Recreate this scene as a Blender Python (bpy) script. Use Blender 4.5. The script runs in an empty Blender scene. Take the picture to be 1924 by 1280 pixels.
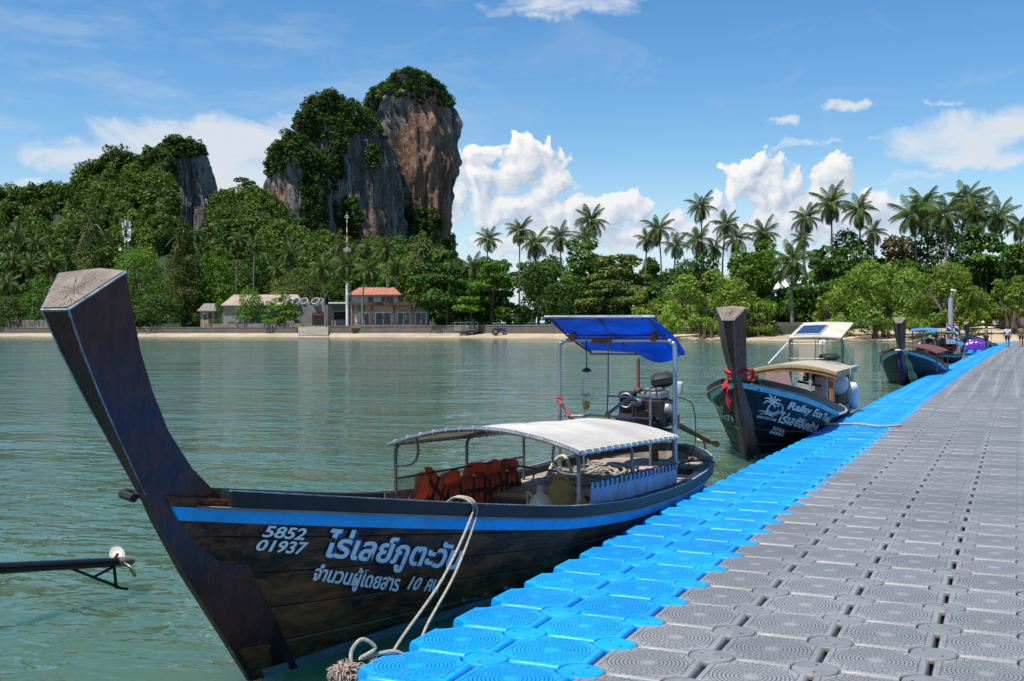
import bpy, bmesh, math, random
import numpy as np
from mathutils import Vector, Matrix, Euler, noise as mn
PI = math.pi
SC = bpy.context.scene
COL = SC.collection
random.seed(7)
RNG = np.random.default_rng(11)

# ------------------------------------------------------------------ camera
# world: z=0 is the water, +y runs along the pontoon towards the beach
CAM_H = 1.945
F, YAW, PIT, ROLL = 2102.78, .4190286, -.01214383, -.0032202
cy_, sy_ = math.cos(YAW), math.sin(YAW)
FW = np.array([-sy_*math.cos(PIT), cy_*math.cos(PIT), math.sin(PIT)])
RT = np.array([cy_, sy_, 0.]); UP = np.cross(RT, FW)
R2 = math.cos(ROLL)*RT + math.sin(ROLL)*UP
U2 = -math.sin(ROLL)*RT + math.cos(ROLL)*UP
CAM = np.array([0, 0, CAM_H])
cam = bpy.data.cameras.new('camera'); camo = bpy.data.objects.new('camera', cam); COL.objects.link(camo)
mw = Matrix.Identity(4)
for i in range(3):
    mw[i][0], mw[i][1], mw[i][2], mw[i][3] = R2[i], U2[i], -FW[i], CAM[i]
camo.matrix_world = mw
cam.sensor_fit = 'HORIZONTAL'; cam.sensor_width = 36; cam.lens = 36*F/1924
cam.clip_start = .05; cam.clip_end = 12000
SC.camera = camo

def ray(px, py): return FW + R2*(px-962)/F - U2*(py-640)/F
def atx(px, py, x):
    r = ray(px, py); return CAM + r*(x/r[0])
def atz(px, py, z):
    r = ray(px, py); return CAM + r*((z-CAM_H)/r[2])
def aty(px, py, y):
    r = ray(px, py); return CAM + r*(y/r[1])
def atd(px, py, d): return CAM + ray(px, py)*d
def proj(p):
    d = np.asarray(p, float)-CAM; z = d@FW
    return 962+F*(d@R2)/z, 640-F*(d@U2)/z, z
def zat(px, py, d): return float(atd(px, py, d)[2])

# ------------------------------------------------------------------ light
SUN_EL = math.radians(66)
hx = np.array([-.50, -.87])            # from behind the camera, a little to its left
hx = hx/np.linalg.norm(hx)
SUN_AZ = math.atan2(hx[0], hx[1])          # clockwise from +y
SUND = np.array([hx[0]*math.cos(SUN_EL), hx[1]*math.cos(SUN_EL), math.sin(SUN_EL)])
sl = bpy.data.lights.new('sun', 'SUN'); sl.energy = 5.0; sl.angle = math.radians(.53); sl.color = (1, .955, .88)
so = bpy.data.objects.new('sun', sl); COL.objects.link(so)
so.rotation_euler = Vector(-SUND).to_track_quat('-Z', 'Y').to_euler()
SC.view_settings.view_transform = 'Standard'; SC.view_settings.look = 'None'
SC.view_settings.exposure = .50; SC.view_settings.gamma = 1; SC.view_settings.use_curve_mapping = False

W = bpy.data.worlds.new('World'); SC.world = W; W.use_nodes = True
W.cycles.sampling_method = 'MANUAL'; W.cycles.sample_map_resolution = 512

class NT:
    """tiny node-tree helper"""
    def __init__(s, tree): s.t = tree; s.n = tree.nodes; s.l = tree.links
    def node(s, typ, **kw):
        n = s.n.new(typ)
        for k, v in kw.items(): setattr(n, k, v)
        return n
    def put(s, sock, v):
        if v is None: return
        if hasattr(v, 'is_output'): s.l.new(v, sock)
        else: sock.default_value = v
    def m(s, op, a, b=None, c=None, clamp=False):
        n = s.n.new('ShaderNodeMath'); n.operation = op; n.use_clamp = clamp
        for i, v in enumerate((a, b, c)): s.put(n.inputs[i], v)
        return n.outputs[0]
    def ss(s, v, a, b, lo=0., hi=1.):
        n = s.n.new('ShaderNodeMapRange'); n.interpolation_type = 'SMOOTHSTEP'
        s.put(n.inputs[0], v); s.put(n.inputs[1], a); s.put(n.inputs[2], b); s.put(n.inputs[3], lo); s.put(n.inputs[4], hi)
        return n.outputs[0]
    def mr(s, v, a, b, lo=0., hi=1.):
        n = s.n.new('ShaderNodeMapRange'); n.clamp = True
        s.put(n.inputs[0], v); s.put(n.inputs[1], a); s.put(n.inputs[2], b); s.put(n.inputs[3], lo); s.put(n.inputs[4], hi)
        return n.outputs[0]
    def noise(s, vec, scale, detail=4, rough=.55, out=0, dist=0., dim=None):
        n = s.n.new('ShaderNodeTexNoise')
        if dim: n.noise_dimensions = dim
        s.put(n.inputs['Vector'], vec); n.inputs['Scale'].default_value = scale; n.inputs['Detail'].default_value = detail
        n.inputs['Roughness'].default_value = rough; n.inputs['Distortion'].default_value = dist
        return n.outputs[out]
    def mix(s, fac, a, b, blend='MIX'):
        n = s.n.new('ShaderNodeMix'); n.data_type = 'RGBA'; n.blend_type = blend
        s.put(n.inputs[0], fac)
        for i, v in ((6, a), (7, b)):
            if isinstance(v, (tuple, list)) and len(v) == 3: v = (*v, 1)
            s.put(n.inputs[i], v)
        return n.outputs[2]
    def comb(s, x, y, z):
        n = s.n.new('ShaderNodeCombineXYZ')
        for i, v in enumerate((x, y, z)): s.put(n.inputs[i], v)
        return n.outputs[0]
    def sep(s, v):
        n = s.n.new('ShaderNodeSeparateXYZ'); s.put(n.inputs[0], v); return n.outputs
    def vm(s, op, a, b):
        n = s.n.new('ShaderNodeVectorMath'); n.operation = op; s.put(n.inputs[0], a); s.put(n.inputs[1], b); return n.outputs[0]
    def dot(s, a, b):
        n = s.n.new('ShaderNodeVectorMath'); n.operation = 'DOT_PRODUCT'; s.put(n.inputs[0], a); s.put(n.inputs[1], b); return n.outputs['Value']

# --- sky: Nishita plus real-direction clouds (azimuth / elevation in degrees from the bay's axis)
def azel(px, py):
    a = math.atan((px-962)/F); e = math.atan((614-py)/F*math.cos(a)); return math.degrees(a), math.degrees(e)
# cumulus heaps: px, py, rx, ry of each heap as seen across the bay
HEAPS = [(900, 330, 70, 55), (985, 300, 70, 52), (1035, 325, 52, 50), (950, 390, 100, 60), (1060, 400, 90, 45), (1140, 400, 65, 45), (1195, 385, 48, 38),
         (1000, 450, 130, 45), (1180, 440, 90, 40), (1275, 430, 55, 40), (1350, 395, 55, 55), (1415, 340, 62, 58), (1480, 360, 62, 52), (1560, 345, 60, 52), (1625, 385, 52, 42),
         (1500, 420, 160, 55), (1640, 430, 60, 45), (1380, 440, 120, 45),
         (820, 360, 80, 60), (700, 380, 90, 70)]
SOFT = [(150, 290, 130, 42), (300, 265, 160, 48), (430, 255, 140, 50), (540, 270, 120, 60), (420, 330, 200, 60), (60, 345, 60, 14), (1060, 14, 250, 26, .5), (1200, 0, 200, 24, .6),
        (1800, 265, 130, 48), (1900, 240, 110, 40), (1840, 300, 120, 22), (1480, 234, 38, 15, .75), (1590, 200, 36, 12, .7), (1770, 200, 36, 9, .65), (1490, 275, 80, 12, .7), (1700, 335, 90, 10, .6), (1660, 262, 24, 8, .5)]
wn = NT(W.node_tree); wn.n.clear()
g = bpy.data.node_groups.new('cloud_field', 'ShaderNodeTree')
g.interface.new_socket('az', in_out='INPUT', socket_type='NodeSocketFloat'); g.interface.new_socket('el', in_out='INPUT', socket_type='NodeSocketFloat')
g.interface.new_socket('heap', in_out='OUTPUT', socket_type='NodeSocketFloat'); g.interface.new_socket('puff', in_out='OUTPUT', socket_type='NodeSocketFloat')
q = NT(g); gi = q.node('NodeGroupInput'); go = q.node('NodeGroupOutput')
az, el = gi.outputs[0], gi.outputs[1]
v0 = q.comb(az, q.m('MULTIPLY', el, 1.15), 3.7)
n1 = q.sep(q.noise(v0, .34, 2, .5, out=1, dim='2D')); n2 = q.sep(q.noise(v0, 1.1, 4, .62, out=1, dim='2D'))
wa = q.m('ADD', az, q.m('ADD', q.m('MULTIPLY_ADD', n1[0], 2.2, -1.1), q.m('MULTIPLY_ADD', n2[0], .8, -.4)))
we = q.m('ADD', el, q.m('ADD', q.m('MULTIPLY_ADD', n1[1], 1.8, -.9), q.m('MULTIPLY_ADD', n2[1], .7, -.35)))
fld = None
for (px, py, rx, ry) in HEAPS:
    a, e = azel(px, py); ra = math.degrees(rx/F); re = math.degrees(ry/F)
    dx = q.m('MULTIPLY_ADD', wa, 1/ra, -a/ra); dy = q.m('MULTIPLY_ADD', we, 1/re, -e/re)
    d2 = q.m('MULTIPLY_ADD', dx, dx, q.m('MULTIPLY', dy, dy))
    val = q.m('SUBTRACT', 1., d2)
    fld = val if fld is None else q.m('SMOOTH_MAX', fld, val, .25)
# beyond the frame the same low bank of heaps goes on round the horizon
far = q.m('SUBTRACT', q.m('MULTIPLY', q.m('SUBTRACT', q.noise(q.comb(wa, 9.1, 0.), .07, 1, dim='2D'), .44), 46.), we)
far = q.m('MULTIPLY', far, .28)
outm = q.ss(q.m('ABSOLUTE', az), 26., 31.)
far = q.m('SUBTRACT', far, q.m('MULTIPLY_ADD', outm, -30., 30.))
fld = q.m('MAXIMUM', fld, far)
vo = q.node('ShaderNodeTexVoronoi'); vo.voronoi_dimensions = '2D'; vo.feature = 'SMOOTH_F1'; q.put(vo.inputs['Vector'], q.comb(wa, we, 1.3))
vo.inputs['Scale'].default_value = .85; vo.inputs['Detail'].default_value = 2.; vo.inputs['Roughness'].default_value = .5; vo.inputs['Smoothness'].default_value = .35
puff = q.m('SUBTRACT', 1., vo.outputs['Distance'])
q.put(go.inputs[0], fld); q.put(go.inputs[1], puff)
tc = wn.node('ShaderNodeTexCoord'); dirv = tc.outputs['Generated']
zc = wn.sep(dirv)[2]
xr = wn.dot(dirv, (float(RT[0]), float(RT[1]), 0.)); yf = wn.dot(dirv, (-sy_, cy_, 0.))
AZ = wn.m('MULTIPLY', wn.m('ARCTAN2', xr, yf), 180/PI); EL = wn.m('MULTIPLY', wn.m('ARCSINE', zc), 180/PI)
def cg(a, e):
    n = wn.node('ShaderNodeGroup'); n.node_tree = g; wn.put(n.inputs[0], a); wn.put(n.inputs[1], e); return n.outputs
h0, p0 = cg(AZ, EL); h1, p1 = cg(wn.m('ADD', AZ, -.34), wn.m('ADD', EL, .46))
f0 = wn.m('MULTIPLY_ADD', p0, 1.0, h0); f1 = wn.m('MULTIPLY_ADD', p1, 1.0, h1)
dens = wn.ss(f0, .50, .74)
lit = wn.m('MULTIPLY_ADD', wn.m('SUBTRACT', f0, f1), .80, .50, clamp=True)
base = wn.ss(EL, 2.5, 9.5)                      # lower parts of the bank thin into sky
ccol = wn.mix(lit, (4.0, 4.9, 6.3), (9.0, 8.9, 8.7))
ccol = wn.mix(wn.m('MULTIPLY_ADD', base, -.5, .5), ccol, (5.4, 6.5, 7.8))
# soft sheets, streaks
sv = wn.comb(AZ, wn.m('MULTIPLY', EL, 2.6), 0.)
s1 = wn.noise(sv, .16, 6, .62, dist=.6, dim='2D'); s2 = wn.sep(wn.noise(wn.comb(AZ, EL, 5.), .5, 4, .6, out=1, dim='2D'))
sa = wn.m('ADD', AZ, wn.m('MULTIPLY_ADD', s2[0], 3.2, -1.6)); se = wn.m('ADD', EL, wn.m('MULTIPLY_ADD', s2[1], 1.5, -.75))
sf = None
for (px, py, rx, ry, *w_) in SOFT:
    a, e = azel(px, py); ra = math.degrees(rx/F); re = math.degrees(ry/F)
    dx = wn.m('MULTIPLY_ADD', sa, 1/ra, -a/ra); dy = wn.m('MULTIPLY_ADD', se, 1/re, -e/re)
    val = wn.m('SUBTRACT', w_[0] if w_ else 1., wn.m('MULTIPLY_ADD', dx, dx, wn.m('MULTIPLY', dy, dy)))
    sf = val if sf is None else wn.m('SMOOTH_MAX', sf, val, .3)
soft = wn.ss(wn.m('ADD', sf, wn.m('MULTIPLY_ADD', s1, 2.6, -1.3)), -.1, 1.1)
cir = wn.ss(s1, .50, .80); cir = wn.m('MULTIPLY', cir, wn.ss(EL, 4., 13.))
veil = wn.ss(wn.noise(wn.comb(wn.m('MULTIPLY', AZ, .5), wn.m('MULTIPLY', EL, 2.2), 2.), .22, 4, .6, dim='2D'), .42, .75)
veil = wn.m('MULTIPLY', veil, wn.m('MULTIPLY', wn.ss(EL, 5., 9.), wn.ss(EL, 24., 14.)))
cir2 = wn.m('MAXIMUM', wn.m('MULTIPLY', cir, .12), wn.m('MULTIPLY', wn.m('MULTIPLY', veil, wn.ss(AZ, 4., -8.)), .24))
soft = wn.m('MAXIMUM', wn.m('MULTIPLY', soft, .9), cir2)
sky = wn.node('ShaderNodeTexSky'); sky.sky_type = 'NISHITA'; sky.sun_disc = False
sky.sun_elevation = SUN_EL; sky.sun_rotation = SUN_AZ; sky.air_density = 1.0; sky.dust_density = .15; sky.ozone_density = 2.0; sky.altitude = 0
hs = wn.node('ShaderNodeHueSaturation'); hs.inputs['Saturation'].default_value = 1.34; hs.inputs['Value'].default_value = 1.32
wn.put(hs.inputs['Color'], sky.outputs[0])
haze_ = wn.mix(wn.ss(EL, 9., -1., 0., .85), hs.outputs[0], (5.6, 6.9, 8.4))
c1_ = wn.mix(soft, haze_, (6.9, 7.3, 7.8))
c2_ = wn.mix(wn.m('MULTIPLY', dens, wn.ss(EL, -.5, 2.)), c1_, ccol)
bg = wn.node('ShaderNodeBackground'); bg.inputs['Strength'].default_value = .076
wn.put(bg.inputs['Color'], c2_)
wo = wn.node('ShaderNodeOutputWorld'); wn.l.new(bg.outputs[0], wo.inputs[0])

# ------------------------------------------------------------------ materials
MATS = {}
def mat(name, col, rough=.55, var=.25, scale=6., metal=0., bump=0., bscale=30., spec=.4, col2=None, stretch=(1, 1, 1), trans=0., rand=0., coat=0., detail=5):
    """principled surface with noise in colour, roughness and relief"""
    if name in MATS: return MATS[name]
    m = bpy.data.materials.new(name); m.use_nodes = True; t = NT(m.node_tree); b = t.n['Principled BSDF']
    tc = t.node('ShaderNodeTexCoord'); mp = t.node('ShaderNodeMapping'); mp.inputs['Scale'].default_value = stretch
    t.put(mp.inputs[0], tc.outputs['Object']); vec = mp.outputs[0]
    nz = t.noise(vec, scale, detail, .62)
    c = tuple(col); c2 = tuple(col2) if col2 else tuple(min(1, x*(1-var)) for x in c)
    k = t.ss(nz, .32, .68)
    out = t.mix(k, tuple(min(1, x*(1+var*.5)) for x in c), c2)
    fine = t.noise(vec, scale*7, 3, .6)
    out = t.mix(.35*min(1, var*2), out, t.mix(t.ss(fine, .3, .7), tuple(x*.6 for x in c), tuple(min(1, x*1.3) for x in c)))
    if rand:
        oi = t.node('ShaderNodeObjectInfo'); hsv = t.node('ShaderNodeHueSaturation')
        t.put(hsv.inputs['Value'], t.mr(oi.outputs['Random'], 0, 1, 1-rand, 1+rand)); t.put(hsv.inputs['Color'], out); out = hsv.outputs[0]
    t.put(b.inputs['Base Color'], out); t.put(b.inputs['Roughness'], t.mr(fine, .2, .8, max(.03, rough-.1), min(1, rough+.1)))
    b.inputs['Metallic'].default_value = metal; b.inputs['Specular IOR Level'].default_value = spec
    if coat: b.inputs['Coat Weight'].default_value = coat
    if bump:
        bp = t.node('ShaderNodeBump'); bp.inputs['Strength'].default_value = min(1, bump); bp.inputs['Distance'].default_value = .01*max(1, bump)
        t.put(bp.inputs['Height'], t.noise(vec, bscale, 4, .6)); t.put(b.inputs['Normal'], bp.outputs[0])
    if trans:
        tr = t.node('ShaderNodeBsdfTranslucent'); t.put(tr.inputs[0], out); mx = t.node('ShaderNodeMixShader'); mx.inputs[0].default_value = trans
        o = t.n['Material Output']; t.l.new(b.outputs[0], mx.inputs[1]); t.l.new(tr.outputs[0], mx.inputs[2]); t.l.new(mx.outputs[0], o.inputs[0])
    MATS[name] = m
    return m

def leafmat(name, dark, light, trans=.28, rough=.55):
    if name in MATS: return MATS[name]
    m = bpy.data.materials.new(name); m.use_nodes = True; t = NT(m.node_tree); b = t.n['Principled BSDF']
    at = t.node('ShaderNodeAttribute'); at.attribute_name = 'tint'; oi = t.node('ShaderNodeObjectInfo')
    c = t.mix(at.outputs['Fac'], dark, light)
    hsv = t.node('ShaderNodeHueSaturation'); t.put(hsv.inputs['Color'], c)
    t.put(hsv.inputs['Value'], t.mr(oi.outputs['Random'], 0, 1, .75, 1.25))
    t.put(hsv.inputs['Hue'], t.mr(t.m('FRACT', t.m('MULTIPLY', oi.outputs['Random'], 7.3)), 0, 1, .488, .512))
    t.put(b.inputs['Base Color'], hsv.outputs[0]); b.inputs['Roughness'].default_value = rough; b.inputs['Specular IOR Level'].default_value = .16
    tr = t.node('ShaderNodeBsdfTranslucent'); t.put(tr.inputs[0], t.mix(.5, hsv.outputs[0], (light[0]*1.3, light[1]*1.25, light[2]*.6)))
    mx = t.node('ShaderNodeMixShader'); mx.inputs[0].default_value = trans
    o = t.n['Material Output']; t.l.new(b.outputs[0], mx.inputs[1]); t.l.new(tr.outputs[0], mx.inputs[2]); t.l.new(mx.outputs[0], o.inputs[0])
    MATS[name] = m
    return m

# ------------------------------------------------------------------ mesh + object helpers
class MB:
    def __init__(s): s.v = []; s.f = []
    def add(s, vs, fs):
        o = len(s.v); s.v += [tuple(map(float, p)) for p in vs]; s.f += [tuple(i+o for i in f) for f in fs]; return s
    def box(s, c, d, rot=None, bev=0.):
        hx, hy, hz = d[0]/2, d[1]/2, d[2]/2
        if bev <= 0:
            vs = [(x, y, z) for z in (-hz, hz) for x, y in ((-hx, -hy), (hx, -hy), (hx, hy), (-hx, hy))]
            fs = [(3, 2, 1, 0), (4, 5, 6, 7)]+[(i, (i+1) % 4, (i+1) % 4+4, i+4) for i in range(4)]
        else:
            b = min(bev, hx*.9, hy*.9, hz*.9); vs = []; fs = []
            def ring(z, i):
                x, y = hx-i, hy-i; k = b*.7
                return [(-x+k, -y, z), (x-k, -y, z), (x, -y+k, z), (x, y-k, z), (x-k, y, z), (-x+k, y, z), (-x, y-k, z), (-x, -y+k, z)]
            for z, i in ((-hz, b), (-hz+b, 0), (hz-b, 0), (hz, b)): vs += ring(z, i)
            fs.append(tuple(range(7, -1, -1))); fs.append(tuple(range(24, 32)))
            for r in range(3):
                for i in range(8): fs.append((r*8+i, r*8+(i+1) % 8, r*8+8+(i+1) % 8, r*8+8+i))
        M = Matrix.Translation(c)
        if rot is not None: M = M @ (rot if isinstance(rot, Matrix) else Euler(rot).to_matrix().to_4x4())
        return s.add([M @ Vector(p) for p in vs], fs)
    def tube(s, path, r, n=8, cap=True, closed=False):
        P = [Vector(p) for p in path]; N = len(P); R = r if isinstance(r, (list, tuple)) else [r]*N
        ref = None; vs = []
        for i in range(N):
            a = P[i-1] if (i > 0 or closed) else P[i]; b = P[(i+1) % N] if (i < N-1 or closed) else P[i]
            t = (b-a).normalized() if (b-a).length > 1e-9 else Vector((0, 0, 1))
            if ref is None: ref = Vector((0, 0, 1)) if abs(t.z) < .9 else Vector((1, 0, 0))
            u = t.cross(ref)
            if u.length < 1e-6: u = t.orthogonal()
            u.normalize(); w = u.cross(t); ref = w
            vs += [P[i]+(u*math.cos(2*PI*k/n)+w*math.sin(2*PI*k/n))*R[i] for k in range(n)]
        fs = []
        for i in range(N if closed else N-1):
            j = (i+1) % N
            for k in range(n): fs.append((i*n+k, i*n+(k+1) % n, j*n+(k+1) % n, j*n+k))
        if cap and not closed: fs += [tuple(range(n-1, -1, -1)), tuple((N-1)*n+k for k in range(n))]
        return s.add(vs, fs)
    def lathe(s, prof, c=(0, 0, 0), n=16, M=None):
        vs = []; fs = []; m = len(prof)
        for (r, z) in prof:
            vs += [(r*math.cos(2*PI*k/n), r*math.sin(2*PI*k/n), z) for k in range(n)]
        for i in range(m-1):
            for k in range(n): fs.append((i*n+k, i*n+(k+1) % n, (i+1)*n+(k+1) % n, (i+1)*n+k))
        fs += [tuple(range(n-1, -1, -1)), tuple((m-1)*n+k for k in range(n))]
        T = Matrix.Translation(c) @ (M if M is not None else Matrix.Identity(4))
        return s.add([T @ Vector(p) for p in vs], fs)
    def loft(s, secs, cap=True, closed=True):
        n = len(secs[0]); vs = [p for r in secs for p in r]; fs = []
        for i in range(len(secs)-1):
            for k in range(n if closed else n-1): fs.append((i*n+k, i*n+(k+1) % n, (i+1)*n+(k+1) % n, (i+1)*n+k))
        if cap and closed: fs += [tuple(range(n-1, -1, -1)), tuple((len(secs)-1)*n+k for k in range(n))]
        return s.add(vs, fs)
    def slab(s, grid, th):
        """grid[i][j] of points thickened along local normals (a sheet with depth)"""
        G = np.array(grid, float); a, b = G.shape[:2]
        du = np.gradient(G, axis=0); dv = np.gradient(G, axis=1); n = np.cross(du, dv); n /= np.linalg.norm(n, axis=2, keepdims=True)+1e-12
        top = (G+n*th/2).reshape(-1, 3); bot = (G-n*th/2).reshape(-1, 3); N = a*b; fs = []
        for i in range(a-1):
            for j in range(b-1):
                k = i*b+j; fs.append((k, k+b, k+b+1, k+1)); fs.append((N+k, N+k+1, N+k+b+1, N+k+b))
        for i in range(a-1):
            k = i*b; fs.append((k, N+k, N+k+b, k+b)); k = i*b+b-1; fs.append((k, k+b, N+k+b, N+k))
        for j in range(b-1):
            k = j; fs.append((k, k+1, N+k+1, N+k)); k = (a-1)*b+j; fs.append((k, N+k, N+k+1, k+1))
        return s.add(list(top)+list(bot), fs)
    def mesh(s, name, m, smooth=True):
        me = bpy.data.meshes.new(name); me.from_pydata(s.v, [], s.f)
        if m: me.materials.append(m)
        if smooth: sharp(me)
        me.update(); return me
    def build(s, name, m, parent=None, smooth=True, loc=None):
        return obj(name, s.mesh(name, m, smooth), parent, loc)
def sharp(me, ang=38):
    me.polygons.foreach_set('use_smooth', [True]*len(me.polygons)); me.update()
    try: me.set_sharp_from_angle(angle=math.radians(ang))
    except Exception: pass
def obj(name, me, parent=None, loc=None, rot=None, scale=None):
    o = bpy.data.objects.new(name, me); COL.objects.link(o)
    if parent: o.parent = parent
    if loc is not None: o.location = loc
    if rot is not None: o.rotation_euler = rot
    if scale is not None: o.scale = scale
    return o
def tag(o, label=None, cat=None, group=None, kind=None):
    for k, v in (('label', label), ('category', cat), ('group', group), ('kind', kind)):
        if v: o[k] = v
    return o
def thing(name, label, cat, loc=(0, 0, 0), rotz=0., group=None, scale=None):
    o = bpy.data.objects.new(name, None); COL.objects.link(o); o.location = loc; o.rotation_euler = (0, 0, rotz); o.empty_display_size = .2
    if scale: o.scale = (scale,)*3 if not hasattr(scale, '__len__') else scale
    return tag(o, label, cat, group)
KIDS = {}
def kids(o): return [c for c in bpy.data.objects if c.parent == o]
def copy_tree(o, parent=None):
    c = o.copy(); COL.objects.link(c); c.parent = parent
    for k in kids(o): copy_tree(k, c)
    return c
def npmesh(name, V, Fc, m, tint=None, smooth=False):
    V = np.asarray(V, np.float32); Fc = np.asarray(Fc, np.int32); k = Fc.shape[1]
    me = bpy.data.meshes.new(name); me.vertices.add(len(V)); me.vertices.foreach_set('co', V.ravel())
    me.loops.add(Fc.size); me.loops.foreach_set('vertex_index', Fc.ravel())
    me.polygons.add(len(Fc)); me.polygons.foreach_set('loop_start', np.arange(0, Fc.size, k, dtype=np.int32))
    if smooth: me.polygons.foreach_set('use_smooth', np.ones(len(Fc), bool))
    if tint is not None:
        at = me.attributes.new('tint', 'FLOAT', 'POINT'); at.data.foreach_set('value', np.asarray(tint, np.float32))
    if m: me.materials.append(m)
    me.update(calc_edges=True); return me
def smoothpath(pts, n=6):
    """Catmull-Rom through pts"""
    P = [Vector(p) for p in pts]; out = []
    for i in range(len(P)-1):
        p0 = P[max(i-1, 0)]; p1 = P[i]; p2 = P[i+1]; p3 = P[min(i+2, len(P)-1)]
        for k in range(n):
            t = k/n
            out.append(.5*((2*p1)+(p2-p0)*t+(2*p0-5*p1+4*p2-p3)*t*t+(3*p1-p0-3*p2+p3)*t**3))
    return out+[P[-1]]
def lerp(a, b, t): return a+(b-a)*t
def sstep(x, a, b):
    t = min(1, max(0, (x-a)/(b-a))); return t*t*(3-2*t)

# ================================================================== SETTING
FWH = np.array([-sy_, cy_])
def D(px): return float(np.interp(px, [-1500, 0, 430, 860, 1080, 1300, 1500, 1700, 1850, 2100, 3600], [330, 280, 243, 208, 180, 157, 148, 140, 121, 112, 100]))
def gxy(px, depth):
    lat = (px-962)/F*depth
    return np.array([RT[0]*lat+FWH[0]*depth, RT[1]*lat+FWH[1]*depth])
def gz(e, px=0):     # ground height against the distance behind the waterline
    k = sstep(px, 1500, 1580); a = float(np.interp(e, [-80, -20, -4, 0, 3, 7, 11.6, 12.4, 40, 120, 3000], [-6, -1.6, -.3, 0, .16, .36, .58, 1.95, 2.2, 3, 8]))
    return lerp(a, float(np.interp(e, [-80, -20, -4, 0, 3, 7, 12, 28, 40, 120, 3000], [-6, -1.6, -.3, 0, .22, .55, .85, 1.55, 2.0, 3, 8])), k)

# water: one sheet to well past the shore, waves as relief on it
def build_water():
    m = bpy.data.materials.new('sea_water'); m.use_nodes = True; t = NT(m.node_tree); b = t.n['Principled BSDF']
    tc = t.node('ShaderNodeTexCoord'); p = tc.outputs['Object']
    rot = t.node('ShaderNodeMapping'); rot.inputs['Rotation'].default_value = (0, 0, -YAW+.25); rot.inputs['Scale'].default_value = (.70, 1, 1); t.put(rot.inputs[0], p)
    v = rot.outputs[0]
    big = t.noise(v, .10, 3, .5); silt = t.noise(v, .035, 4, .6)
    col = t.mix(t.ss(silt, .3, .7), (.050, .102, .064), (.074, .134, .090))
    t.put(b.inputs['Base Color'], col); b.inputs['Roughness'].default_value = .05; b.inputs['IOR'].default_value = 1.333
    b.inputs['Specular IOR Level'].default_value = .5
    b.subsurface_method = 'BURLEY'; b.inputs['Subsurface Weight'].default_value = 1; b.inputs['Subsurface Radius'].default_value = (.5, 1., .8); b.inputs['Subsurface Scale'].default_value = .9    # light spreads in the silty water
    w0 = t.noise(v, .17, 2, .5); r1 = t.node('ShaderNodeMapping'); r1.inputs['Rotation'].default_value = (0, 0, -YAW+.12); r1.inputs['Scale'].default_value = (.46, 1, 1); t.put(r1.inputs[0], p); w1 = t.noise(r1.outputs[0], .62, 4, .55); w2 = t.noise(v, 2.7, 3, .55, dist=.5); w3 = t.noise(v, 8., 2, .5)
    calm = t.ss(big, .36, .62, .30, 1.)
    h = t.m('ADD', t.m('MULTIPLY_ADD', w0, .5, t.m('MULTIPLY', w1, .42)), t.m('MULTIPLY', t.m('ADD', t.m('MULTIPLY', w2, .20), t.m('MULTIPLY', w3, .016)), calm))
    bp = t.node('ShaderNodeBump'); bp.inputs['Strength'].default_value = 1; bp.inputs['Distance'].default_value = .6
    t.put(bp.inputs['Height'], h); t.put(b.inputs['Normal'], bp.outputs[0])
    v = [(-4000, -60, 0), (3000, -60, 0), (3000, 900, 0), (-4000, 900, 0)]
    tag(MB().add(v, [(0, 1, 2, 3)]).build('water', m, smooth=False), kind='structure')
build_water()

SAND = mat('sand', (.38, .29, .19), .9, .3, .12, bump=.4, bscale=1.5, col2=(.27, .205, .14))
SHADE_SOIL = mat('shade_dark_soil', (.014, .028, .008), .95, .5, .08, col2=(.02, .034, .010))  # soil coloured dark green to stand for the shade under foliage
def strip(name, m, es, zoff=0, p0=-1500, emin=lambda px: -99):
    pxs = np.arange(p0, 3601, 30.); V = []; Fc = []; n = len(pxs)
    for j, e_ in enumerate(es):
        for px in pxs:
            e = max(e_, emin(px)+j*.01)
            w = mn.noise(Vector((px*.013, e*.2, 0)))*.12 if 0 < e < 11 else 0
            x, y = gxy(px, D(px)+e+(mn.noise(Vector((px*.02, 3, 0)))*1.6 if e < 8 else 0)); V.append((x, y, gz(e, px)+w+zoff))
    for j in range(len(es)-1):
        for i in range(n-1): k = j*n+i; Fc.append((k, k+1, k+n+1, k+n))
    tag(obj(name, npmesh(name, V, Fc, m, smooth=True)), kind='structure')
strip('beach', SAND, [-80, -20, -8, -4, -2, 0, 1.5, 3, 5, 7, 9, 11.7])
strip('beach', SAND, [11.7, 13, 16, 20, 25, 28], 0, 1500)
strip('ground', SHADE_SOIL, [11.7, 12.4, 16, 30, 60, 120, 250, 600, 2600], 0, -1500, lambda px: 11.7+14*sstep(px, 1500, 1560))

CONC = mat('weathered_concrete', (.10, .093, .082), .9, .45, .5, bump=.4, bscale=3, col2=(.08, .08, .07))
CONCL = mat('pale_concrete', (.19, .17, .14), .9, .3, .5, bump=.3, bscale=3)
def wall_run(name, label, px0, px1, e, z0, z1, th, m, cap=None):
    n = max(2, int(abs(px1-px0)/25)); secs = []
    t = thing(name, label, 'wall')
    for i in range(n+1):
        px = lerp(px0, px1, i/n); a = gxy(px, D(px)+e); b = gxy(px, D(px)+e+th)
        secs.append([(a[0], a[1], z0), (a[0], a[1], z1), (b[0], b[1], z1), (b[0], b[1], z0)])
    MB().loft(secs).build('wall_face', m, t, smooth=False)
    if cap:
        secs = []
        for i in range(n+1):
            px = lerp(px0, px1, i/n); a = gxy(px, D(px)+e-.12); b = gxy(px, D(px)+e+th+.12)
            secs.append([(a[0], a[1], z1+.004), (a[0], a[1], z1+cap), (b[0], b[1], z1+cap), (b[0], b[1], z1+.004)])
        MB().loft(secs).build('coping', CONCL, t, smooth=False)
    return t
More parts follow.
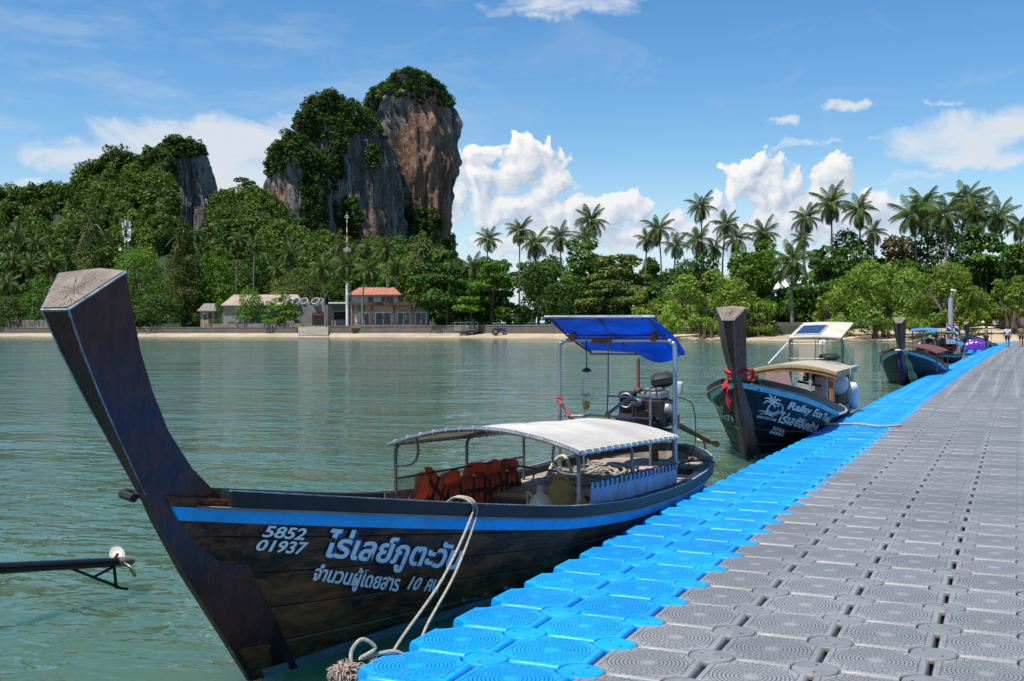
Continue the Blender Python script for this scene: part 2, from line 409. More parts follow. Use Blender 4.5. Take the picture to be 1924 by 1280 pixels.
wall_run('sea_wall', 'low dark concrete sea wall above the sand left of the boat ramp', -600, 558, 11.6, .3, 2.0, .8, CONC, .12)
wall_run('sea_wall', 'dark concrete sea wall above the sand below the shops', 618, 1062, 11.6, .3, 2.15, .8, CONC, .16)
wall_run('sea_wall', 'grey concrete wall behind the mangrove bushes', 1064, 1560, 13, .5, 2.5, .6, CONC)
wall_run('garden_wall', 'pale low garden wall below the two round green trees', 384, 566, 14.5, 1.8, 2.9, .3, CONCL)
wall_run('garden_wall', 'pale fence wall behind the curved boat prow', 10, 130, 16, 1.8, 4.2, .3, CONCL)
def ramp():
    t = MB(); secs = []
    for px in (560, 575, 590, 605, 617):
        d = D(px); a = gxy(px, d+3); b = gxy(px, d+13); c = gxy(px, d+26)
        secs.append([(a[0], a[1], -.2), (a[0], a[1], .35), (b[0], b[1], 2.06), (c[0], c[1], 2.25), (c[0], c[1], -.2)])
    o = t.loft(secs).build('boat_ramp', CONCL, smooth=False); tag(o, kind='structure')
ramp()

# ---------------------------------------------------------------- rock
def rockmat():
    m = bpy.data.materials.new('limestone'); m.use_nodes = True; t = NT(m.node_tree); b = t.n['Principled BSDF']
    tc = t.node('ShaderNodeTexCoord'); mp = t.node('ShaderNodeMapping'); mp.inputs['Scale'].default_value = (1, 1, .085); t.put(mp.inputs[0], tc.outputs['Object'])
    v = mp.outputs[0]; at = t.node('ShaderNodeAttribute'); at.attribute_name = 'tint'
    n1 = t.noise(v, .16, 6, .65, dist=.5); n2 = t.noise(tc.outputs['Object'], .035, 4, .6); n3 = t.noise(v, .95, 5, .7, dist=.3); n4 = t.noise(tc.outputs['Object'], .3, 5, .7)
    grey = t.mix(t.ss(n1, .33, .66), (.065, .062, .060), (.33, .31, .285))
    warm = t.mix(t.ss(n1, .3, .7), (.13, .075, .052), (.40, .235, .155))
    tan = t.mix(t.ss(n3, .3, .7), (.26, .225, .18), (.52, .46, .37))
    wk = t.ss(t.m('ADD', n2, t.m('MULTIPLY_ADD', at.outputs['Fac'], .55, -.36)), .42, .62)
    c = t.mix(wk, grey, warm); c = t.mix(t.m('MULTIPLY', t.ss(n4, .5, .72), .55), c, tan)
    c = t.mix(t.m('MULTIPLY', t.ss(n3, .53, .64), .85), c, (.028, .027, .026))
    t.put(b.inputs['Base Color'], c); b.inputs['Roughness'].default_value = .93; b.inputs['Specular IOR Level'].default_value = .15
    bp = t.node('ShaderNodeBump'); bp.inputs['Strength'].default_value = 1; bp.inputs['Distance'].default_value = 2.2
    t.put(bp.inputs['Height'], t.m('ADD', t.m('ADD', n3, n1), n4)); t.put(b.inputs['Normal'], bp.outputs[0])
    return m
ROCK = rockmat()
VEG = []      # (x,y,z,nx,ny,nz,size) seats for cliff plants
def lobe(table, depth, dr, seed, warmf, vegf, amp=.85, step=1.7, thr=.3):
    """one tower of the cliff: rows of (py, px_left, px_right) at its own distance"""
    T = sorted(table); ys = [r[0] for r in T]; s = depth/F
    ztop = zat(962, T[0][0], depth); zb = -2; nz = int((ztop-zb)/step); nt = 210; V = []; tint = []
    off = Vector((seed*17.3, seed*5.1, seed*2.7))
    for i in range(nz+1):
        z = lerp(ztop, zb, (i/nz)); py = 614-(z-CAM_H)/s
        xl = np.interp(py, ys, [r[1] for r in T]); xr = np.interp(py, ys, [r[2] for r in T])
        c = (xl+xr)/2; h = (xr-xl)/2*s; lat0 = (c-962)*s
        for j in range(nt):
            th = 2*PI*j/nt; ct, st = math.cos(th), math.sin(th)
            q = Vector((ct*h, st*h, z))
            n1 = mn.noise(Vector((q.x/9, q.y/9, z/70))+off); n2 = mn.noise(Vector((q.x/3.6, q.y/3.6, z/22))+off); n3 = mn.noise(Vector((q.x/14, q.y/14, z/12))-off); n4 = mn.noise(Vector((q.x/2, q.y/2, z/3.5))+off)-1.3*(1-min(1, abs(mn.noise(Vector((q.x/3.1, q.y/3.1, z/45))-off))*6))
            dsp = (abs(n1)*-7+1.4+n2*3.0+n3*2.8+n4*1.5)*amp
            dsp *= min(1, h/8)
            rr = h+dsp-amp*.3; sq = 1.0
            lat = lat0+ct*rr; dp = depth+dr*h+st*rr*dr*sq
            x = RT[0]*lat+FWH[0]*dp; y = RT[1]*lat+FWH[1]*dp
            V.append((x, y, z+n3*.8)); tint.append(warmf(lat/depth*F+962, py))
    Fc = []
    for i in range(nz):
        for j in range(nt): Fc.append((i*nt+j, (i+1)*nt+j, (i+1)*nt+(j+1) % nt, i*nt+(j+1) % nt))
    Vn = np.array(V); V.append(tuple(Vn[:nt].mean(0)+np.array([0, 0, .8]))); tint.append(.3)
    Fc += [(j, (j+1) % nt, nt*(nz+1), nt*(nz+1)) for j in range(nt)]
    Fq = np.array(Fc[:nz*nt])
    me = bpy.data.meshes.new('rock_hill'); me.from_pydata(V, [], Fc[:nz*nt]+[f[:3] for f in Fc[nz*nt:]])
    at = me.attributes.new('tint', 'FLOAT', 'POINT'); at.data.foreach_set('value', np.array(tint, np.float32))
    me.materials.append(ROCK); me.polygons.foreach_set('use_smooth', [True]*len(me.polygons)); me.update()
    tag(obj('rock_hill', me), kind='structure')
    # seats for plants
    A = Vn[Fq[:, 0]]; B = Vn[Fq[:, 1]]; C = Vn[Fq[:, 2]]; Dd = Vn[Fq[:, 3]]; cc = (A+B+C+Dd)/4
    nn = np.cross(C-A, Dd-B); nn /= np.linalg.norm(nn, axis=1, keepdims=True)+1e-9
    for k in range(len(cc)):
        d_ = cc[k][:2]@FWH
        if nn[k][:2]@FWH > .35 and nn[k][2] < .5: continue       # far side
        px = cc[k][:2]@RT[:2]/d_*F+962; py = 614-(cc[k][2]-CAM_H)/d_*F
        pn = .5+.5*mn.noise(Vector(cc[k])/13+off)+.25*mn.noise(Vector(cc[k])/4)
        if vegf(px, py)+nn[k][2]*thr*2+pn*.75 > 1.05+.15*random.random(): VEG.append((*cc[k], *nn[k]))
    for j in range(0, nt, 2): VEG.append((*Vn[j], 0, 0, 1)); VEG.append((*(Vn[j]*.5+Vn[:nt].mean(0)*.5), 0, 0, 1))
MAIN = [(138, 765, 786), (144, 742, 804), (153, 723, 823), (166, 698, 835), (184, 682, 844), (206, 676, 852), (240, 692, 858), (300, 696, 858), (350, 702, 850), (400, 706, 849), (440, 705, 852), (500, 700, 857), (620, 690, 870)]
MID = [(178, 608, 632), (184, 587, 650), (194, 573, 662), (205, 562, 684), (230, 554, 706), (260, 548, 728), (320, 540, 744), (400, 532, 752), (480, 524, 758), (620, 515, 770)]
SHO = [(252, 536, 556), (260, 524, 570), (277, 508, 588), (303, 500, 606), (340, 493, 620), (400, 494, 628), (480, 498, 634), (620, 490, 640)]
KAR = [(266, 318, 348), (274, 303, 366), (288, 294, 380), (312, 288, 390), (340, 286, 398), (380, 286, 404), (460, 276, 410), (620, 265, 420)]
# plant cover: where the photograph shows green on each tower
def bl(px, py, L): return max([0]+[1-((px-a)/rx)**2-((py-b)/ry)**2 for a, b, rx, ry in L])
vm_ = lambda px, py: 1.0*bl(px, py, [(780, 158, 100, 50), (835, 185, 30, 30), (700, 190, 40, 46), (775, 430, 70, 70), (800, 470, 90, 40), (745, 370, 30, 60)])
vd_ = lambda px, py: 1.35*bl(px, py, [(615, 186, 70, 34), (590, 240, 60, 44), (570, 330, 24, 60), (640, 300, 20, 60), (640, 235, 45, 55), (690, 225, 34, 40), (600, 440, 70, 90), (660, 420, 26, 60), (620, 330, 30, 60), (560, 300, 40, 50), (700, 300, 14, 40)])
vs_ = lambda px, py: 1.45*bl(px, py, [(540, 270, 60, 60), (515, 310, 34, 30), (595, 300, 50, 60), (530, 450, 70, 70), (590, 400, 34, 120)])
vk_ = lambda px, py: 1.2*bl(px, py, [(340, 274, 75, 36), (290, 330, 26, 60), (402, 420, 12, 60), (350, 480, 80, 30)])
lobe(MAIN, 560, .75, 1, lambda px, py: 1.0*bl(px, py, [(800, 280, 85, 170), (845, 420, 40, 60)])+.14, vm_)
lobe(MID, 535, .8, 2, lambda px, py: .75*bl(px, py, [(700, 420, 60, 80), (560, 370, 60, 50)])+.1, vd_)
lobe(SHO, 520, .8, 3, lambda px, py: .7*bl(px, py, [(525, 365, 40, 40)])+.15, vs_)
lobe(KAR, 410, .7, 4, lambda px, py: .12, vk_, amp=.6)

# ---------------------------------------------------------------- leaves
def leaves(C, N, S, rng, asp=.6, droop=0.):
    """one bent leaf-spray quad per seat: centres C, facing N, length S"""
    n = len(C); r = rng.normal(size=(n, 3)); N = N/(np.linalg.norm(N, axis=1, keepdims=True)+1e-9)
    u = np.cross(N, r); u /= np.linalg.norm(u, axis=1, keepdims=True)+1e-9; v = np.cross(N, u)
    if droop: v[:, 2] -= droop; v /= np.linalg.norm(v, axis=1, keepdims=True)
    S = np.asarray(S)[:, None]; a = u*S*asp*.5; b = v*S*.5
    V = np.stack([C-b, C+a*.9+N*S*.08, C+b, C-a*.9+N*S*.08], 1).reshape(-1, 3)
    return V, np.arange(4*n).reshape(-1, 4)
def crown_seats(lobes, n, rng, up=.35, inner=.55):
    L = np.array(lobes, float); w = (L[:, 3]*L[:, 4]+L[:, 3]*L[:, 5]+L[:, 4]*L[:, 5]); k = rng.choice(len(L), n, p=w/w.sum())
    d = rng.normal(size=(n, 3)); d[:, 2] += .25; d /= np.linalg.norm(d, axis=1, keepdims=True)
    rad = 1-(1-inner)*rng.random(n)**1.8+rng.normal(size=n)*.05
    C = L[k, :3]+d*L[k, 3:6]*rad[:, None]
    deep = np.zeros(n, bool)
    for i in range(len(L)):
        e = ((C-L[i, :3])/L[i, 3:6]); deep |= ((e**2).sum(1) < .35) & (k != i)
    N = d*.7+rng.normal(size=(n, 3))*.55+np.array([0, 0, up])
    tint = .5+(rng.random(len(L))[k]-.5)*.45+rng.normal(size=n)*.16+(rng.random(n) > .93)*.25
    keep = ~deep
    return C[keep], N[keep], np.clip(tint[keep], 0, 1)
def crown_mesh(name, lobes, n, leaf, m, seed, asp=.62, up=.35, droop=0., inner=.55):
    rng = np.random.default_rng(seed); C, N, T = crown_seats(lobes, n, rng, up, inner)
    V, Fc = leaves(C, N, leaf*(.65+.7*rng.random(len(C))), rng, asp, droop)
    return npmesh(name, V, Fc, m, np.repeat(T, 4))
def lobes_round(rng, w, h, z0, k=12, flat=.75):
    """crown of lobes filling width w and height h above z0"""
    L = [(0, 0, z0+h*.52, w*.30, w*.30, h*.40)]
    for i in range(k):
        a = 2*PI*i/k*1.618*2+rng.random(); el = rng.random(); rr = w*.5*(.35+.38*rng.random())*(1-.45*el); r = w*(.13+.10*rng.random())
        L.append((math.cos(a)*rr, math.sin(a)*rr, z0+h*(.18+.66*el), r, r, min(r*flat, h*.2)+.05*h))
    return L
def lobes_tier(rng, w, h, z0, k=6):
    L = []
    for i in range(k):
        t = (i+.5)/k; rr = w*.5*(1-.62*t**1.5)
        for j in range(5):
            a = rng.random()*2*PI; q = rr*(.35+.5*rng.random()); r = rr*(.34+.18*rng.random())
            L.append((math.cos(a)*q, math.sin(a)*q, z0+h*t+rng.normal()*.05*h, r, r, h*.055+.12))
    return L
def lobes_mangrove(rng, w, h, z0, k=26):
    L = []
    for i in range(k):
        a = rng.random()*2*PI; t = rng.random(); rr = w*.5*math.sqrt(rng.random())*.86; top = h*(1-.45*(rr/(w*.5))**2)
        r = w*(.075+.07*rng.random()); L.append((math.cos(a)*rr, math.sin(a)*rr, z0+top*(.45+.5*t), r, r, r*.8))
    for i in range(20):
        a = 2*PI*i/20; r = w*.075; L.append((math.cos(a)*w*.41, math.sin(a)*w*.41, z0+h*(.08+.16*rng.random()), r*1.2, r*1.2, r))
    return L
def lobes_pine(rng, w, h, z0, k=24):
    L = []
    for i in range(k):
        t = (i+.5)/k; a = i*2.4; q = w*.5*(1-t)**.7*.62*(.4+.6*rng.random()); r = w*(.17*(1-t)+.06)
        L.append((math.cos(a)*q, math.sin(a)*q, z0+h*t, r, r, h*.075))
    return L
BARK = mat('tree_bark', (.12, .095, .07), .95, .45, 2., bump=.8, bscale=8, stretch=(1, 1, .3))
BARKP = mat('palm_bark', (.22, .19, .16), .95, .4, 3., bump=.6, bscale=9, stretch=(.4, .4, 2.2))
LF = dict(
    dark=leafmat('leaf_dark', (.018, .050, .008), (.070, .135, .018), .25), mid=leafmat('leaf_mid', (.030, .076, .010), (.105, .185, .022), .3),
    bright=leafmat('leaf_bright', (.042, .110, .010), (.135, .25, .024), .32), mangrove=leafmat('leaf_mangrove', (.085, .150, .020), (.23, .33, .05), .32),
    olive=leafmat('leaf_olive', (.045, .074, .016), (.125, .160, .034), .3), yellow=leafmat('leaf_yellow', (.10, .13, .015), (.24, .24, .02), .3),
    rust=leafmat('leaf_rust', (.05, .055, .015), (.16, .11, .03), .25), jungle=leafmat('leaf_jungle', (.012, .036, .006), (.080, .140, .018), .24),
    palm=leafmat('leaf_palm', (.024, .052, .009), (.085, .125, .025), .25, .5))
def limbs(h, spread, seed, r0, n=6, zf=.42):
    rng = np.random.default_rng(seed); b = MB(); z1 = h*zf
    b.tube(smoothpath([(0, 0, -.6), (.1*rng.normal(), .1*rng.normal(), z1*.5), (.2*rng.normal(), .2*rng.normal(), z1)], 4), list(np.linspace(r0*1.25, r0*.8, 9)), 8)
    for i in range(n):
        a = 2*PI*i/n+rng.random(); q = spread*(.5+.4*rng.random()); zt = h*(.55+.35*rng.random())
        b.tube(smoothpath([(0, 0, z1*.8), (math.cos(a)*q*.4, math.sin(a)*q*.4, lerp(z1, zt, .4)), (math.cos(a)*q, math.sin(a)*q, zt)], 4), list(np.linspace(r0*.55, r0*.1, 9)), 6)
    return b
def tree(kind, leafm, px, ytop, wpx, off, label, seed, n=4200, leaf=.62, cat='tree', group=None, name=None, base=None, lowf=None):
    d = D(px)+off; s = d/F; w = wpx*s; zg = gz(off, px) if base is None else base
    h = (zat(px, ytop, d)-zg)*1.06; x, y = gxy(px, d); rng = np.random.default_rng(seed)
    low = {'round': .16, 'tier': .22, 'mangrove': .04, 'pine': .10}[kind] if lowf is None else lowf
    L = dict(round=lobes_round, tier=lobes_tier, mangrove=lobes_mangrove, pine=lobes_pine)[kind](rng, w, h*(1-low), h*low)
    t = thing(name or dict(round='broadleaf_tree', tier='almond_tree', mangrove='mangrove_tree', pine='casuarina_tree')[kind], label, cat, (x, y, zg), 0, group)
    if kind == 'mangrove':
        b = MB()
        for i in range(7):
            a = i*.9+rng.random(); q = w*.10*rng.random()
            b.tube(smoothpath([(math.cos(a)*(q+.5), math.sin(a)*(q+.5), -.5), (math.cos(a)*q*1.6, math.sin(a)*q*1.6, h*.2), (math.cos(a)*w*.3, math.sin(a)*w*.3, h*.6)], 4), list(np.linspace(.26, .07, 9)), 6)
        b.build('trunk', BARK, t)
    else: limbs(h, w*.42, seed, max(.12, h*.022), zf=.9 if kind == 'pine' else .4).build('trunk', BARK, t)
    kw = dict(asp=.36, up=.2, droop=.5) if kind == 'pine' else (dict(up=.75, asp=.8) if kind == 'tier' else {})
    obj('crown', crown_mesh('crown', L, n, leaf, LF[leafm], seed, **kw), t)
    return t

# ---------------------------------------------------------------- wooded hill + mass of jungle
PROF = [(-900, 400), (-300, 372), (0, 358), (60, 362), (110, 350), (140, 356), (152, 335), (170, 308), (200, 298), (245, 299), (272, 294), (300, 284), (316, 290), (328, 330), (336, 400), (346, 440), (392, 446), (402, 400), (410, 366), (440, 362), (490, 356), (520, 380), (560, 420), (640, 452), (740, 450), (800, 456), (850, 482), (885, 560), (930, 600)]
HD1 = 405.
def hill_top(px): return zat(px, float(np.interp(px, [p[0] for p in PROF], [p[1] for p in PROF])), HD1)-5.5
def hill_z(px, d):
    d0 = D(px)+48; t = min(1, max(0, (d-d0)/(HD1-d0))); return 2.3+max(0, hill_top(px)-2.3)*(t**.8*(1-.25*t)+.25*t)
pxs = np.arange(-900, 931, 10.); ts = np.linspace(0, 1, 26); V = []; Fc = []
for t_ in ts:
    for px in pxs:
        d0 = D(px)+48; d = lerp(d0, HD1, t_); x, y = gxy(px, d); V.append((x, y, hill_z(px, d)-.4+1.2*mn.noise(Vector((x/9, y/9, 0)))))
for px in pxs: x, y = gxy(px, HD1+60); V.append((x, y, 0))
n = len(pxs)
for j in range(len(ts)):
    for i in range(n-1): k = j*n+i; Fc.append((k, k+1, k+n+1, k+n))
tag(obj('hill', npmesh('hill', V, Fc, SHADE_SOIL, smooth=True)), kind='structure')
class Mass:
    def __init__(s, seed):
        s.rng = np.random.default_rng(seed); s.V = []; s.F = []; s.T = []; s.n = 0; s.base = []
        for i in range(7):
            L = lobes_round(s.rng, 2., 1.5, -.5, 8); s.base.append(crown_seats(L, 1500, s.rng, .3, .6))
    def add(s, c, r, rz, n, leaf, shift=0.):
        C, N, T = s.base[s.rng.integers(7)]; k = s.rng.permutation(len(C))[:n]; a = s.rng.random()*6.28; R = np.array([[math.cos(a), -math.sin(a), 0], [math.sin(a), math.cos(a), 0], [0, 0, 1]])
        P = (C[k]@R.T)*np.array([r, r, rz])+np.array(c); V, Fc = leaves(P, N[k]@R.T, leaf*(.6+.8*s.rng.random(len(k))), s.rng, .7)
        s.V.append(V); s.F.append(Fc+s.n); s.n += len(V); s.T.append(np.repeat(np.clip(T[k]+s.rng.normal()*.27+shift, 0, 1), 4))
    def build(s, name, m, label):
        return tag(obj(name, npmesh(name, np.concatenate(s.V), np.concatenate(s.F), m, np.concatenate(s.T))), label, kind='stuff')
R_ = random.Random(5)
M1 = Mass(21)
for _ in range(880):
    px = R_.uniform(-420, 880); t_ = R_.random()**.8; d = lerp(D(px)+50, HD1, t_); x, y = gxy(px, d); z = hill_z(px, d)
    if 322 < px < 402 and d > 375: continue
    r = R_.uniform(2.6, 5.2); M1.add((x, y, z+r*.55), r, r*R_.uniform(.8, 1.25), 330, .95)
for i in range(150):                       # the ridge line itself
    px = -400+i*6.2; d = HD1-R_.uniform(0, 14); x, y = gxy(px, d)
    if 324 < px < 404: continue
    r = R_.uniform(2.2, 4.6); M1.add((x, y, hill_top(px)+R_.uniform(1.2, 3.4)), r, r*R_.uniform(.7, 1.2), 400, .9)
for _ in range(90):
    px = R_.uniform(215, 345); d = R_.uniform(325, HD1-8); x, y = gxy(px, d); z = hill_z(px, d); r = R_.uniform(2.6, 4.6); M1.add((x, y, z+r*.5), r, r, 330, .95)
M1.build('jungle', LF['jungle'], 'dense dark jungle covering the hill below the cliffs')
M2 = Mass(22); cells = {}
R_.shuffle(VEG)
for (x, y, z, nx, ny, nz, ) in VEG:
    c = (int(x/2.3), int(y/2.3), int(z/2.3))
    if c in cells: continue
    cells[c] = 1; r = R_.uniform(1.5, 3.1); M2.add((x+nx*r*.3, y+ny*r*.3, z+.3*r), r, r*R_.uniform(.75, 1.15), 84, 1.0, .05)
M2.build('cliff_vegetation', LF['jungle'], 'green shrubs and creepers clinging to the limestone cliffs')
M3 = Mass(23)
for _ in range(210):
    px = R_.uniform(-350, 900); off = R_.uniform(58, 84) if 370 < px < 810 else R_.uniform(34, 72); d = D(px)+off; x, y = gxy(px, d); r = R_.uniform(2.5, 4.6); z = R_.uniform(4.5, 10.)+ (off-34)*.10
    M3.add((x, y, z), r, r*R_.uniform(.8, 1.2), 430, .85)
for _ in range(340):
    px = R_.uniform(850, 2350); off = R_.uniform(26, 95); d = D(px)+off; x, y = gxy(px, d); r = R_.uniform(2., 3.8); top = zat(px, R_.uniform(478, 555) if off > 40 else R_.uniform(540, 590), d)
    M3.add((x, y, max(3., top-r)), r, r*R_.uniform(.8, 1.1), 430, .66)
for _ in range(260):                       # undergrowth closing the foot of the wood
    px = R_.uniform(-350, 2350)
    if 380 < px < 800: continue
    off = R_.uniform(22, 40); d = D(px)+off; x, y = gxy(px, d); r = R_.uniform(1.2, 2.2); M3.add((x, y, 2.+r*.8), r, r, 260, .5)
M3.build('jungle', LF['mid'], 'mass of green woodland behind the beach trees')

# ---------------------------------------------------------------- trees one can tell apart
T_ = tree
# left half
T_('pine', 'olive', 172, 398, 120, 40, 'feathery light olive tree rising left of the white antenna tower', 31, 5200, .9)
T_('pine', 'olive', 345, 425, 118, 26, 'tall feathery olive tree behind the curved boat prow, left of the long wall', 32, 6000, .9)
T_('round', 'bright', 262, 466, 128, 24, 'bright green rounded tree directly behind the top of the boat prow', 33)
T_('round', 'bright', 408, 482, 96, 34, 'bright green tree between the feathery tree and the long brown roof', 34)
T_('round', 'mid', 96, 520, 120, 24, 'green bushy tree left of the boat prow above the pale fence', 35, 3000)
T_('round', 'dark', 20, 560, 90, 16, 'low dark green shrubby tree at the left end of the beach', 36, 2200)
T_('round', 'bright', 470, 536, 66, 17, 'small bright round tree in front of the long grey wall', 37, 2400, .45, lowf=.08)
T_('tier', 'bright', 529, 552, 88, 17, 'low wide green tree beside the white roof fans', 38, 2600, .5, lowf=.10)
T_('round', 'bright', 413, 564, 24, 17, 'slim sapling at the left end of the long grey wall', 39, 700, .35, lowf=.35)
T_('round', 'yellow', 525, 502, 54, 48, 'small tree with a yellow green top above the brown roof', 40, 1500, .6)
T_('round', 'olive', 556, 514, 130, 40, 'wide rounded olive tree behind the long brown roof', 41, 4200)
T_('round', 'dark', 480, 480, 120, 56, 'dark broad tree behind the tree with the yellow green top', 42)
T_('round', 'mid', 610, 500, 100, 52, 'mid green tree behind the palms left of the red roof', 43)
T_('pine', 'olive', 795, 452, 130, 60, 'pale feathery tree at the foot of the big cliff', 44, 5000, .95)
T_('pine', 'olive', 640, 446, 80, 70, 'narrow feathery tree left of the red and white mast', 45, 3600, .95)
T_('round', 'mid', 755, 490, 90, 58, 'green tree rising behind the red tiled roof', 46)
T_('round', 'dark', 300, 560, 120, 15, 'low dark leafy tree right of the boat prow by the sea wall', 47, 3000)
# middle
T_('tier', 'dark', 842, 484, 160, 18, 'large dark spreading tree right of the shops', 51, 6500, .72)
T_('tier', 'bright', 925, 500, 128, 16, 'bright green layered tree above the parked trailer', 52, 5200, .72)
T_('round', 'dark', 1012, 498, 120, 24, 'dark tree between the two bright layered trees near the tractor', 53)
T_('tier', 'mid', 1095, 462, 150, 34, 'tall flat topped layered tree under the palm cluster', 54, 5200, .7)
T_('tier', 'olive', 1165, 486, 170, 26, 'wide dull green layered tree right of the flat topped tree', 55, 6000, .7)
T_('round', 'dark', 1060, 530, 130, 17, 'shady dark tree behind the blue tarp canopy', 56)
T_('round', 'dark', 1308, 484, 130, 34, 'dark rounded tree under the leaning palm', 57)
T_('round', 'bright', 1408, 474, 132, 30, 'bright green tree left of the white roof in the wood', 58, 5200)
T_('round', 'bright', 1436, 448, 54, 44, 'small bright crown poking above the bright green tree', 59, 1800)
# right
T_('tier', 'dark', 1556, 476, 150, 30, 'dark layered tree right of the white roof in the wood', 61, 5200)
T_('round', 'mid', 1598, 434, 116, 48, 'high rounded green tree below the tallest pair of palms', 62, 4600)
T_('round', 'rust', 1692, 450, 104, 50, 'brownish tree with rusty leaves among the green ones', 63, 4600)
T_('round', 'dark', 1770, 424, 150, 55, 'big dark tree beneath the dense palm cluster on the right', 64, 5200)
T_('tier', 'dark', 1850, 438, 150, 42, 'dark spreading tree behind the grey lamp pole', 65, 5200)
T_('round', 'dark', 1925, 462, 120, 36, 'dark tree at the right edge of the photo', 66, 4200)
T_('round', 'dark', 1690, 500, 150, 28, 'shaded dark tree behind the large mangrove', 67)
# mangroves on the sand
MG = 'mangrove bushes along the sand'
T_('mangrove', 'mangrove', 1325, 514, 175, 5, 'large pale green mangrove left of the second boat prow', 71, 8200, .44, group=MG)
T_('mangrove', 'mangrove', 1212, 552, 84, 7, 'small pale mangrove just right of the blue tarp canopy', 72, 2800, .42, group=MG)
T_('mangrove', 'mangrove', 1418, 552, 84, 9, 'low pale mangrove directly behind the second boat prow', 73, 2800, .42, group=MG)
T_('mangrove', 'mangrove', 1650, 496, 200, 4, 'largest mangrove, right of the white solar panel canopy', 74, 9500, .42, group=MG)
T_('mangrove', 'mangrove', 1566, 540, 80, 8, 'low mangrove behind the white solar panel canopy', 75, 2600, .42, group=MG)
T_('mangrove', 'mangrove', 1782, 486, 150, 6, 'tall mangrove behind the grey lamp pole', 76, 6500, .4, group=MG)
T_('mangrove', 'mangrove', 1905, 518, 90, 14, 'mangrove at the right edge above the wooden fence', 77, 3600, .4, group=MG, lowf=.3)
for px, w in ((395, 16), (428, 15), (445, 13)):
    pass
HB = 'clipped shrubs along the long grey wall'
for i, (px, w) in enumerate(((404, 22), (436, 18), (452, 15))):
    d = D(px)+16; x, y = gxy(px, d); r = w*d/F/2
    t = thing('round_shrub', ['widest clipped shrub left of the small round tree', 'middle clipped shrub by the grey wall', 'smallest clipped shrub touching the small round tree'][i], 'shrub', (x, y, 1.95), 0, HB)
    obj('foliage', crown_mesh('foliage', [(0, 0, r*.7, r, r, r*.8)], 500, .28, LF['mid'], 80+i), t)

# ---------------------------------------------------------------- coconut palms: trunk + every frond a part
def frond_mesh(droop, seed):
    rng = np.random.default_rng(seed); V = []; Fc = []; T = []
    n = 15; P = []
    ang = .0; p = np.array([0., 0, 0]); st = 1/n
    for i in range(n+1):
        P.append(p.copy()); a = -droop*(i/n)**1.4*1.9; p = p+np.array([math.cos(a), 0, math.sin(a)])*st
    P = np.array(P)
    def quad(a, b, c, d, t): k = len(V); V.extend([a, b, c, d]); Fc.append((k, k+1, k+2, k+3)); T.extend([t]*4)
    for i in range(n):      # rachis
        w = .012*(1-i/n)+.003; o = np.array([0, w, 0]); quad(P[i]-o, P[i+1]-o, P[i+1]+o, P[i]+o, .9)
    m = 23
    for i in range(m):
        u = .10+.90*(i/(m-1)); k = min(n-1, int(u*n)); f = u*n-k; b = lerp(P[k], P[k+1], f); tg = (P[k+1]-P[k]); tg /= np.linalg.norm(tg)
        ln = .27*math.sin(PI*min(1, (u*.86+.12)))**.7*(.85+.3*rng.random())
        for s in (-1, 1):
            d = np.array([0, s, 0])*.80+tg*.55+np.array([0, 0, -.35-.35*droop-.25*rng.random()]); d /= np.linalg.norm(d)
            w = tg*.0155; mid = b+d*ln*.55+np.array([0, 0, .02]); tip = b+d*ln+np.array([0, 0, -ln*.22])
            t = .45+.3*rng.random(); quad(b-w, b+w, mid+w*1.05, mid-w*1.05, t); quad(mid-w*1.05, mid+w*1.05, tip+w*.25, tip-w*.25, t)
    return npmesh('frond', V, Fc, LF['palm'], T)
FR = [frond_mesh(dr, i) for i, dr in enumerate((.45, .75, 1.0, 1.25))]
FRD = []
for k_ in (2, 3):
    me_ = FR[k_].copy(); me_.materials.clear(); me_.materials.append(leafmat('leaf_dry_palm', (.10, .06, .025), (.22, .14, .06), .2)); me_.name = 'dry_frond'; FRD.append(me_)
NUTS = mat('coconut', (.16, .15, .04), .5, .4, 5., col2=(.20, .11, .03))
def palm(px, py, pxb, off, label, size=1., seed=0, nf=18, group=None):
    rng = random.Random(seed*7+3); d = D(px)+off; x, y = gxy(pxb, d); zg = gz(off, px)
    tx, ty = gxy(px, d); h = zat(px, py, d)-zg; L = 3.7*size
    t = thing('coconut_palm', label, 'palm tree', (x, y, zg), 0, group); lean = Vector((tx-x, ty-y, h))
    bow = Vector((rng.uniform(-.05, .05)*h, rng.uniform(-.05, .05)*h, 0)); path = []
    for i in range(9):
        u = i/8; path.append(Vector((lean.x*u**1.6, lean.y*u**1.6, lean.z*u))+bow*math.sin(PI*u))
    path[0].z -= .5
    MB().tube(path, [.21*(1+.5*(1-i/8)**6)*(1-.38*i/8) for i in range(9)], 8).build('trunk', BARKP, t)
    for k in range(nf):
        u = (k+.5)/nf; az = k*2.39996+rng.uniform(-.25, .25); el = math.radians(80-135*u**.9+rng.uniform(-9, 9)); v = min(3, max(0, int(u*3.2+rng.random()*.8)))
        dry = k >= nf-1-seed % 3 and seed % 4
        o = obj('dry_frond' if dry else 'frond', FRD[k % 2] if dry else FR[v], t, path[-1]+Vector((0, 0, .1)), None, (L*rng.uniform(.88, 1.1),)*3)
        o.rotation_euler = (rng.uniform(-.35, .35), -el, az); o.rotation_mode = 'XYZ'
    b = MB()
    for k in range(7):
        a = k*.9; b.lathe([(.02, -.13), (.11, -.07), (.13, 0), (.09, .1), (.01, .14)], path[-1]+Vector((math.cos(a)*.27, math.sin(a)*.27, -.22-.1*(k % 2))), 6)
    b.build('coconuts', NUTS, t)
    return t
SKY = 'coconut palms on the skyline right of the cliff'
ORD = ['first', 'second', 'third', 'fourth', 'fifth', 'sixth', 'seventh', 'eighth', 'ninth', 'tenth', 'eleventh', 'twelfth']
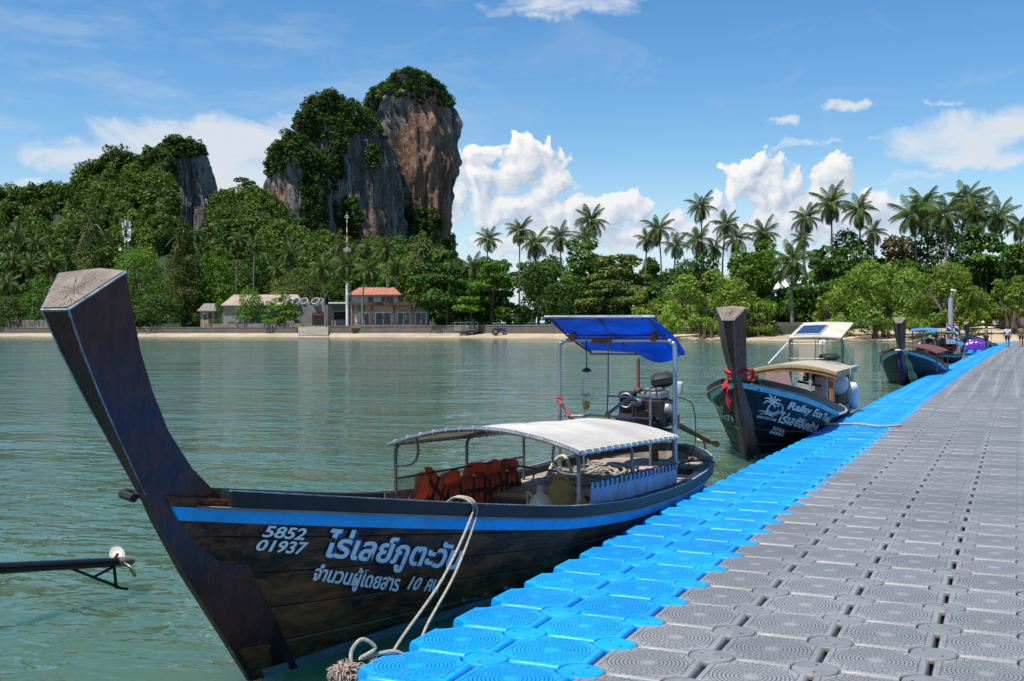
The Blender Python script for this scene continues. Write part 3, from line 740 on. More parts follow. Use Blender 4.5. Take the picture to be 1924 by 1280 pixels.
PALMS = [  # px, py of crown heart, px of the foot, distance behind the waterline, size, label
 (919, 450, 915, 46, 1., 'shorter coconut palm nearest the big cliff on its right'),
 (977, 434, 975, 52, 1.05, 'taller coconut palm standing second right of the big cliff'),
 (1006, 458, 1004, 40, 1.15, 'drooping coconut palm leaning over the dark tree, third from the big cliff'),
 (1052, 447, 1047, 50, 1.05, 'coconut palm between the drooping palm and the flat topped tree'),
 (1111, 416, 1108, 56, 1.2, 'tallest coconut palm above the flat topped layered tree'),
 (1099, 446, 1096, 48, .95, 'lower coconut palm tucked under the tallest palm of the left cluster'),
 (1216, 450, 1217, 54, .85, 'small thin coconut palm left of the tall straight one in the sky gap'),
 (1237, 432, 1237, 50, 1.05, 'tall straight coconut palm standing alone in the sky gap'),
 (1270, 462, 1268, 52, .9, 'short palm just right of the tall straight one in the sky gap'),
 (1317, 390, 1340, 50, .95, 'highest slender palm with a strongly leaning trunk'),
 (1311, 452, 1313, 46, 1., 'bushy palm crossing behind the leaning trunk'),
 (1342, 466, 1343, 56, .8, 'small palm right at the foot of the leaning trunk'),
 (1364, 424, 1366, 54, .95, 'taller palm of the pair right of the leaning trunk'),
 (1384, 450, 1385, 48, .95, 'shorter palm of the pair right of the leaning trunk'),
 (1435, 440, 1437, 54, 1.05, 'palm rising behind the small bright crown'),
 (1515, 411, 1517, 50, 1., 'palm left of the tall palm in front of the right hand cloud'),
 (1507, 450, 1509, 58, .7, 'little palm under the palm left of the tall one'),
 (1562, 384, 1563, 46, 1.15, 'tall full palm in front of the right hand cloud'),
 (1615, 396, 1612, 46, 1.05, 'tall palm just right of the full one, before the cloud edge'),
 (1640, 438, 1642, 54, .8, 'small palm low at the right edge of the cloud'),
 (1714, 406, 1712, 46, 1.2, 'dense low hanging palm at the left of the dense palm cluster'),
 (1736, 384, 1734, 56, 1.1, 'high palm behind the dense low hanging palm'),
 (1775, 406, 1776, 42, 1.15, 'palm in the middle of the dense cluster with hanging dry fronds'),
 (1815, 376, 1812, 58, 1.1, 'highest palm of the dense cluster on the right'),
 (1830, 402, 1832, 50, 1.15, 'full palm right below the highest palm of the dense cluster'),
 (1876, 410, 1876, 52, 1.05, 'single palm standing right of the dense cluster'),
 (1914, 428, 1914, 60, .85, 'small palm at the right edge of the skyline'),
 (1490, 492, 1489, 14, 1.25, 'nearer palm with a clear trunk beside the white roof'),
 (887, 505, 886, 22, 1.05, 'dry yellowish palm between the two layered trees'),
 (1735, 420, 1738, 66, .9, 'palm half hidden at the back of the dense cluster'),
 # grove on the left
 (31, 440, 33, 60, .95, 'pale palm high at the far left under the dark hill'),
 (68, 458, 66, 52, 1.05, 'bright palm left of the feathery olive tree'),
 (124, 458, 122, 58, 1., 'palm beside the feathery olive tree on its left'),
 (60, 500, 60, 38, 1.25, 'big palm in the middle of the left grove'),
 (14, 535, 12, 30, 1.25, 'low palm at the left edge of the photo'),
 (98, 492, 98, 44, 1.1, 'palm between the big grove palm and the boat prow'),
 (24, 490, 22, 46, 1.1, 'palm above the low one at the left edge'),
 (373, 440, 372, 48, .9, 'palm crown peeping over the tall feathery tree'),
 (448, 452, 446, 50, .95, 'left palm of the pair below the small left cliff'),
 (481, 455, 482, 50, .9, 'right palm of the pair below the small left cliff'),
 (545, 478, 544, 48, 1.1, 'palm above the wide rounded olive tree'),
 (608, 504, 612, 14, 1.1, 'palm with a bare trunk left of the white mast column'),
 (652, 500, 661, 13, 1.1, 'palm directly in front of the white mast column'),
 (690, 508, 683, 13, 1.05, 'palm growing in front of the red tiled roof'),
 (724, 470, 727, 40, 1.1, 'tall palm behind the right end of the red tiled roof'),
 (745, 500, 746, 46, .9, 'palm half hidden behind the red tiled roof'),
 (690, 466, 690, 58, .85, 'distant palm between the mast and the big cliff'),
 (520, 508, 518, 42, .9, 'palm beside the tree with the yellow green top'),
]
for i, (px, py, pb, off, sz, lab) in enumerate(PALMS):
    palm(px, py, pb, off, lab, sz, i, 23 if sz > 1 else 20, SKY if px > 860 else 'coconut palms left of the cliff')

# the flat-topped lone tree on the saddle
def saddle():
    d = 400; x, y = gxy(462, d); z0 = hill_top(462); z1 = zat(462, 336, d)
    t = thing('umbrella_tree', 'lone flat topped tree on the saddle between the two cliffs', 'tree', (x, y, z0)); h = z1-z0
    limbs(h+2, 3.2, 3, .3, 5, .7).build('trunk', BARK, t)
    obj('crown', crown_mesh('crown', [(-1.5, 0, h-.4, 3.0, 2.4, .8), (2, 0, h-1.8, 2.6, 2, .8), (4, 0, h-3.4, 1.8, 1.6, .7)], 500, .9, LF['jungle'], 9), t)
saddle()

# ================================================================== BUILDINGS and things on shore
GLASS = mat('dark_window', (.02, .022, .025), .12, .3, 2., spec=.6)
WHITE = mat('white_paint', (.72, .71, .68), .6, .1, 1.)
def facing(px, depth, z):
    x, y = gxy(px, depth); return (x, y, z)
class Local:
    """builds in metres on a facade that faces the bay; X and Z come from where the photograph shows the edge"""
    def __init__(s, px0, depth): s.px0, s.d, s.s = px0, depth, depth/F
    def X(s, px): return (px-s.px0)*s.s
    def Z(s, py): return (614.5+(962-s.px0)*.0032-py)*s.s+CAM_H
def bx(L, parent, name, m, px0, px1, py0, py1, y0, y1, bev=0, z0=None):
    xa, xb = L.X(px0), L.X(px1); za = L.Z(py1) if z0 is None else z0; zb = L.Z(py0)
    return MB().box(((xa+xb)/2, (y0+y1)/2, (za+zb)/2), (abs(xb-xa), y1-y0, abs(zb-za)), None, bev).build(name, m, parent, smooth=False)
TANW = mat('tan_render', (.50, .36, .24), .85, .15, .6, bump=.2)
CREAM = mat('cream_render', (.62, .58, .50), .85, .12, .5)
BROWNT = mat('brown_timber', (.10, .055, .03), .7, .3, 1.)
REDT = mat('red_roof_tile', (.36, .13, .085), .8, .2, .7, bump=.3)
BRNROOF = mat('pale_brown_roof', (.33, .25, .20), .8, .2, .5)
SLATE = mat('dark_sign_board', (.045, .05, .055), .6, .2, 1.)
def roof_hip(L, parent, px0, px1, py0, py1, ydep, m, over=.4, ridge=.3, name='roof'):
    xa, xb = L.X(px0), L.X(px1); za, zb = L.Z(py1), L.Z(py0); w = xb-xa; r = w*ridge/2
    top = MB(); y0, y1 = -over, ydep+over; ym = (y0+y1)/2
    vs = [(xa, y0, za), (xb, y0, za), (xb, y1, za), (xa, y1, za), (xa+r, ym, zb), (xb-r, ym, zb), (xa, y0, za-.18), (xb, y0, za-.18), (xb, y1, za-.18), (xa, y1, za-.18)]
    top.add(vs, [(0, 1, 5, 4), (1, 2, 5), (2, 3, 4, 5), (3, 0, 4), (0, 6, 7, 1), (1, 7, 8, 2), (2, 8, 9, 3), (3, 9, 6, 0), (9, 8, 7, 6)])
    # standing ribs up the front slope
    ro = top.build(name, m, parent, smooth=False); rb = MB(); n = int(w/.9)
    for i in range(1, n):
        x = lerp(xa, xb, i/n); t0 = min(1, max(0, (x-xa)/r)) if r > 0 else 1; t1 = min(1, max(0, (xb-x)/r)) if r > 0 else 1; t = min(t0, t1)
        a = Vector((x, y0, za+.02)); b = Vector((x, lerp(y0, ym, t), lerp(za, zb, t)+.02)); rb.tube([a, b], .045, 4)
    rb.build('rib', m, ro)
    return ro
def shops():
    px0 = 706; dep = D(px0)+15.5; L = Local(px0, dep)
    t = thing('shop_building', 'single storey shop building with tan walls and brown eaves behind the sea wall', 'building', facing(px0, dep, 0), YAW)
    bx(L, t, 'wall', TANW, 664, 801, 574, 612, .5, 9, z0=1.9)
    bx(L, t, 'fascia', BROWNT, 660, 806, 568, 574, -1.2, 9.3)
    for a in (664, 698, 740, 774): bx(L, t, 'post', BROWNT, a, a+3.2, 574, 612, -.9, -.6, z0=1.9)
    for a, b in ((676, 694), (705, 735), (746, 770), (780, 801)):
        w = bx(L, t, 'shop_door', GLASS, a, b, 588, 611, .40, .49)
        for c in (a, (a+b)/2, b): bx(L, w, 'frame', WHITE, c-.9, c+.9, 588, 611, .33, .42)
        bx(L, w, 'frame', WHITE, a-1, b+1, 586.3, 588.3, .32, .43)
    for a, b in ((667, 674), (737, 744)): bx(L, t, 'poster', mat('pale_poster', (.55, .6, .5), .7, .5, 3.), a, b, 590, 606, .42, .5)
    for i, (a, m) in enumerate(((683, (.28, .06, .05)), (712, (.06, .11, .24)), (722, (.32, .2, .08)), (755, (.08, .2, .12)), (763, (.5, .46, .42)), (788, (.24, .08, .14)))):
        g = MB(); X = L.X(a); zt = L.Z(592)
        g.tube([(X-.25, .12, zt+.06), (X, .12, zt+.14), (X+.25, .12, zt+.06)], .02, 5)
        g.slab([[(X+sx*w, .12+.04*math.sin(i+sx*3), zz) for sx in (-1, -.3, .4, 1)] for zz, w in ((zt+.05, .22), (zt-.25, .26), (zt-.6, .24), (zt-.9, .3))], .04)
        tag(g.build('hanging_garment', mat('cloth_%d' % i, m, .8, .2, 3.), loc=(0, 0, 0)), 'garment hanging by the shop doors, %s' % ['red, leftmost', 'blue, second from left', 'orange, beside the blue one', 'green, in the third doorway', 'cream, right of the green one', 'pink, farthest right'][i], 'clothes', 'clothes displayed at the shop fronts')
        o = bpy.data.objects[-1] if False else None
    bx(L, t, 'step', CONCL, 660, 806, 610.5, 612.5, -1.6, .5, z0=1.8)
    # round green sign on the upper wall
    c = MB(); c.lathe([(.85, -.05), (.85, .05), (.78, .07)], (L.X(678), .2, L.Z(580)), 20, Matrix.Rotation(PI/2, 4, 'X'))
    c.build('round_sign', mat('green_sign', (.03, .25, .16), .5, .2, 2.), t)
    return t
SH = shops()
for o in list(bpy.data.objects):
    if o.name.startswith('hanging_garment'): o.location = SH.location; o.rotation_euler = SH.rotation_euler
def gate():
    px0 = 640; dep = D(px0)+15.; L = Local(px0, dep)
    t = thing('entrance_kiosk', 'small open kiosk with a dark grey sign board left of the shops', 'kiosk', facing(px0, dep, 0), YAW)
    bx(L, t, 'sign_board', SLATE, 625, 657, 571, 586, -.2, .1)
    bx(L, t, 'back_wall', mat('dark_shop_inside', (.03, .028, .026), .9), 626, 660, 586, 612, 3.4, 3.6, z0=1.9)
    bx(L, t, 'roof', CREAM, 618, 662, 568, 571, -.6, 4)
    for a in (625, 655): bx(L, t, 'post', SLATE, a, a+2.5, 586, 612, -.2, .1, z0=1.9)
    bx(L, t, 'counter', mat('grey_block', (.22, .21, .2), .9, .2, .8), 622, 650, 601, 612, .6, 1.2, z0=1.9)
gate()
def redhouse():
    px0 = 705; dep = D(px0)+34; L = Local(px0, dep)
    t = thing('house', 'two storey white house with a red tiled hip roof behind the shops', 'house', facing(px0, dep, 0), YAW)
    bx(L, t, 'wall', CREAM, 659, 748, 552, 612, 0, 9, z0=2.2)
    roof_hip(L, t, 653, 754, 539, 554, 9, REDT, .9, .34)
    for a, b in ((693, 700), (717, 723), (727, 731), (733.5, 738)):
        w = bx(L, t, 'window', GLASS, a, b, 558, 569, -.03, .05)
        for c in (a, b): bx(L, w, 'frame', BROWNT, c-.5, c+.5, 557.5, 569.5, -.07, -.02)
    bx(L, t, 'eave_band', BROWNT, 656, 751, 552.6, 554.2, -.35, -.05)
redhouse()
def longhouse():
    px0 = 490; dep = D(px0)+20; L = Local(px0, dep)
    t = thing('long_building', 'long low grey building with a pale brown roof and white roof fans', 'building', facing(px0, dep, 0), YAW)
    GW = mat('grey_render', (.26, .25, .23), .9, .2, .4, bump=.2)
    bx(L, t, 'wall', GW, 420, 560, 573, 612, 0, 10, z0=1.9)
    bx(L, t, 'block_wall', mat('grey_block', (.22, .21, .2), .9, .2, .8), 561, 619, 574, 612, -2.2, 6, z0=1.9)
    roof_hip(L, t, 416, 566, 552.5, 573.5, 10, BRNROOF, .6, .18)
    bx(L, t, 'garage_opening', mat('dark_shop_inside', (.03, .028, .026), .9), 590, 612, 588, 611, -2.24, -2.1)
    sh = bx(L, t, 'shutter', mat('red_shutter', (.28, .03, .03), .6), 592, 609, 588.5, 594, -2.3, -2.25)
    for i, px in enumerate((549, 561, 575, 597, 605)):
        X, Z = L.X(px), L.Z(571); r = .95 if i in (1, 2, 3) else .8
        Mx = Matrix.Rotation(math.radians(48), 4, 'X') @ Matrix.Rotation(math.radians(-14), 4, 'Y')
        f = MB().lathe([(r, -.9), (r, .5), (r*.9, .5), (r*.9, .45)], (X, -1.4-(i % 2)*.5, Z+.3), 18, Mx).build('roof_fan', WHITE, t)
        MB().lathe([(r*.93, .46), (r*.93, .502)], (X, -1.4-(i % 2)*.5, Z+.3), 16, Mx).build('fan_mouth', mat('dark_shop_inside', (.03, .028, .026), .9), f)
        bx(L, t, 'fan_base', WHITE, px-6, px+6, 568, 577, -2., -.4)
longhouse()
def hut():
    px0 = 390; dep = D(px0)+20; L = Local(px0, dep)
    t = thing('small_hut', 'small beige hut at the left end of the long grey building', 'hut', facing(px0, dep, 0), YAW)
    bx(L, t, 'wall', mat('beige_render', (.42, .33, .2), .85, .2, .6), 377, 402, 582, 612, 0, 4, z0=1.9)
    roof_hip(L, t, 372, 408, 570, 584, 4, mat('grey_roof', (.2, .18, .16), .85), .5, .4)
    w = bx(L, t, 'window', GLASS, 382, 389, 590, 600, -.05, .04); bx(L, w, 'frame', WHITE, 381, 390, 588.8, 590, -.08, .02)
    bx(L, t, 'door', BROWNT, 392, 398, 588, 611, -.05, .04)
hut()
def whiteroof():
    px0 = 1502; dep = D(px0)+36; L = Local(px0, dep)
    t = thing('white_roofed_house', 'house with a bright white roof half hidden in the wood', 'house', facing(px0, dep, 0), YAW)
    bx(L, t, 'wall', CREAM, 1476, 1530, 540, 600, 0, 6, z0=2.2); roof_hip(L, t, 1466, 1540, 516, 541, 6, mat('white_sheet_roof', (.75, .77, .8), .4, .05, 1.), .8, .5)
    for a in (1482, 1500, 1516): w = bx(L, t, 'window', GLASS, a, a+8, 552, 570, -.05, .05)
whiteroof()
def masts():
    d = D(653)+15; x, y = gxy(653, d); L = Local(653, d); zt = L.Z(404)
    t = thing('radio_mast', 'red and white radio mast rising from a white column beside the shops', 'mast', (x, y, 0), YAW)
    RD = mat('mast_red', (.5, .06, .04), .6); 
    MB().lathe([(.34, 1.9), (.34, L.Z(492)), (.3, L.Z(490))], n=14).build('column', WHITE, t)
    z0, z1 = L.Z(490), L.Z(410); n = 9
    for i in range(n): MB().lathe([(.12, lerp(z0, z1, i/n)), (.12, lerp(z0, z1, (i+1)/n)-.01)], n=8).build('mast_section', RD if i % 2 else WHITE, t)
    b = MB()
    for pyy, w in ((409, .9), (406, .6)): b.box((0, 0, L.Z(pyy)), (w, .5, .12))
    b.tube([(0, 0, z1), (0, 0, zt+.6)], .04, 6); b.build('antenna_head', WHITE, t)
    for k in range(6): a = k*PI/3; MB().box((math.cos(a)*.7, math.sin(a)*.7, L.Z(470)), (.25, .12, .8), Matrix.Rotation(a+PI/2, 4, 'Z')).build('antenna_panel', mat('galvanised', (.42, .43, .44), .4, .2, 3., metal=.6), t)
    d = D(240)+50; x, y = gxy(240, d); L = Local(240, d)
    t = thing('antenna_tower', 'white antenna tower with panel aerials above the trees on the left', 'antenna tower', (x, y, 0), YAW)
    GV = mat('galvanised', (.42, .43, .44), .4, .2, 3., metal=.6)
    b = MB()
    for sx, sy in ((-.5, -.3), (.5, -.3), (0, .5)): b.tube([(sx*1.5, sy*1.5, 2), (sx, sy, L.Z(408))], .06, 6)
    z = 4.
    while z < L.Z(412): b.tube([(-.5, -.3, z), (.5, -.3, z+.8), (0, .5, z+1.6), (-.5, -.3, z+2.4)], .03, 4); z += 2.4
    b.build('lattice', GV, t)
    for k, (a, zz) in enumerate(((233, 424), (239, 420), (246, 422), (235, 438), (243, 436), (238, 452), (247, 440))):
        MB().box((L.X(a), -.7 if k % 2 else -.3, L.Z(zz)), (.34, .2, 1.5), None, .04).build('antenna_panel', WHITE, t)
    for a, zz, r in ((247, 432, .5), (245, 450, .6), (229, 468, .45)): MB().lathe([(.08, 0), (r*.7, .1), (r, .25), (r*.96, .27), (.02, .1)], (L.X(a), -.7, L.Z(zz)), 14, Matrix.Rotation(PI/2, 4, 'X')).build('dish', WHITE, t)
masts()
GALV = mat('galvanised', (.42, .43, .44), .4, .2, 3., metal=.6)
TYRE = mat('rubber', (.02, .02, .02), .85, .3, 4.)
def wheel(parent, c, r, w, axis='Y', name='wheel'):
    Mx = Matrix.Rotation(PI/2, 4, 'X') if axis == 'Y' else Matrix.Rotation(PI/2, 4, 'Y')
    o = MB().lathe([(r*.55, -w/2), (r*.9, -w/2), (r, -w*.3), (r, w*.3), (r*.9, w/2), (r*.55, w/2)], c, 18, Mx).build(name, TYRE, parent)
    MB().lathe([(r*.52, -w*.52), (r*.3, -w*.56), (r*.3, w*.56), (r*.52, w*.52)], c, 14, Mx).build('rim', mat('wheel_rim', (.3, .12, .05), .6), o); return o
def trailer():
    px0 = 876; dep = D(px0)+8; L = Local(px0, dep); z0 = gz(8)
    t = thing('passenger_trailer', 'railed passenger trailer with a flat roof parked by the sea wall', 'trailer', facing(px0, dep, z0), YAW)
    DK = mat('dark_steel', (.04, .04, .042), .6, .3, 3.); w = L.s*22
    MB().box((0, 0, .62), (2*w, 1.7, .14)).build('bed', DK, t)
    MB().box((0, 0, 2.45), (2*w+.2, 1.9, .07)).build('roof', mat('grey_sheet', (.3, .31, .32), .6), t)
    for k in range(5):
        for sy in (-.8, .8): MB().tube([(-w+.05+k*(2*w-.1)/4, sy, .6), (-w+.05+k*(2*w-.1)/4, sy, 2.44)], .035, 6).build('post', GALV, t)
    for z in (1.0, 1.35, 1.7):
        for sy in (-.8, .8): MB().tube([(-w, sy, z), (w, sy, z)], .025, 6).build('rail', GALV, t)
    for sx in (-.4, .5):
        for sy in (-.75, .75): wheel(t, (sx*w, sy, .38), .38, .2)
    MB().tube([(w, 0, .5), (w+1.2, 0, .45)], .05, 6).build('tow_bar', DK, t)
trailer()
def tractor():
    px0 = 937; dep = D(px0)+8; L = Local(px0, dep); z0 = gz(8)
    t = thing('farm_tractor', 'blue farm tractor with big rear wheels standing on the sand', 'tractor', facing(px0, dep, z0), YAW)
    BL = mat('tractor_blue', (.02, .06, .22), .45, .3, 3.)
    MB().box((.65, 0, 1.05), (1.5, .62, .6), None, .08).build('bonnet', BL, t)
    MB().box((-.45, 0, .9), (1., .5, .5), None, .05).build('gearbox', mat('dark_steel', (.04, .04, .042), .6), t)
    MB().box((-.6, 0, 1.25), (.5, .55, .12), None, .04).add([], []).box((-.83, 0, 1.5), (.1, .5, .45), None, .03).build('seat', TYRE, t)
    MB().tube([(.0, 0, 1.2), (-.2, 0, 1.5)], .03, 6).tube([(-.2+.18*math.cos(a)*.4, .18*math.sin(a), 1.5+.18*math.cos(a)*.9) for a in np.linspace(0, 2*PI, 13)], .018, 5).build('steering_wheel', TYRE, t)
    MB().tube([(1.0, .1, 1.3), (1.0, .1, 1.95)], .04, 6).build('exhaust', TYRE, t)
    for sy in (-.7, .7):
        wheel(t, (-.6, sy, .68), .68, .36, name='rear_wheel'); wheel(t, (1.1, sy*.85, .4), .4, .22, name='front_wheel')
        MB().tube([(-.6+.78*math.cos(a), sy, .7+.78*math.sin(a)) for a in np.linspace(.3, 2.6, 9)], .06, 6).build('mudguard', BL, t)
    for sx in (-.95, .1):
        for sy in (-.5, .5): MB().tube([(sx, sy, 1.1), (sx, sy, 2.2)], .03, 6).build('canopy_post', GALV, t)
    MB().box((-.42, 0, 2.23), (1.5, 1.3, .06), None, .02).build('canopy', mat('grey_sheet', (.3, .31, .32), .6), t)
tractor()
def right_beach():
    d = D(1900)+26; L = Local(1900, d); zg = gz(26, 1900)
    t = thing('wooden_fence', 'weathered wooden board fence at the top of the beach on the right', 'fence', facing(1900, d, 0), YAW)
    WD = mat('grey_boards', (.20, .17, .14), .9, .35, 2., stretch=(1, 1, .2), rand=.25)
    n = 34
    for i in range(n):
        a = 1880+i*4.2; hgt = L.Z(597+2*math.sin(i*1.7)); MB().box((L.X(a), .04*(i % 2), (zg+hgt)/2), (L.s*4.0, .05, hgt-zg)).build('board', WD, t, smooth=False)
    for zz in (.5, 1.6): MB().box((L.X(1950), .12, zg+zz), (L.s*142, .06, .1)).build('rail', WD, t, smooth=False)
    d = D(1830)+24; L = Local(1830, d); zg = gz(24, 1830)
    for (a, b, c, e, col, lab, nm) in ((1811, 1820, 600, 609, (.62, .55, .06), 'yellow square sign board under the mangrove', 'yellow'), (1823, 1835, 600, 608, (.05, .34, .36), 'teal sign board on the beach under the trees', 'teal'), (1848, 1856, 602, 609, (.42, .12, .22), 'dull pink notice board between two other boards', 'pink'), (1864, 1876, 601, 611, (.6, .62, .56), 'white notice board beside the wooden fence', 'white')):
        t = thing('sign_board', lab, 'sign', facing((a+b)/2, d, zg), YAW, 'boards at the top of the beach'); w = (b-a)*L.s; z0, z1 = L.Z(e), L.Z(c)
        MB().box((0, 0, (z0+z1)/2-zg), (w, .06, z1-z0)).build('panel', mat('sign_'+nm, col, .6, .15, 2.), t, smooth=False)
        for sx in (-.42, .42): MB().tube([(w*sx, .06, -.3), (w*sx, .06, z1-zg)], .04, 6).build('post', BROWNT, t)
    d = D(1835)+30; L = Local(1835, d)
    t = thing('beach_shed', 'low dark open shed behind the sign boards', 'shed', facing(1845, d, 0), YAW)
    bx(L, t, 'back_wall', mat('shed_dark', (.06, .05, .045), .9), 1790, 1880, 598, 622, 2, 2.3, z0=2); bx(L, t, 'roof', mat('shed_roof', (.16, .13, .11), .9), 1788, 1884, 594, 598, -.8, 3)
    for a in (1792, 1820, 1850, 1878): bx(L, t, 'post', BROWNT, a, a+1.6, 598, 622, -.4, -.25, z0=2)
right_beach()

# ================================================================== PONTOON
DECK = .32
X0, Y0 = -2.348, 5.436           # a coupling pin between the two blue rows
def plastic(name, col, tread=True, dirt=.26):
    m = bpy.data.materials.new(name); m.use_nodes = True; t = NT(m.node_tree); b = t.n['Principled BSDF']
    tc = t.node('ShaderNodeTexCoord'); p = t.sep(tc.outputs['Object']); oi = t.node('ShaderNodeObjectInfo')
    def wrap(v): return t.m('MULTIPLY', t.m('SUBTRACT', t.m('FRACT', t.m('MULTIPLY_ADD', v, 2., .5)), .5), .5)
    wx, wy = wrap(p[0]), wrap(p[1])
    geo = t.node('ShaderNodeNewGeometry'); big = t.noise(geo.outputs['Position'], 1.3, 5, .65); fine = t.noise(geo.outputs['Position'], 26., 4, .65)
    cell = t.node('ShaderNodeTexWhiteNoise'); cell.noise_dimensions = '2D'
    gp = t.sep(geo.outputs['Position'])
    t.put(cell.inputs[0], t.comb(t.m('FLOOR', t.m('MULTIPLY', t.m('SUBTRACT', gp[0], X0), 2.)), t.m('FLOOR', t.m('MULTIPLY', t.m('SUBTRACT', gp[1], Y0), 2.)), 0.))
    c = t.mix(t.ss(big, .3, .7), tuple(x*.90 for x in col), tuple(min(1, x*1.06) for x in col))
    c = t.mix(t.m('MULTIPLY', t.ss(fine, .45, .75), dirt), c, (.30, .28, .25))
    hsv = t.node('ShaderNodeHueSaturation'); t.put(hsv.inputs['Value'], t.mr(cell.outputs[0], 0, 1, .86, 1.10)); t.put(hsv.inputs['Color'], c); c = hsv.outputs[0]
    if tread:
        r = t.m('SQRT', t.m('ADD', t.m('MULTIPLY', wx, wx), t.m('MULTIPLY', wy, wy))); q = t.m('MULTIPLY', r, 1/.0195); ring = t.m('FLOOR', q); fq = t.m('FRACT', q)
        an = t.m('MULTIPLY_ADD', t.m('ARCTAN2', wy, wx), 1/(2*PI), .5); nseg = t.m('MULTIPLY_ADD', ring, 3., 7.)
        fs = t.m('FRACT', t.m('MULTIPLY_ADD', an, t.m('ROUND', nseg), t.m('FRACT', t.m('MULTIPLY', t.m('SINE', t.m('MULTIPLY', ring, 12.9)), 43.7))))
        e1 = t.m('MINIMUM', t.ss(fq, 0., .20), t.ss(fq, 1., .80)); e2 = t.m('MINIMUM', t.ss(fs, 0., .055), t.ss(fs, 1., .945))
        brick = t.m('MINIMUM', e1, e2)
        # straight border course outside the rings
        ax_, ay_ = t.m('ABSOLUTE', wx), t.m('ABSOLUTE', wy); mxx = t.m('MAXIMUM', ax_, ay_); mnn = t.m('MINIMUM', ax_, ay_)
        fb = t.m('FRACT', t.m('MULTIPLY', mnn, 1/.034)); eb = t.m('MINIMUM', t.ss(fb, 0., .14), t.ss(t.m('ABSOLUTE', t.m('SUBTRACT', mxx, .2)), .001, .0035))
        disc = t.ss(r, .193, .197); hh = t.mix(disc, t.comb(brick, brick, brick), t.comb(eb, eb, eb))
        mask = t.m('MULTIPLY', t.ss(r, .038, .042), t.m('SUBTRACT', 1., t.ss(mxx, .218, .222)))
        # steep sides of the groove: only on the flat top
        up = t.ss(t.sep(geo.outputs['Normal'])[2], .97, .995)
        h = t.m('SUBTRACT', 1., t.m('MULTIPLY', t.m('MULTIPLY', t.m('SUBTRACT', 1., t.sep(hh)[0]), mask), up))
        bp = t.node('ShaderNodeBump'); bp.inputs['Strength'].default_value = 1; bp.inputs['Distance'].default_value = .009
        t.put(bp.inputs['Height'], t.m('MULTIPLY_ADD', fine, .06, h)); t.put(b.inputs['Normal'], bp.outputs[0])
        c = t.mix(t.m('MULTIPLY', t.m('SUBTRACT', 1., h), .30), c, tuple(x*.25 for x in col))    # groove shade painted into the base colour
    t.put(b.inputs['Base Color'], c); t.put(b.inputs['Roughness'], t.mr(fine, .3, .7, .34, .52)); b.inputs['Specular IOR Level'].default_value = .42
    return m
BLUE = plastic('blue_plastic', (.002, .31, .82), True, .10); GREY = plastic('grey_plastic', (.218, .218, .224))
BLUEP = plastic('blue_pin_plastic', (.002, .29, .80), False, .10); GREYP = plastic('grey_pin_plastic', (.178, .178, .183), False)
HOLE = mat('pin_hole', (.01, .01, .012), .8)
def block_mesh(m, lod=0):
    """float block: 0.5 m square with scooped corners and rounded shoulders"""
    h = .25; rc = .1165
    def ring(ins, z, na):
        out = []; e = h-ins; k = rc+ins*.35
        for cx, cy, a0 in ((1, -1, 180), (1, 1, 270), (-1, 1, 0), (-1, -1, 90)):
            cxx, cyy = cx*h, cy*h
            lo = math.degrees(math.asin(min(.95, ins/k)))
            for i in range(na):
                a = math.radians(a0-lo-(90-2*lo)*i/(na-1)); 
                a = math.radians(a0) - math.radians(lo) - math.radians(90-2*lo)*i/(na-1)
                xx, yy = cxx+k*math.cos(a), cyy+k*math.sin(a); out.append((xx-math.copysign(.0025*min(1, max(0, (abs(xx)-.15)/.085)), xx), yy, z))
        return out
    na = 6 if lod == 0 else 3
    lv = ((.006, -.33), (.006, -.034), (.009, -.018), (.014, -.007), (.020, -.0015), (.025, 0), (.030, .0002)) if lod == 0 else ((.009, -.2), (.009, -.026), (.022, 0), (.029, .0002))
    b = MB(); secs = []
    for ins, z in lv:
        r = ring(ins, z, na)
        secs.append(r)
    b.loft(secs, True)
    return b
def fixwind(b):
    me = b.mesh('float_block', None, False); bm = bmesh.new(); bm.from_mesh(me); bmesh.ops.recalc_face_normals(bm, faces=bm.faces); bm.to_mesh(me); bm.free(); return me
def mk_block(m, lod):
    me = fixwind(block_mesh(m, lod)); me.materials.append(m); sharp(me, 50); return me
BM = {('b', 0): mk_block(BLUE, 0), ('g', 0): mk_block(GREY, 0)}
def pin_mb(n=20):
    b = MB(); b.lathe([(.080, -.3), (.080, -.032), (.110, -.026), (.111, -.018), (.110, -.007), (.106, -.002), (.098, -.0005), (.0, -.0005)], n=n); return b
def pin_mesh(m):
    me = pin_mb().mesh('coupling_pin', m); return me
PM = {'b': pin_mesh(BLUEP), 'g': pin_mesh(GREYP)}
HM = MB().lathe([(.0075, 0), (.0075, .0015), (0, .0015)], (.055, .02, -.0012), 8).lathe([(.0075, 0), (.0075, .0015), (0, .0015)], (-.055, -.025, -.0012), 8).mesh('pin_hole', HOLE)
PON = thing('floating_pontoon', 'long floating pontoon walkway of grey plastic cubes with a blue edge', 'pontoon', (0, 0, 0))
def bend(y): return 1.2*(max(0, y-8)/72)**1.5          # the far half swings gently to the right
def wob(x, y): return DECK+.010*math.sin(y*.21+1)+.006*math.sin(y*.83+x)-.010
blocks = []; pins = []
NC = 9
for j in range(-10, 240):
    y = Y0+.25+.5*j
    if y < .3: continue
    for i in range(-1, NC-1):
        x = X0+.25+.5*i; blue = i < 1
        blocks.append((x, y, 'b' if blue else 'g'))
    for i in range(0, NC-1):
        pins.append((X0+.5*i, Y0+.5*j, 'b' if i < 2 else 'g'))
for k in range(3):                        # finger pontoon at the far end
    for j in range(4):
        blocks.append((X0-.75-.5*k, Y0+.25+.5*(149+j), 'b'))
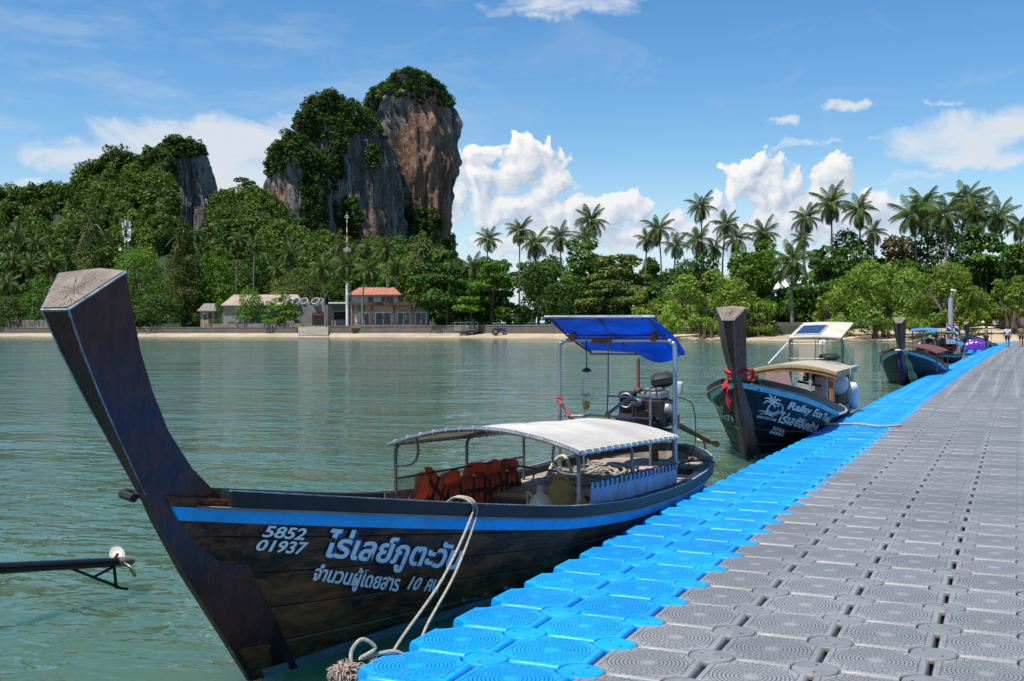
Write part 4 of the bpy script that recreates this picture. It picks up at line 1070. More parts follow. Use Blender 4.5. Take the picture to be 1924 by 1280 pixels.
def seen(x, y):
    px, py, d = proj((x+bend(y), y, DECK)); return d if d > .5 and -60 < px < 1984 and py < 1360 else 1e9
blocks.sort(key=lambda q: seen(q[0], q[1])); pins.sort(key=lambda q: seen(q[0], q[1]))
rj = random.Random(3)
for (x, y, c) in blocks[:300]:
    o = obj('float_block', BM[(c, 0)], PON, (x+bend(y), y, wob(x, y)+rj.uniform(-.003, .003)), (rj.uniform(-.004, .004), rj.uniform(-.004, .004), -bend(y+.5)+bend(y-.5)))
for (x, y, c) in pins[:300]:
    o = obj('coupling_pin', PM[c], PON, (x+bend(y), y, wob(x, y)), (0, 0, rj.uniform(0, 6.28)))
    if seen(x, y) < 12: obj('pin_hole', HM, o)
def merged(items, meshes, name, m):
    by = []
    V = []; Fq = []; n = 0; me0 = meshes
    co = np.array([v.co[:] for v in me0.vertices]); faces = [tuple(p.vertices) for p in me0.polygons]
    off = np.array([X0+.25, Y0+.25, 0])
    if not items: return
    for (x, y, c) in items: V.append(co+np.array([x+bend(y), y, wob(x, y)+rj.uniform(-.003, .003)])-off)
    V = np.concatenate(V); nv = len(co); fs = []
    for k in range(len(items)): fs += [tuple(i+k*nv for i in f) for f in faces]
    me = bpy.data.meshes.new(name); me.from_pydata(V.tolist(), [], fs); me.materials.append(m); me.update()
    o = obj(name, me, PON, tuple(off)); o['kind'] = 'stuff'
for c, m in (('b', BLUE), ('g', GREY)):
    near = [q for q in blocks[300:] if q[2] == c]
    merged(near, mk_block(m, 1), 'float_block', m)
def pin_lo():
    return MB().lathe([(.10, -.1), (.111, -.022), (.106, -.002), (0, -.0005)], n=8).mesh('coupling_pin', None)
PL = pin_lo()
for c, m in (('b', BLUEP), ('g', GREYP)): merged([q for q in pins[300:] if q[2] == c], PL, 'coupling_pin', m)
def ppile():
    x, y = gxy(1786, 76.); t = thing('lamp_pile', 'tall grey steel mooring pile with a lamp on top beside the pontoon', 'lamp post', (x, y, 0), YAW)
    zt = zat(1786, 560, 76.); MB().lathe([(.15, -2), (.15, zt-.1), (.13, zt)], n=16).build('pile', GALV, t)
    MB().tube(smoothpath([(0, 0, zt), (.02, 0, zt+.25), (.12, 0, zt+.42)], 4), .035, 6).build('bracket', GALV, t)
    MB().box((.2, 0, zt+.5), (.34, .2, .14), (0, .25, 0), .03).build('lamp_head', WHITE, t)
ppile()

# ================================================================== BOATS
WOODD = mat('dark_oiled_wood', (.030, .016, .010), .38, .6, 3.2, bump=.35, bscale=5, col2=(.062, .030, .012), stretch=(2.5, .35, 2.5), spec=.5)
def woodmat(name, dark, brown, axis=1, low=None, sheen=.3, rough=.42, scr=.35):
    """old oiled timber: grain along one axis, worn brown patches, pale scratches"""
    m = bpy.data.materials.new(name); m.use_nodes = True; t = NT(m.node_tree); b = t.n['Principled BSDF']; tc = t.node('ShaderNodeTexCoord'); o = tc.outputs['Object']
    def st(sx, sy, sz):
        mp = t.node('ShaderNodeMapping'); mp.inputs['Scale'].default_value = (sx, sy, sz); t.put(mp.inputs[0], o); return mp.outputs[0]
    g = st(9, 1.1, 9) if axis == 1 else st(9, 9, 1.1); p = st(2, .8, 2) if axis == 1 else st(1.6, 1.6, 1.)
    grain = t.noise(g, 3.2, 6, .68, dist=.3); patch = t.noise(p, 1.7, 6, .66, dist=.8); fine = t.noise(g, 13., 3, .6)
    k = t.ss(t.m('MULTIPLY_ADD', grain, .5, t.m('MULTIPLY', patch, .75)), .50, .80)
    if axis == 1: k = t.m('MULTIPLY', k, t.mr(t.sep(o)[1], 1.8, 5., 1., .30))      # varnish worn off towards the bow
    c = t.mix(k, dark, brown)
    if low:
        z = t.sep(o)[2]; lw = t.m('MULTIPLY', t.ss(z, .62, .12), t.ss(t.noise(p, 3.3, 5, .7, dist=1.2), .44, .66)); c = t.mix(t.m('MULTIPLY', lw, .85), c, low)
    sc = t.noise(st(30, 1.2, 26) if axis == 1 else st(26, 26, 1.4), 1.1, 2, .5, dist=.6); sm = t.m('MULTIPLY', t.ss(sc, .70, .74), t.ss(t.noise(p, 2.2, 3, .6), .5, .62))
    c = t.mix(t.m('MULTIPLY', sm, scr), c, (.22, .19, .15)); c = t.mix(t.m('MULTIPLY', t.ss(fine, .55, .75), .25), c, tuple(x*.4 for x in dark))
    t.put(b.inputs['Base Color'], c); t.put(b.inputs['Roughness'], t.mr(patch, .3, .7, rough-.12, rough+.2)); b.inputs['Specular IOR Level'].default_value = sheen
    bp = t.node('ShaderNodeBump'); bp.inputs['Strength'].default_value = .6; bp.inputs['Distance'].default_value = .006; t.put(bp.inputs['Height'], t.m('ADD', grain, t.m('MULTIPLY', fine, .5))); t.put(b.inputs['Normal'], bp.outputs[0])
    MATS[name] = m; return m
WOODN = woodmat('weathered_hull_wood', (.015, .0075, .005), (.20, .066, .018), 1, (.15, .095, .034), .3, .36)
WOODI = mat('weathered_inner_wood', (.17, .135, .105), .85, .4, 3., bump=.4, bscale=6, col2=(.10, .078, .06), stretch=(2, .4, 2))
WOODP = mat('plank_wood', (.30, .245, .19), .85, .35, 3., bump=.4, bscale=6, stretch=(.4, 2, 2), rand=.15)
POSTW = woodmat('prow_wood', (.018, .0075, .012), (.095, .024, .022), 2, None, .45, .32, .6)
POSTR = woodmat('reddish_prow_wood', (.05, .024, .018), (.20, .085, .055), 2, None, .3, .45, .5)
RAILB = mat('black_rail_paint', (.010, .011, .015), .5, .5, 4., bump=.3, bscale=9, col2=(.03, .027, .025), spec=.25)
STRB = mat('blue_stripe_paint', (.008, .36, .85), .45, .2, 5., col2=(.03, .30, .62))
STRT = mat('teal_stripe_paint', (.14, .46, .60), .5, .3, 5.)
EDGE = mat('worn_pale_edge', (.22, .28, .31), .6, .6, 12., col2=(.04, .045, .05))
CRMS = mat('bare_wood_strip', (.24, .19, .14), .8, .3, 4., stretch=(2, .4, 2))
STEEL = mat('stainless_tube', (.34, .345, .35), .32, .08, 2., metal=.85)
STEELD = mat('dull_steel_tube', (.16, .165, .17), .45, .35, 4., metal=.7)
ROPE = mat('pale_rope', (.40, .36, .28), .95, .35, 30., bump=.8, bscale=160)
LETW = None
def lettermat(name, col, worn=.5, sc=9.):
    """hand-painted letters: scuffed through to the wood"""
    if name in MATS: return MATS[name]
    m = bpy.data.materials.new(name); m.use_nodes = True; t = NT(m.node_tree); b = t.n['Principled BSDF']; tc = t.node('ShaderNodeTexCoord')
    n = t.noise(tc.outputs['Object'], sc, 6, .7); y = t.sep(tc.outputs['Object'])[1]
    wear = t.m('ADD', n, t.mr(y, 2.35, 3.9, -.12, .07*worn*2))
    t.put(b.inputs['Base Color'], t.mix(t.m('MULTIPLY', t.ss(wear, .56, .72), .9), col, (.025, .018, .014))); b.inputs['Roughness'].default_value = .55
    MATS[name] = m; return m
class Hull:
    def __init__(s, tab, L, rake=(.65, 1.5, .9, .9), zb=-.22, ratio=None, origin=(0, 0, 0), yaw=0.):
        T = np.array(tab, float); s.L = L; yy = np.linspace(0, L, 400)
        zg = np.interp(yy, T[:, 0], T[:, 1]); bg = np.interp(yy, T[:, 0], T[:, 2])
        def sm(a, w=25):
            p = np.concatenate([np.full(w, a[0])-(a[1:w+1][::-1]-a[0]), a, np.full(w, a[-1])-(a[-w-1:-1][::-1]-a[-1])]); k = np.hanning(2*w+1); return np.convolve(p, k/k.sum(), 'same')[w:-w]
        s.yy = yy; s.zg = sm(zg); s.bg = np.maximum(.02, sm(bg, 18)); s.rk = rake; s.zb = zb
        s.ratio = ratio or ([0, .42, 1.35, 2.6, 4., 6, 8, L], [.30, .24, .34, .52, .74, .80, .72, .4])
        s.o = np.array(origin, float); s.yaw = yaw
    def zg_(s, y): return float(np.interp(y, s.yy, s.zg))
    def bg_(s, y): return float(np.interp(y, s.yy, s.bg))
    def rake(s, y): return s.rk[0]*math.exp(-max(y, 0)/s.rk[1])-s.rk[2]*math.exp(-(s.L-min(y, s.L))/s.rk[3])
    def pt(s, yg, t, side=1, inset=0.):
        zg, bg = s.zg_(yg), s.bg_(yg); z = s.zb+(zg-s.zb)*t; bb = bg*float(np.interp(yg, *s.ratio)); p = lerp(1.05, .62, sstep(yg, .5, 3.5))
        x = bb+(bg-bb)*max(0, t)**p
        return Vector((side*max(.004, x-inset), yg+(zg-z)*s.rake(yg), z))
    def hb(s, y, z):
        yg = y
        for _ in range(12): yg = min(s.L, max(0, y-(s.zg_(yg)-z)*s.rake(yg)))
        t = (z-s.zb)/(s.zg_(yg)-s.zb); return s.pt(yg, t).x
    def w2l(s, p):
        d = np.asarray(p)-s.o; c, q = math.cos(-s.yaw), math.sin(-s.yaw); return np.array([c*d[0]-q*d[1], q*d[0]+c*d[1], d[2]])
    def l2w(s, p):
        c, q = math.cos(s.yaw), math.sin(s.yaw); return s.o+np.array([c*p[0]-q*p[1], q*p[0]+c*p[1], p[2]])
    def hit(s, px, py, side=1):
        """where the line of sight meets the painted side: (y, z) on the hull"""
        for n in range(30):
            q = s.hit1(px+n*2.5*(1 if side < 0 else 0), py, side)
            if q is not None: return q
        return None
    def hit1(s, px, py, side=1):
        r = ray(px, py); lo, hi = 2., 60.; prev = None; best = None
        for k in range(1200):
            d = lo+(hi-lo)*k/1200; p = s.w2l(CAM+r*d)
            if -1.5 < p[1] < s.L and s.zb < p[2] < 1.3:
                f = side*p[0]-s.hb(p[1], p[2])
                if prev is not None and prev > 0 >= f: best = p; break
                prev = f
        return (best[1], best[2]) if best is not None else None
def boat(h, name, label, planks, rail, stripe, post, inner=WOODI, cat='longtail boat', group=None, post_top=2.12, ns=6, fine=44, edge=EDGE, boot=None):
    t = thing(name, label, cat, tuple(h.o), h.yaw, group); Ls = np.concatenate([np.linspace(0, 2, fine//3), np.linspace(2, h.L-.9, fine//3)[1:], np.linspace(h.L-.9, h.L, fine//3)[1:]])
    for side in (1, -1):
        for k in range(ns):          # strakes, each a plank of its own, upper edge a little proud
            t0, t1 = k/ns, (k+1)/ns; secs = []
            for y in Ls:
                a = h.pt(y, t0, side, .006); b_ = h.pt(y, (t0+t1)/2, side, .003); c = h.pt(y, t1-.014, side, 0); c2 = h.pt(y, t1-.006, side, .008)
                i0 = h.pt(y, t1-.006, side, .045); i1 = h.pt(y, t0, side, .045)
                r = [a, b_, c, c2, i0, i1]; secs.append(r if side == 1 else r[::-1])
            o = MB().loft(secs).build('hull_plank', planks, t)
    secs = [[h.pt(y, .18, s, .047) for s in (-1, 1)] for y in Ls]
    bt = MB(); bt.loft([[h.pt(y, 0, -1, .02), h.pt(y, 0, 1, .02), h.pt(y, 0, 1, .05)+Vector((0, 0, .03)), h.pt(y, 0, -1, .05)+Vector((0, 0, .03))] for y in Ls]); bt.build('hull_bottom', planks, t)
    for side in (1, -1):
        b = MB(); b.loft([[h.pt(y, tt, side, .048) for tt in np.linspace(.05, .97, 7)] for y in Ls], False, False); b.build('inner_planking', inner, t)
    def stemx(y): return .03+.135*min(1, (y+.10)/.47) if y < .42 else 0
    def sweep(nm, m, dz0, dz1, dx0, dx1, y0=0., y1=None):
        y1 = h.L if y1 is None else y1; yy = [y for y in Ls if y0 <= y <= y1]
        for side in (1, -1):
            secs = []
            for y in yy:
                p = h.pt(y, 1, side); p.x = side*max(abs(p.x), stemx(y)); tl = h.pt(min(h.L, y+.02), 1, side)-h.pt(max(0, y-.02), 1, side); nx = Vector((tl.y, -tl.x, 0)).normalized()*side
                if nx.x*side < 0 and abs(nx.x) > .05: nx = -nx
                if y > h.L-.4 and nx.y < 0: nx = -nx
                q = lambda dx, dz: p+nx*dx+Vector((0, 0, dz))
                r = [q(dx0, dz0), q(dx1, dz0), q(dx1, dz1), q(dx0, dz1)]; secs.append(r if side == 1 else r[::-1])
            MB().loft(secs).build(nm, m, t)
    sweep('gunwale_rail', rail, -.045, .035, -.075, .028, .30)
    sweep('rail_edge', edge, .036, .042, .008, .031, .3)
    sweep('wood_strip', CRMS, -.060, -.046, -.02, .036, .1)
    for side in (1, -1):             # painted stripe lies on the top strake
        secs = []
        for y in [y for y in Ls if y >= 0]:
            zg = h.zg_(y); span = zg-h.zb; ta, tb = 1-.064/span, 1-.140/span
            a = h.pt(y, ta, side, -.012); b_ = h.pt(y, tb, side, -.012); c = h.pt(y, tb, side, .012); d = h.pt(y, ta, side, .012)
            for q_ in (a, b_): q_.x = side*max(abs(q_.x), stemx(y)+.006)
            r = [a, d, c, b_]
            secs.append(r if side == 1 else r[::-1])
        MB().loft(secs).build('painted_stripe', stripe, t)
        if boot:
            secs = []
            for y in [y for y in Ls if .02 < y < h.L-.1]:
                zg = h.zg_(y); span = zg-h.zb; ta, tb = (.055-h.zb)/span, (-.02-h.zb)/span
                r = [h.pt(y, ta, side, -.006), h.pt(y, ta, side, .01), h.pt(y, tb, side, .01), h.pt(y, tb, side, -.006)]; secs.append(r if side == 1 else r[::-1])
            MB().loft(secs).build('waterline_stripe', boot, t)
    # stem and prow post: trapezoid section, narrow in front, wide behind
    zt = post_top
    Z = [-.25, 0, .38, .70, 1.0, 1.14, 1.25, 1.45, 1.64, 1.84, 2.03]; yf = [.86, .72, .43, .18, -.02, -.10, -.17, -.30, -.42, -.535, -.63]
    yr = [1.16, 1.02, .75, .52, .40, .27, .12, -.075, -.20, -.305, -.375]
    wf = [.012, .014, .017, .019, .021, .022, .026, .038, .052, .065, .078]; wr = [.03, .045, .06, .075, .09, .105, .12, .145, .165, .185, .20]
    if zt < 1.9: Z = [z if z < 1.2 else 1.2+(z-1.2)*(zt-1.2)/.83 for z in Z]
    secs = []
    for i, z in enumerate(Z):
        top = 1 if i == len(Z)-1 else 0; zr = z+(.17 if top else 0); 
        if top: yr_ = -.41
        else: yr_ = yr[i]
        if z < 1.1:     # below the rail the stem follows the hull sides
            wrr = min(.15, max(wr[i]*.6, h.hb(min(yr_, h.L), max(z, h.zb))+.012))
        else: wrr = wr[i]
        secs.append([Vector((-wf[i], yf[i], z)), Vector((wf[i], yf[i], z)), Vector((wrr, yr_, zr)), Vector((0, yr_+(.05 if z > 1 else 0), zr+(.02 if top else 0))), Vector((-wrr, yr_, zr))])
    dense = []
    for i in range(len(secs)-1):
        for k in range(4): dense.append([a.lerp(b_, k/4) for a, b_ in zip(secs[i], secs[i+1])])
    dense.append(secs[-1])
    po = MB().loft(dense).build('prow_post', post, t)
    # end grain on top, pale worn corner strips
    tp = secs[-1]; cen = sum(tp, Vector())/5; sc = [cen+(p-cen)*.965 for p in tp]; nrm = (tp[1]-tp[0]).cross(tp[2]-tp[1]).normalized()
    if nrm.z < 0: nrm = -nrm
    MB().loft([[p+nrm*.001 for p in sc], [p+nrm*.006 for p in sc]]).build('end_grain', ENDG, po)
    b = MB()
    for i in range(5): b.tube([tp[i]+Vector((0, 0, -.004)), tp[(i+1) % 5]+Vector((0, 0, -.004))], .007, 5)
    b.build('worn_top_edge', edge, po)
    for s_ in (0, 1): MB().tube([q[s_] for q in dense[20:]], [.002+.004*(k/(len(dense)-20)) for k in range(len(dense)-20)], 5).build('worn_front_edge', edge, po)
    # floor boards and little foredeck
    for k in range(int((h.L-2.2)/.21)):
        y = 1.5+k*.21; z = .10; w = h.hb(min(y+.1, h.L), z)-.05
        if w > .08: MB().box((0, y, z), (2*w, .195, .025), None).build('floor_board', WOODP if k % 3 else WOODI, t, smooth=False)
    for k in range(6):
        y = .42+k*.19; z = h.zg_(y)-.11; w = h.bg_(y)-.07
        if w > .05: MB().box((0, y, z), (2*w, .18, .025), (-.2, 0, 0)).build('foredeck_board', WOODI, t, smooth=False)
    return t
def endgrain():
    m = bpy.data.materials.new('end_grain'); m.use_nodes = True; t = NT(m.node_tree); b = t.n['Principled BSDF']; tc = t.node('ShaderNodeTexCoord'); p = t.sep(tc.outputs['Object'])
    d = t.noise(tc.outputs['Object'], 7, 4, .6); x = p[0]; y = t.m('ADD', p[1], .52)
    r = t.m('SQRT', t.m('ADD', t.m('MULTIPLY', x, x), t.m('MULTIPLY', y, y))); rr = t.m('SINE', t.m('MULTIPLY', t.m('ADD', r, t.m('MULTIPLY', d, .05)), 420.))
    an = t.m('ARCTAN2', y, x); ck = t.noise(t.comb(t.m('MULTIPLY', an, 1.6), t.m('MULTIPLY', r, 1.2), 0.), 2.6, 3, .6); crack = t.m('MULTIPLY', t.ss(t.m('ABSOLUTE', t.m('SUBTRACT', ck, .5)), .018, .004), t.ss(r, .16, .03))
    c = t.mix(t.mr(rr, -1, 1, 0, 1), (.125, .095, .075), (.17, .135, .105)); c = t.mix(t.ss(d, .4, .7), c, (.23, .19, .15)); c = t.mix(crack, c, (.02, .015, .012))
    t.put(b.inputs['Base Color'], c); b.inputs['Roughness'].default_value = .9
    bp = t.node('ShaderNodeBump'); bp.inputs['Distance'].default_value = .006; t.put(bp.inputs['Height'], t.m('ADD', t.m('MULTIPLY', crack, -1.), t.m('MULTIPLY', rr, .1))); t.put(b.inputs['Normal'], bp.outputs[0])
    return m
ENDG = endgrain()
# ---- lettering: font outlines laid on the hull side
def text2d(body, bold=0., shear=0., res=3):
    cu = bpy.data.curves.new('text', 'FONT'); cu.body = body; cu.size = 1; cu.offset = bold; cu.shear = shear; cu.resolution_u = res
    o = bpy.data.objects.new('text', cu); COL.objects.link(o); dg = bpy.context.evaluated_depsgraph_get(); dg.update(); me = bpy.data.meshes.new_from_object(o.evaluated_get(dg))
    bm = bmesh.new(); bm.from_mesh(me); bmesh.ops.remove_doubles(bm, verts=bm.verts, dist=1e-5); bmesh.ops.triangulate(bm, faces=bm.faces)
    bmesh.ops.subdivide_edges(bm, edges=[e for e in bm.edges if e.calc_length() > .12], cuts=3)
    V = np.array([v.co[:2] for v in bm.verts]) if bm.verts else np.zeros((0, 2)); bm.verts.index_update(); Fs = [tuple(v.index for v in f.verts) for f in bm.faces]; bm.free()
    bpy.data.objects.remove(o); bpy.data.curves.remove(cu); bpy.data.meshes.remove(me)
    return V, Fs
def on_hull(h, V, corners, side, off=.009):
    """corners: hull (y,z) of lower-left, lower-right, upper-right, upper-left of the text box"""
    lo, hi = V.min(0), V.max(0); C = np.array(corners); out = []
    for x, y in V:
        u, v = (x-lo[0])/(hi[0]-lo[0]), (y-lo[1])/(hi[1]-lo[1]); p = (C[0]*(1-u)+C[1]*u)*(1-v)+(C[3]*(1-u)+C[2]*u)*v
        out.append((side*(h.hb(p[0], p[1])+off), p[0], p[1]))
    return out
def solid(V3, Fs, side, th=.003):
    n = len(V3); b = MB(); back = [(x-side*th, y, z) for x, y, z in V3]; f = [tuple(a) for a in Fs]
    # rim from boundary edges
    ed = {}
    for a in Fs:
        for i in range(len(a)): e = (a[i], a[(i+1) % len(a)]); ed[e] = ed.get(e, 0)+1
    rim = [(a, b_, b_+n, a+n) for (a, b_) in ed if (b_, a) not in ed]
    b.add(list(V3)+back, f+rim); return b
def paint(h, parent, name, body, box_px, m, side=1, bold=.012, shear=0., off=.009, shadow=None):
    cs = [h.hit(px, py, side) for px, py in box_px]
    if any(c is None for c in cs): print('no hull hit', body, cs); return
    V, Fs = text2d(body, bold, shear)
    if not len(V): print('empty text', body); return
    if shadow:
        V2, F2 = text2d(body, bold*2.3, shear); cs2 = [(a+.012*(1 if side == 1 else -1), z-.010) for a, z in cs]
        solid(on_hull(h, V2, cs2, side, off-.0035), F2, side, .002).build(name+'_shadow', shadow, parent, smooth=False)
    solid(on_hull(h, V, cs, side, off), Fs, side).build(name, m, parent, smooth=False)
def strokes(h, parent, name, lines, boxpx, m, side=1, off=.009):
    """brush strokes: list of (points, widths) in 0..1 box"""
    cs = [h.hit(px, py, side) for px, py in boxpx]; b = MB()
    if any(c is None for c in cs): print('no hull hit', name, side, boxpx, cs); return
    cs = np.array(cs)
    for pts, w in lines:
        P = smoothpath([(x, y, 0) for x, y in pts], 5); n = len(P); ws = np.interp(np.linspace(0, 1, n), np.linspace(0, 1, len(w)), w); L = []; R = []
        for i in range(n):
            tg = (P[min(n-1, i+1)]-P[max(0, i-1)]); nn = Vector((-tg.y, tg.x, 0)); nn = nn.normalized() if nn.length else Vector((0, 1, 0))
            L.append(P[i]+nn*ws[i]/2); R.append(P[i]-nn*ws[i]/2)
        def mp(p):
            c = (cs[0]*(1-p.x)+cs[1]*p.x)*(1-p.y)+(cs[3]*(1-p.x)+cs[2]*p.x)*p.y; return (side*(h.hb(c[0], c[1])+off), c[0], c[1])
        V = [mp(p) for p in L]+[mp(p) for p in R]; Fs = [(i, i+1, n+i+1, n+i) for i in range(n-1)]
        s_ = solid(V, Fs, side); b.add(s_.v, s_.f)
    b.build(name, m, parent, smooth=False)

# ---- engine on its pivot, long shaft behind
ENG = mat('greasy_engine_iron', (.028, .027, .028), .5, .5, 14., bump=.4, bscale=40, metal=.35)
ALU = mat('dull_aluminium', (.26, .26, .26), .45, .4, 18., metal=.6, bump=.3, bscale=50)
RUST = mat('rusty_iron', (.17, .075, .03), .85, .5, 12., bump=.6, bscale=40, col2=(.06, .03, .018))
BRZ = mat('bronze_propeller', (.24, .17, .11), .5, .4, 9., metal=.5, col2=(.13, .10, .08))
def propeller(parent, c, R, m, Mx, blades=2, hubr=.035):
    hub = MB().lathe([(hubr*.7, -.07), (hubr, -.05), (hubr, .05), (hubr*.5, .09), (0, .1)], c, 12, Mx).build('propeller', m, parent)
    for k in range(blades):
        g = []
        for i in range(6):
            u = i/5; r = hubr*.8+R*u; wd = R*(.16+.62*math.sin(PI*min(1, u*.82+.10))**.8) * (1 if u < .95 else .55); row = []
            for j in range(5):
                v = (j/4-.5); tw = math.radians(58-30*u); row.append(Vector((r, v*wd*math.cos(tw), v*wd*math.sin(tw))))
            g.append(row)
        T = Matrix.Translation(c) @ Mx @ Matrix.Rotation(2*PI*k/blades+.3, 4, 'Z')
        MB().slab([[T @ p for p in r] for r in g], .009).build('blade', m, hub)
    return hub
def engine(parent, base, shaft_end, s=1., exhaust=True, seed=0, hose=True):
    """base: pivot on the stern; shaft runs down to shaft_end (all in boat space)"""
    B = Vector(base); E = B
    e = MB().box(E+Vector((0, 0, .20*s)), (.34*s, .46*s, .34*s), None, .03*s).box(E+Vector((0, -.26*s, .2*s)), (.40*s, .07*s, .36*s), None, .02*s).build('engine', ENG, parent)
    def sub(nm, mb, m): return mb.build(nm, m, e)
    sub('cylinder_head', MB().box(E+Vector((0, .02*s, .42*s)), (.26*s, .40*s, .10*s), None, .02*s).box(E+Vector((0, .02*s, .49*s)), (.18*s, .36*s, .05*s), None, .02*s), ALU)
    sub('air_filter', MB().box(E+Vector((.05*s, .16*s, .60*s)), (.28*s, .26*s, .17*s), (.1, -.15, .3), .05*s), mat('black_plastic', (.02, .02, .023), .5, .3, 6.))
    Mx = Matrix.Rotation(PI/2, 4, 'X')
    sub('pulley', MB().lathe([(.03*s, -.03*s), (.10*s, -.03*s), (.08*s, 0), (.10*s, .03*s), (.03*s, .03*s)], E+Vector((-.02*s, -.34*s, .16*s)), 18, Mx), RUST)
    sub('alternator', MB().lathe([(.05*s, -.07*s), (.075*s, -.05*s), (.075*s, .05*s), (.03*s, .08*s)], E+Vector((.22*s, -.2*s, .26*s)), 16, Mx), ALU)
    sub('water_pump', MB().lathe([(.03*s, -.07*s), (.06*s, -.05*s), (.06*s, .04*s), (.02*s, .07*s)], E+Vector((-.1*s, -.33*s, .36*s)), 14, Mx), ALU)
    sub('oil_filter', MB().lathe([(.045*s, -.09*s), (.05*s, -.07*s), (.05*s, .07*s), (.03*s, .09*s)], E+Vector((.25*s, .05*s, .12*s)), 14), mat('filter_orange', (.3, .11, .02), .5))
    sub('header_tank', MB().lathe([(.04*s, -.07*s), (.045*s, -.05*s), (.045*s, .06*s), (.02*s, .08*s)], E+Vector((.26*s, .2*s, .50*s)), 12), mat('pale_tank', (.45, .5, .46), .4))
    sub('radiator', MB().box(E+Vector((-.30*s, -.12*s, .30*s)), (.20*s, .12*s, .34*s), None, .02*s).box(E+Vector((-.30*s, -.2*s, .12*s)), (.24*s, .16*s, .16*s), None, .04*s), ENG)
    sub('fan_ring', MB().tube([E+Vector((-.30*s+.085*s*math.cos(a), -.20*s, .36*s+.085*s*math.sin(a))) for a in np.linspace(0, 2*PI, 17)], .012*s, 6), ALU)
    sub('manifold', MB().tube(smoothpath([E+Vector(p)*s for p in ((-.14, .2, .40), (-.22, .12, .47), (-.22, -.05, .5), (-.14, -.14, .47))], 5), .032*s, 8), RUST)
    if exhaust: sub('exhaust_pipe', MB().tube([E+Vector((-.2*s, -.02*s, .48*s)), E+Vector((-.2*s, -.02*s, .62*s)), E+Vector((-.2*s, -.02*s, .86*s))], .021*s, 10), RUST)
    rr = random.Random(seed); b = MB()
    for k in range(7):
        a = E+Vector((rr.uniform(-.2, .28), rr.uniform(-.3, .25), rr.uniform(.1, .5)))*s; c = E+Vector((rr.uniform(-.2, .28), rr.uniform(-.36, .2), rr.uniform(.05, .5)))*s
        b.tube(smoothpath([a, (a+c)/2+Vector((rr.uniform(-.1, .15), -.1, rr.uniform(-.1, .1)))*s, c], 5), .011*s, 6)
    sub('hose', b, mat('black_rubber_hose', (.015, .015, .016), .6))
    b = MB()
    for k in range(9): b.lathe([(.014*s, -.02*s), (.014*s, .02*s)], E+Vector((-.15*s+.035*s*k, -.30*s-.01*(k % 2), (.06+.05*(k % 3))*s)), 6, Mx)
    sub('bolt', b, ALU)
    sub('drive_belt', MB().tube([E+Vector((-.02*s+.13*s*math.cos(a), -.37*s, .24*s+.13*s*math.sin(a))) for a in np.linspace(0, 2*PI, 20)], .009*s, 5, closed=True), mat('black_plastic', (.02, .02, .023), .5))
    S = Vector(shaft_end); A = E+Vector((0, .22*s, .16*s)); d = (S-A).normalized()
    sh = MB().tube([A, A.lerp(S, .5), S], [.045*s, .038*s, .032*s], 10).build('shaft_tube', RUST, parent)
    q = Vector((0, 0, 1)).rotation_difference(d).to_matrix().to_4x4()
    propeller(parent, S+d*.05, .15*s, BRZ, q)
    MB().tube(smoothpath([S-d*.25, S-d*.12+Vector((0, 0, -.16*s)), S+Vector((0, 0, -.24*s))], 4), .014*s, 6).build('skeg', RUST, sh)
    MB().tube([B+Vector((0, 0, -.45*s)), B+Vector((0, 0, .06*s))], .05*s, 8).box(B+Vector((0, 0, -.02*s)), (.4*s, .3*s, .06*s), None, .01).build('engine_pivot', RUST, parent)
    MB().tube(smoothpath([E+Vector((-.1, -.2, .35))*s, E+Vector((-.12, -.7, .40))*s, E+Vector((-.12, -1.3, .30))*s], 4), .018*s, 8).build('tiller', STEELD, parent)
    return e

# ---------------------------------------------------------------- first boat
B1 = (-3.83, 4.3, 0.)
H1 = Hull([(0, 1.13, .06), (.42, 1.06, .25), (1.35, .905, .45), (2.6, .70, .68), (3.45, .575, .88), (4.7, .455, .945), (6.2, .385, .95), (7.5, .395, .89), (8.3, .44, .70), (8.8, .48, .40), (9.0, .495, .03)], 9.0, origin=B1)
b1 = boat(H1, 'longtail_boat', 'nearest dark wooden longtail boat with a tall curved prow, white awning and blue stern tarp', WOODN, RAILB, STRB, POSTW, boot=mat('boot_white', (.22, .24, .23), .6, .3, 5.))
WL = lettermat('white_lettering', (.78, .78, .76), .5, 14.); WL2 = lettermat('white_lettering_faded', (.70, .74, .78), 1.0, 16.); BS = lettermat('blue_lettering_shadow', (.012, .05, .20), .4, 12.)
paint(H1, b1, 'registration_number', '5852', [(489, 1009), (566, 1015), (574, 993), (496, 987)], WL, bold=.022, shear=.12)
paint(H1, b1, 'registration_number', '01937', [(473, 1034), (560, 1042), (569, 1018), (481, 1013)], WL, bold=.022, shear=.12)
paint(H1, b1, 'boat_name', 'ไร่เลย์ภูตะวัน', [(598, 1062), (852, 1086), (868, 1017), (612, 991)], WL2, bold=.024, shear=.2, shadow=BS, off=.011)
paint(H1, b1, 'passenger_notice', 'จำนวนผู้โดยสาร', [(581, 1100), (740, 1122), (749, 1076), (590, 1056)], WL2, bold=.022, shear=.2)
paint(H1, b1, 'passenger_number', '10', [(758, 1107), (782, 1110), (790, 1085), (766, 1082)], WL2, bold=.022, shear=.2)
paint(H1, b1, 'passenger_unit', 'คน', [(790, 1111), (815, 1114), (823, 1089), (797, 1086)], WL2, bold=.022, shear=.2)
def lp(p): return Vector(H1.w2l(p))          # world point into boat space
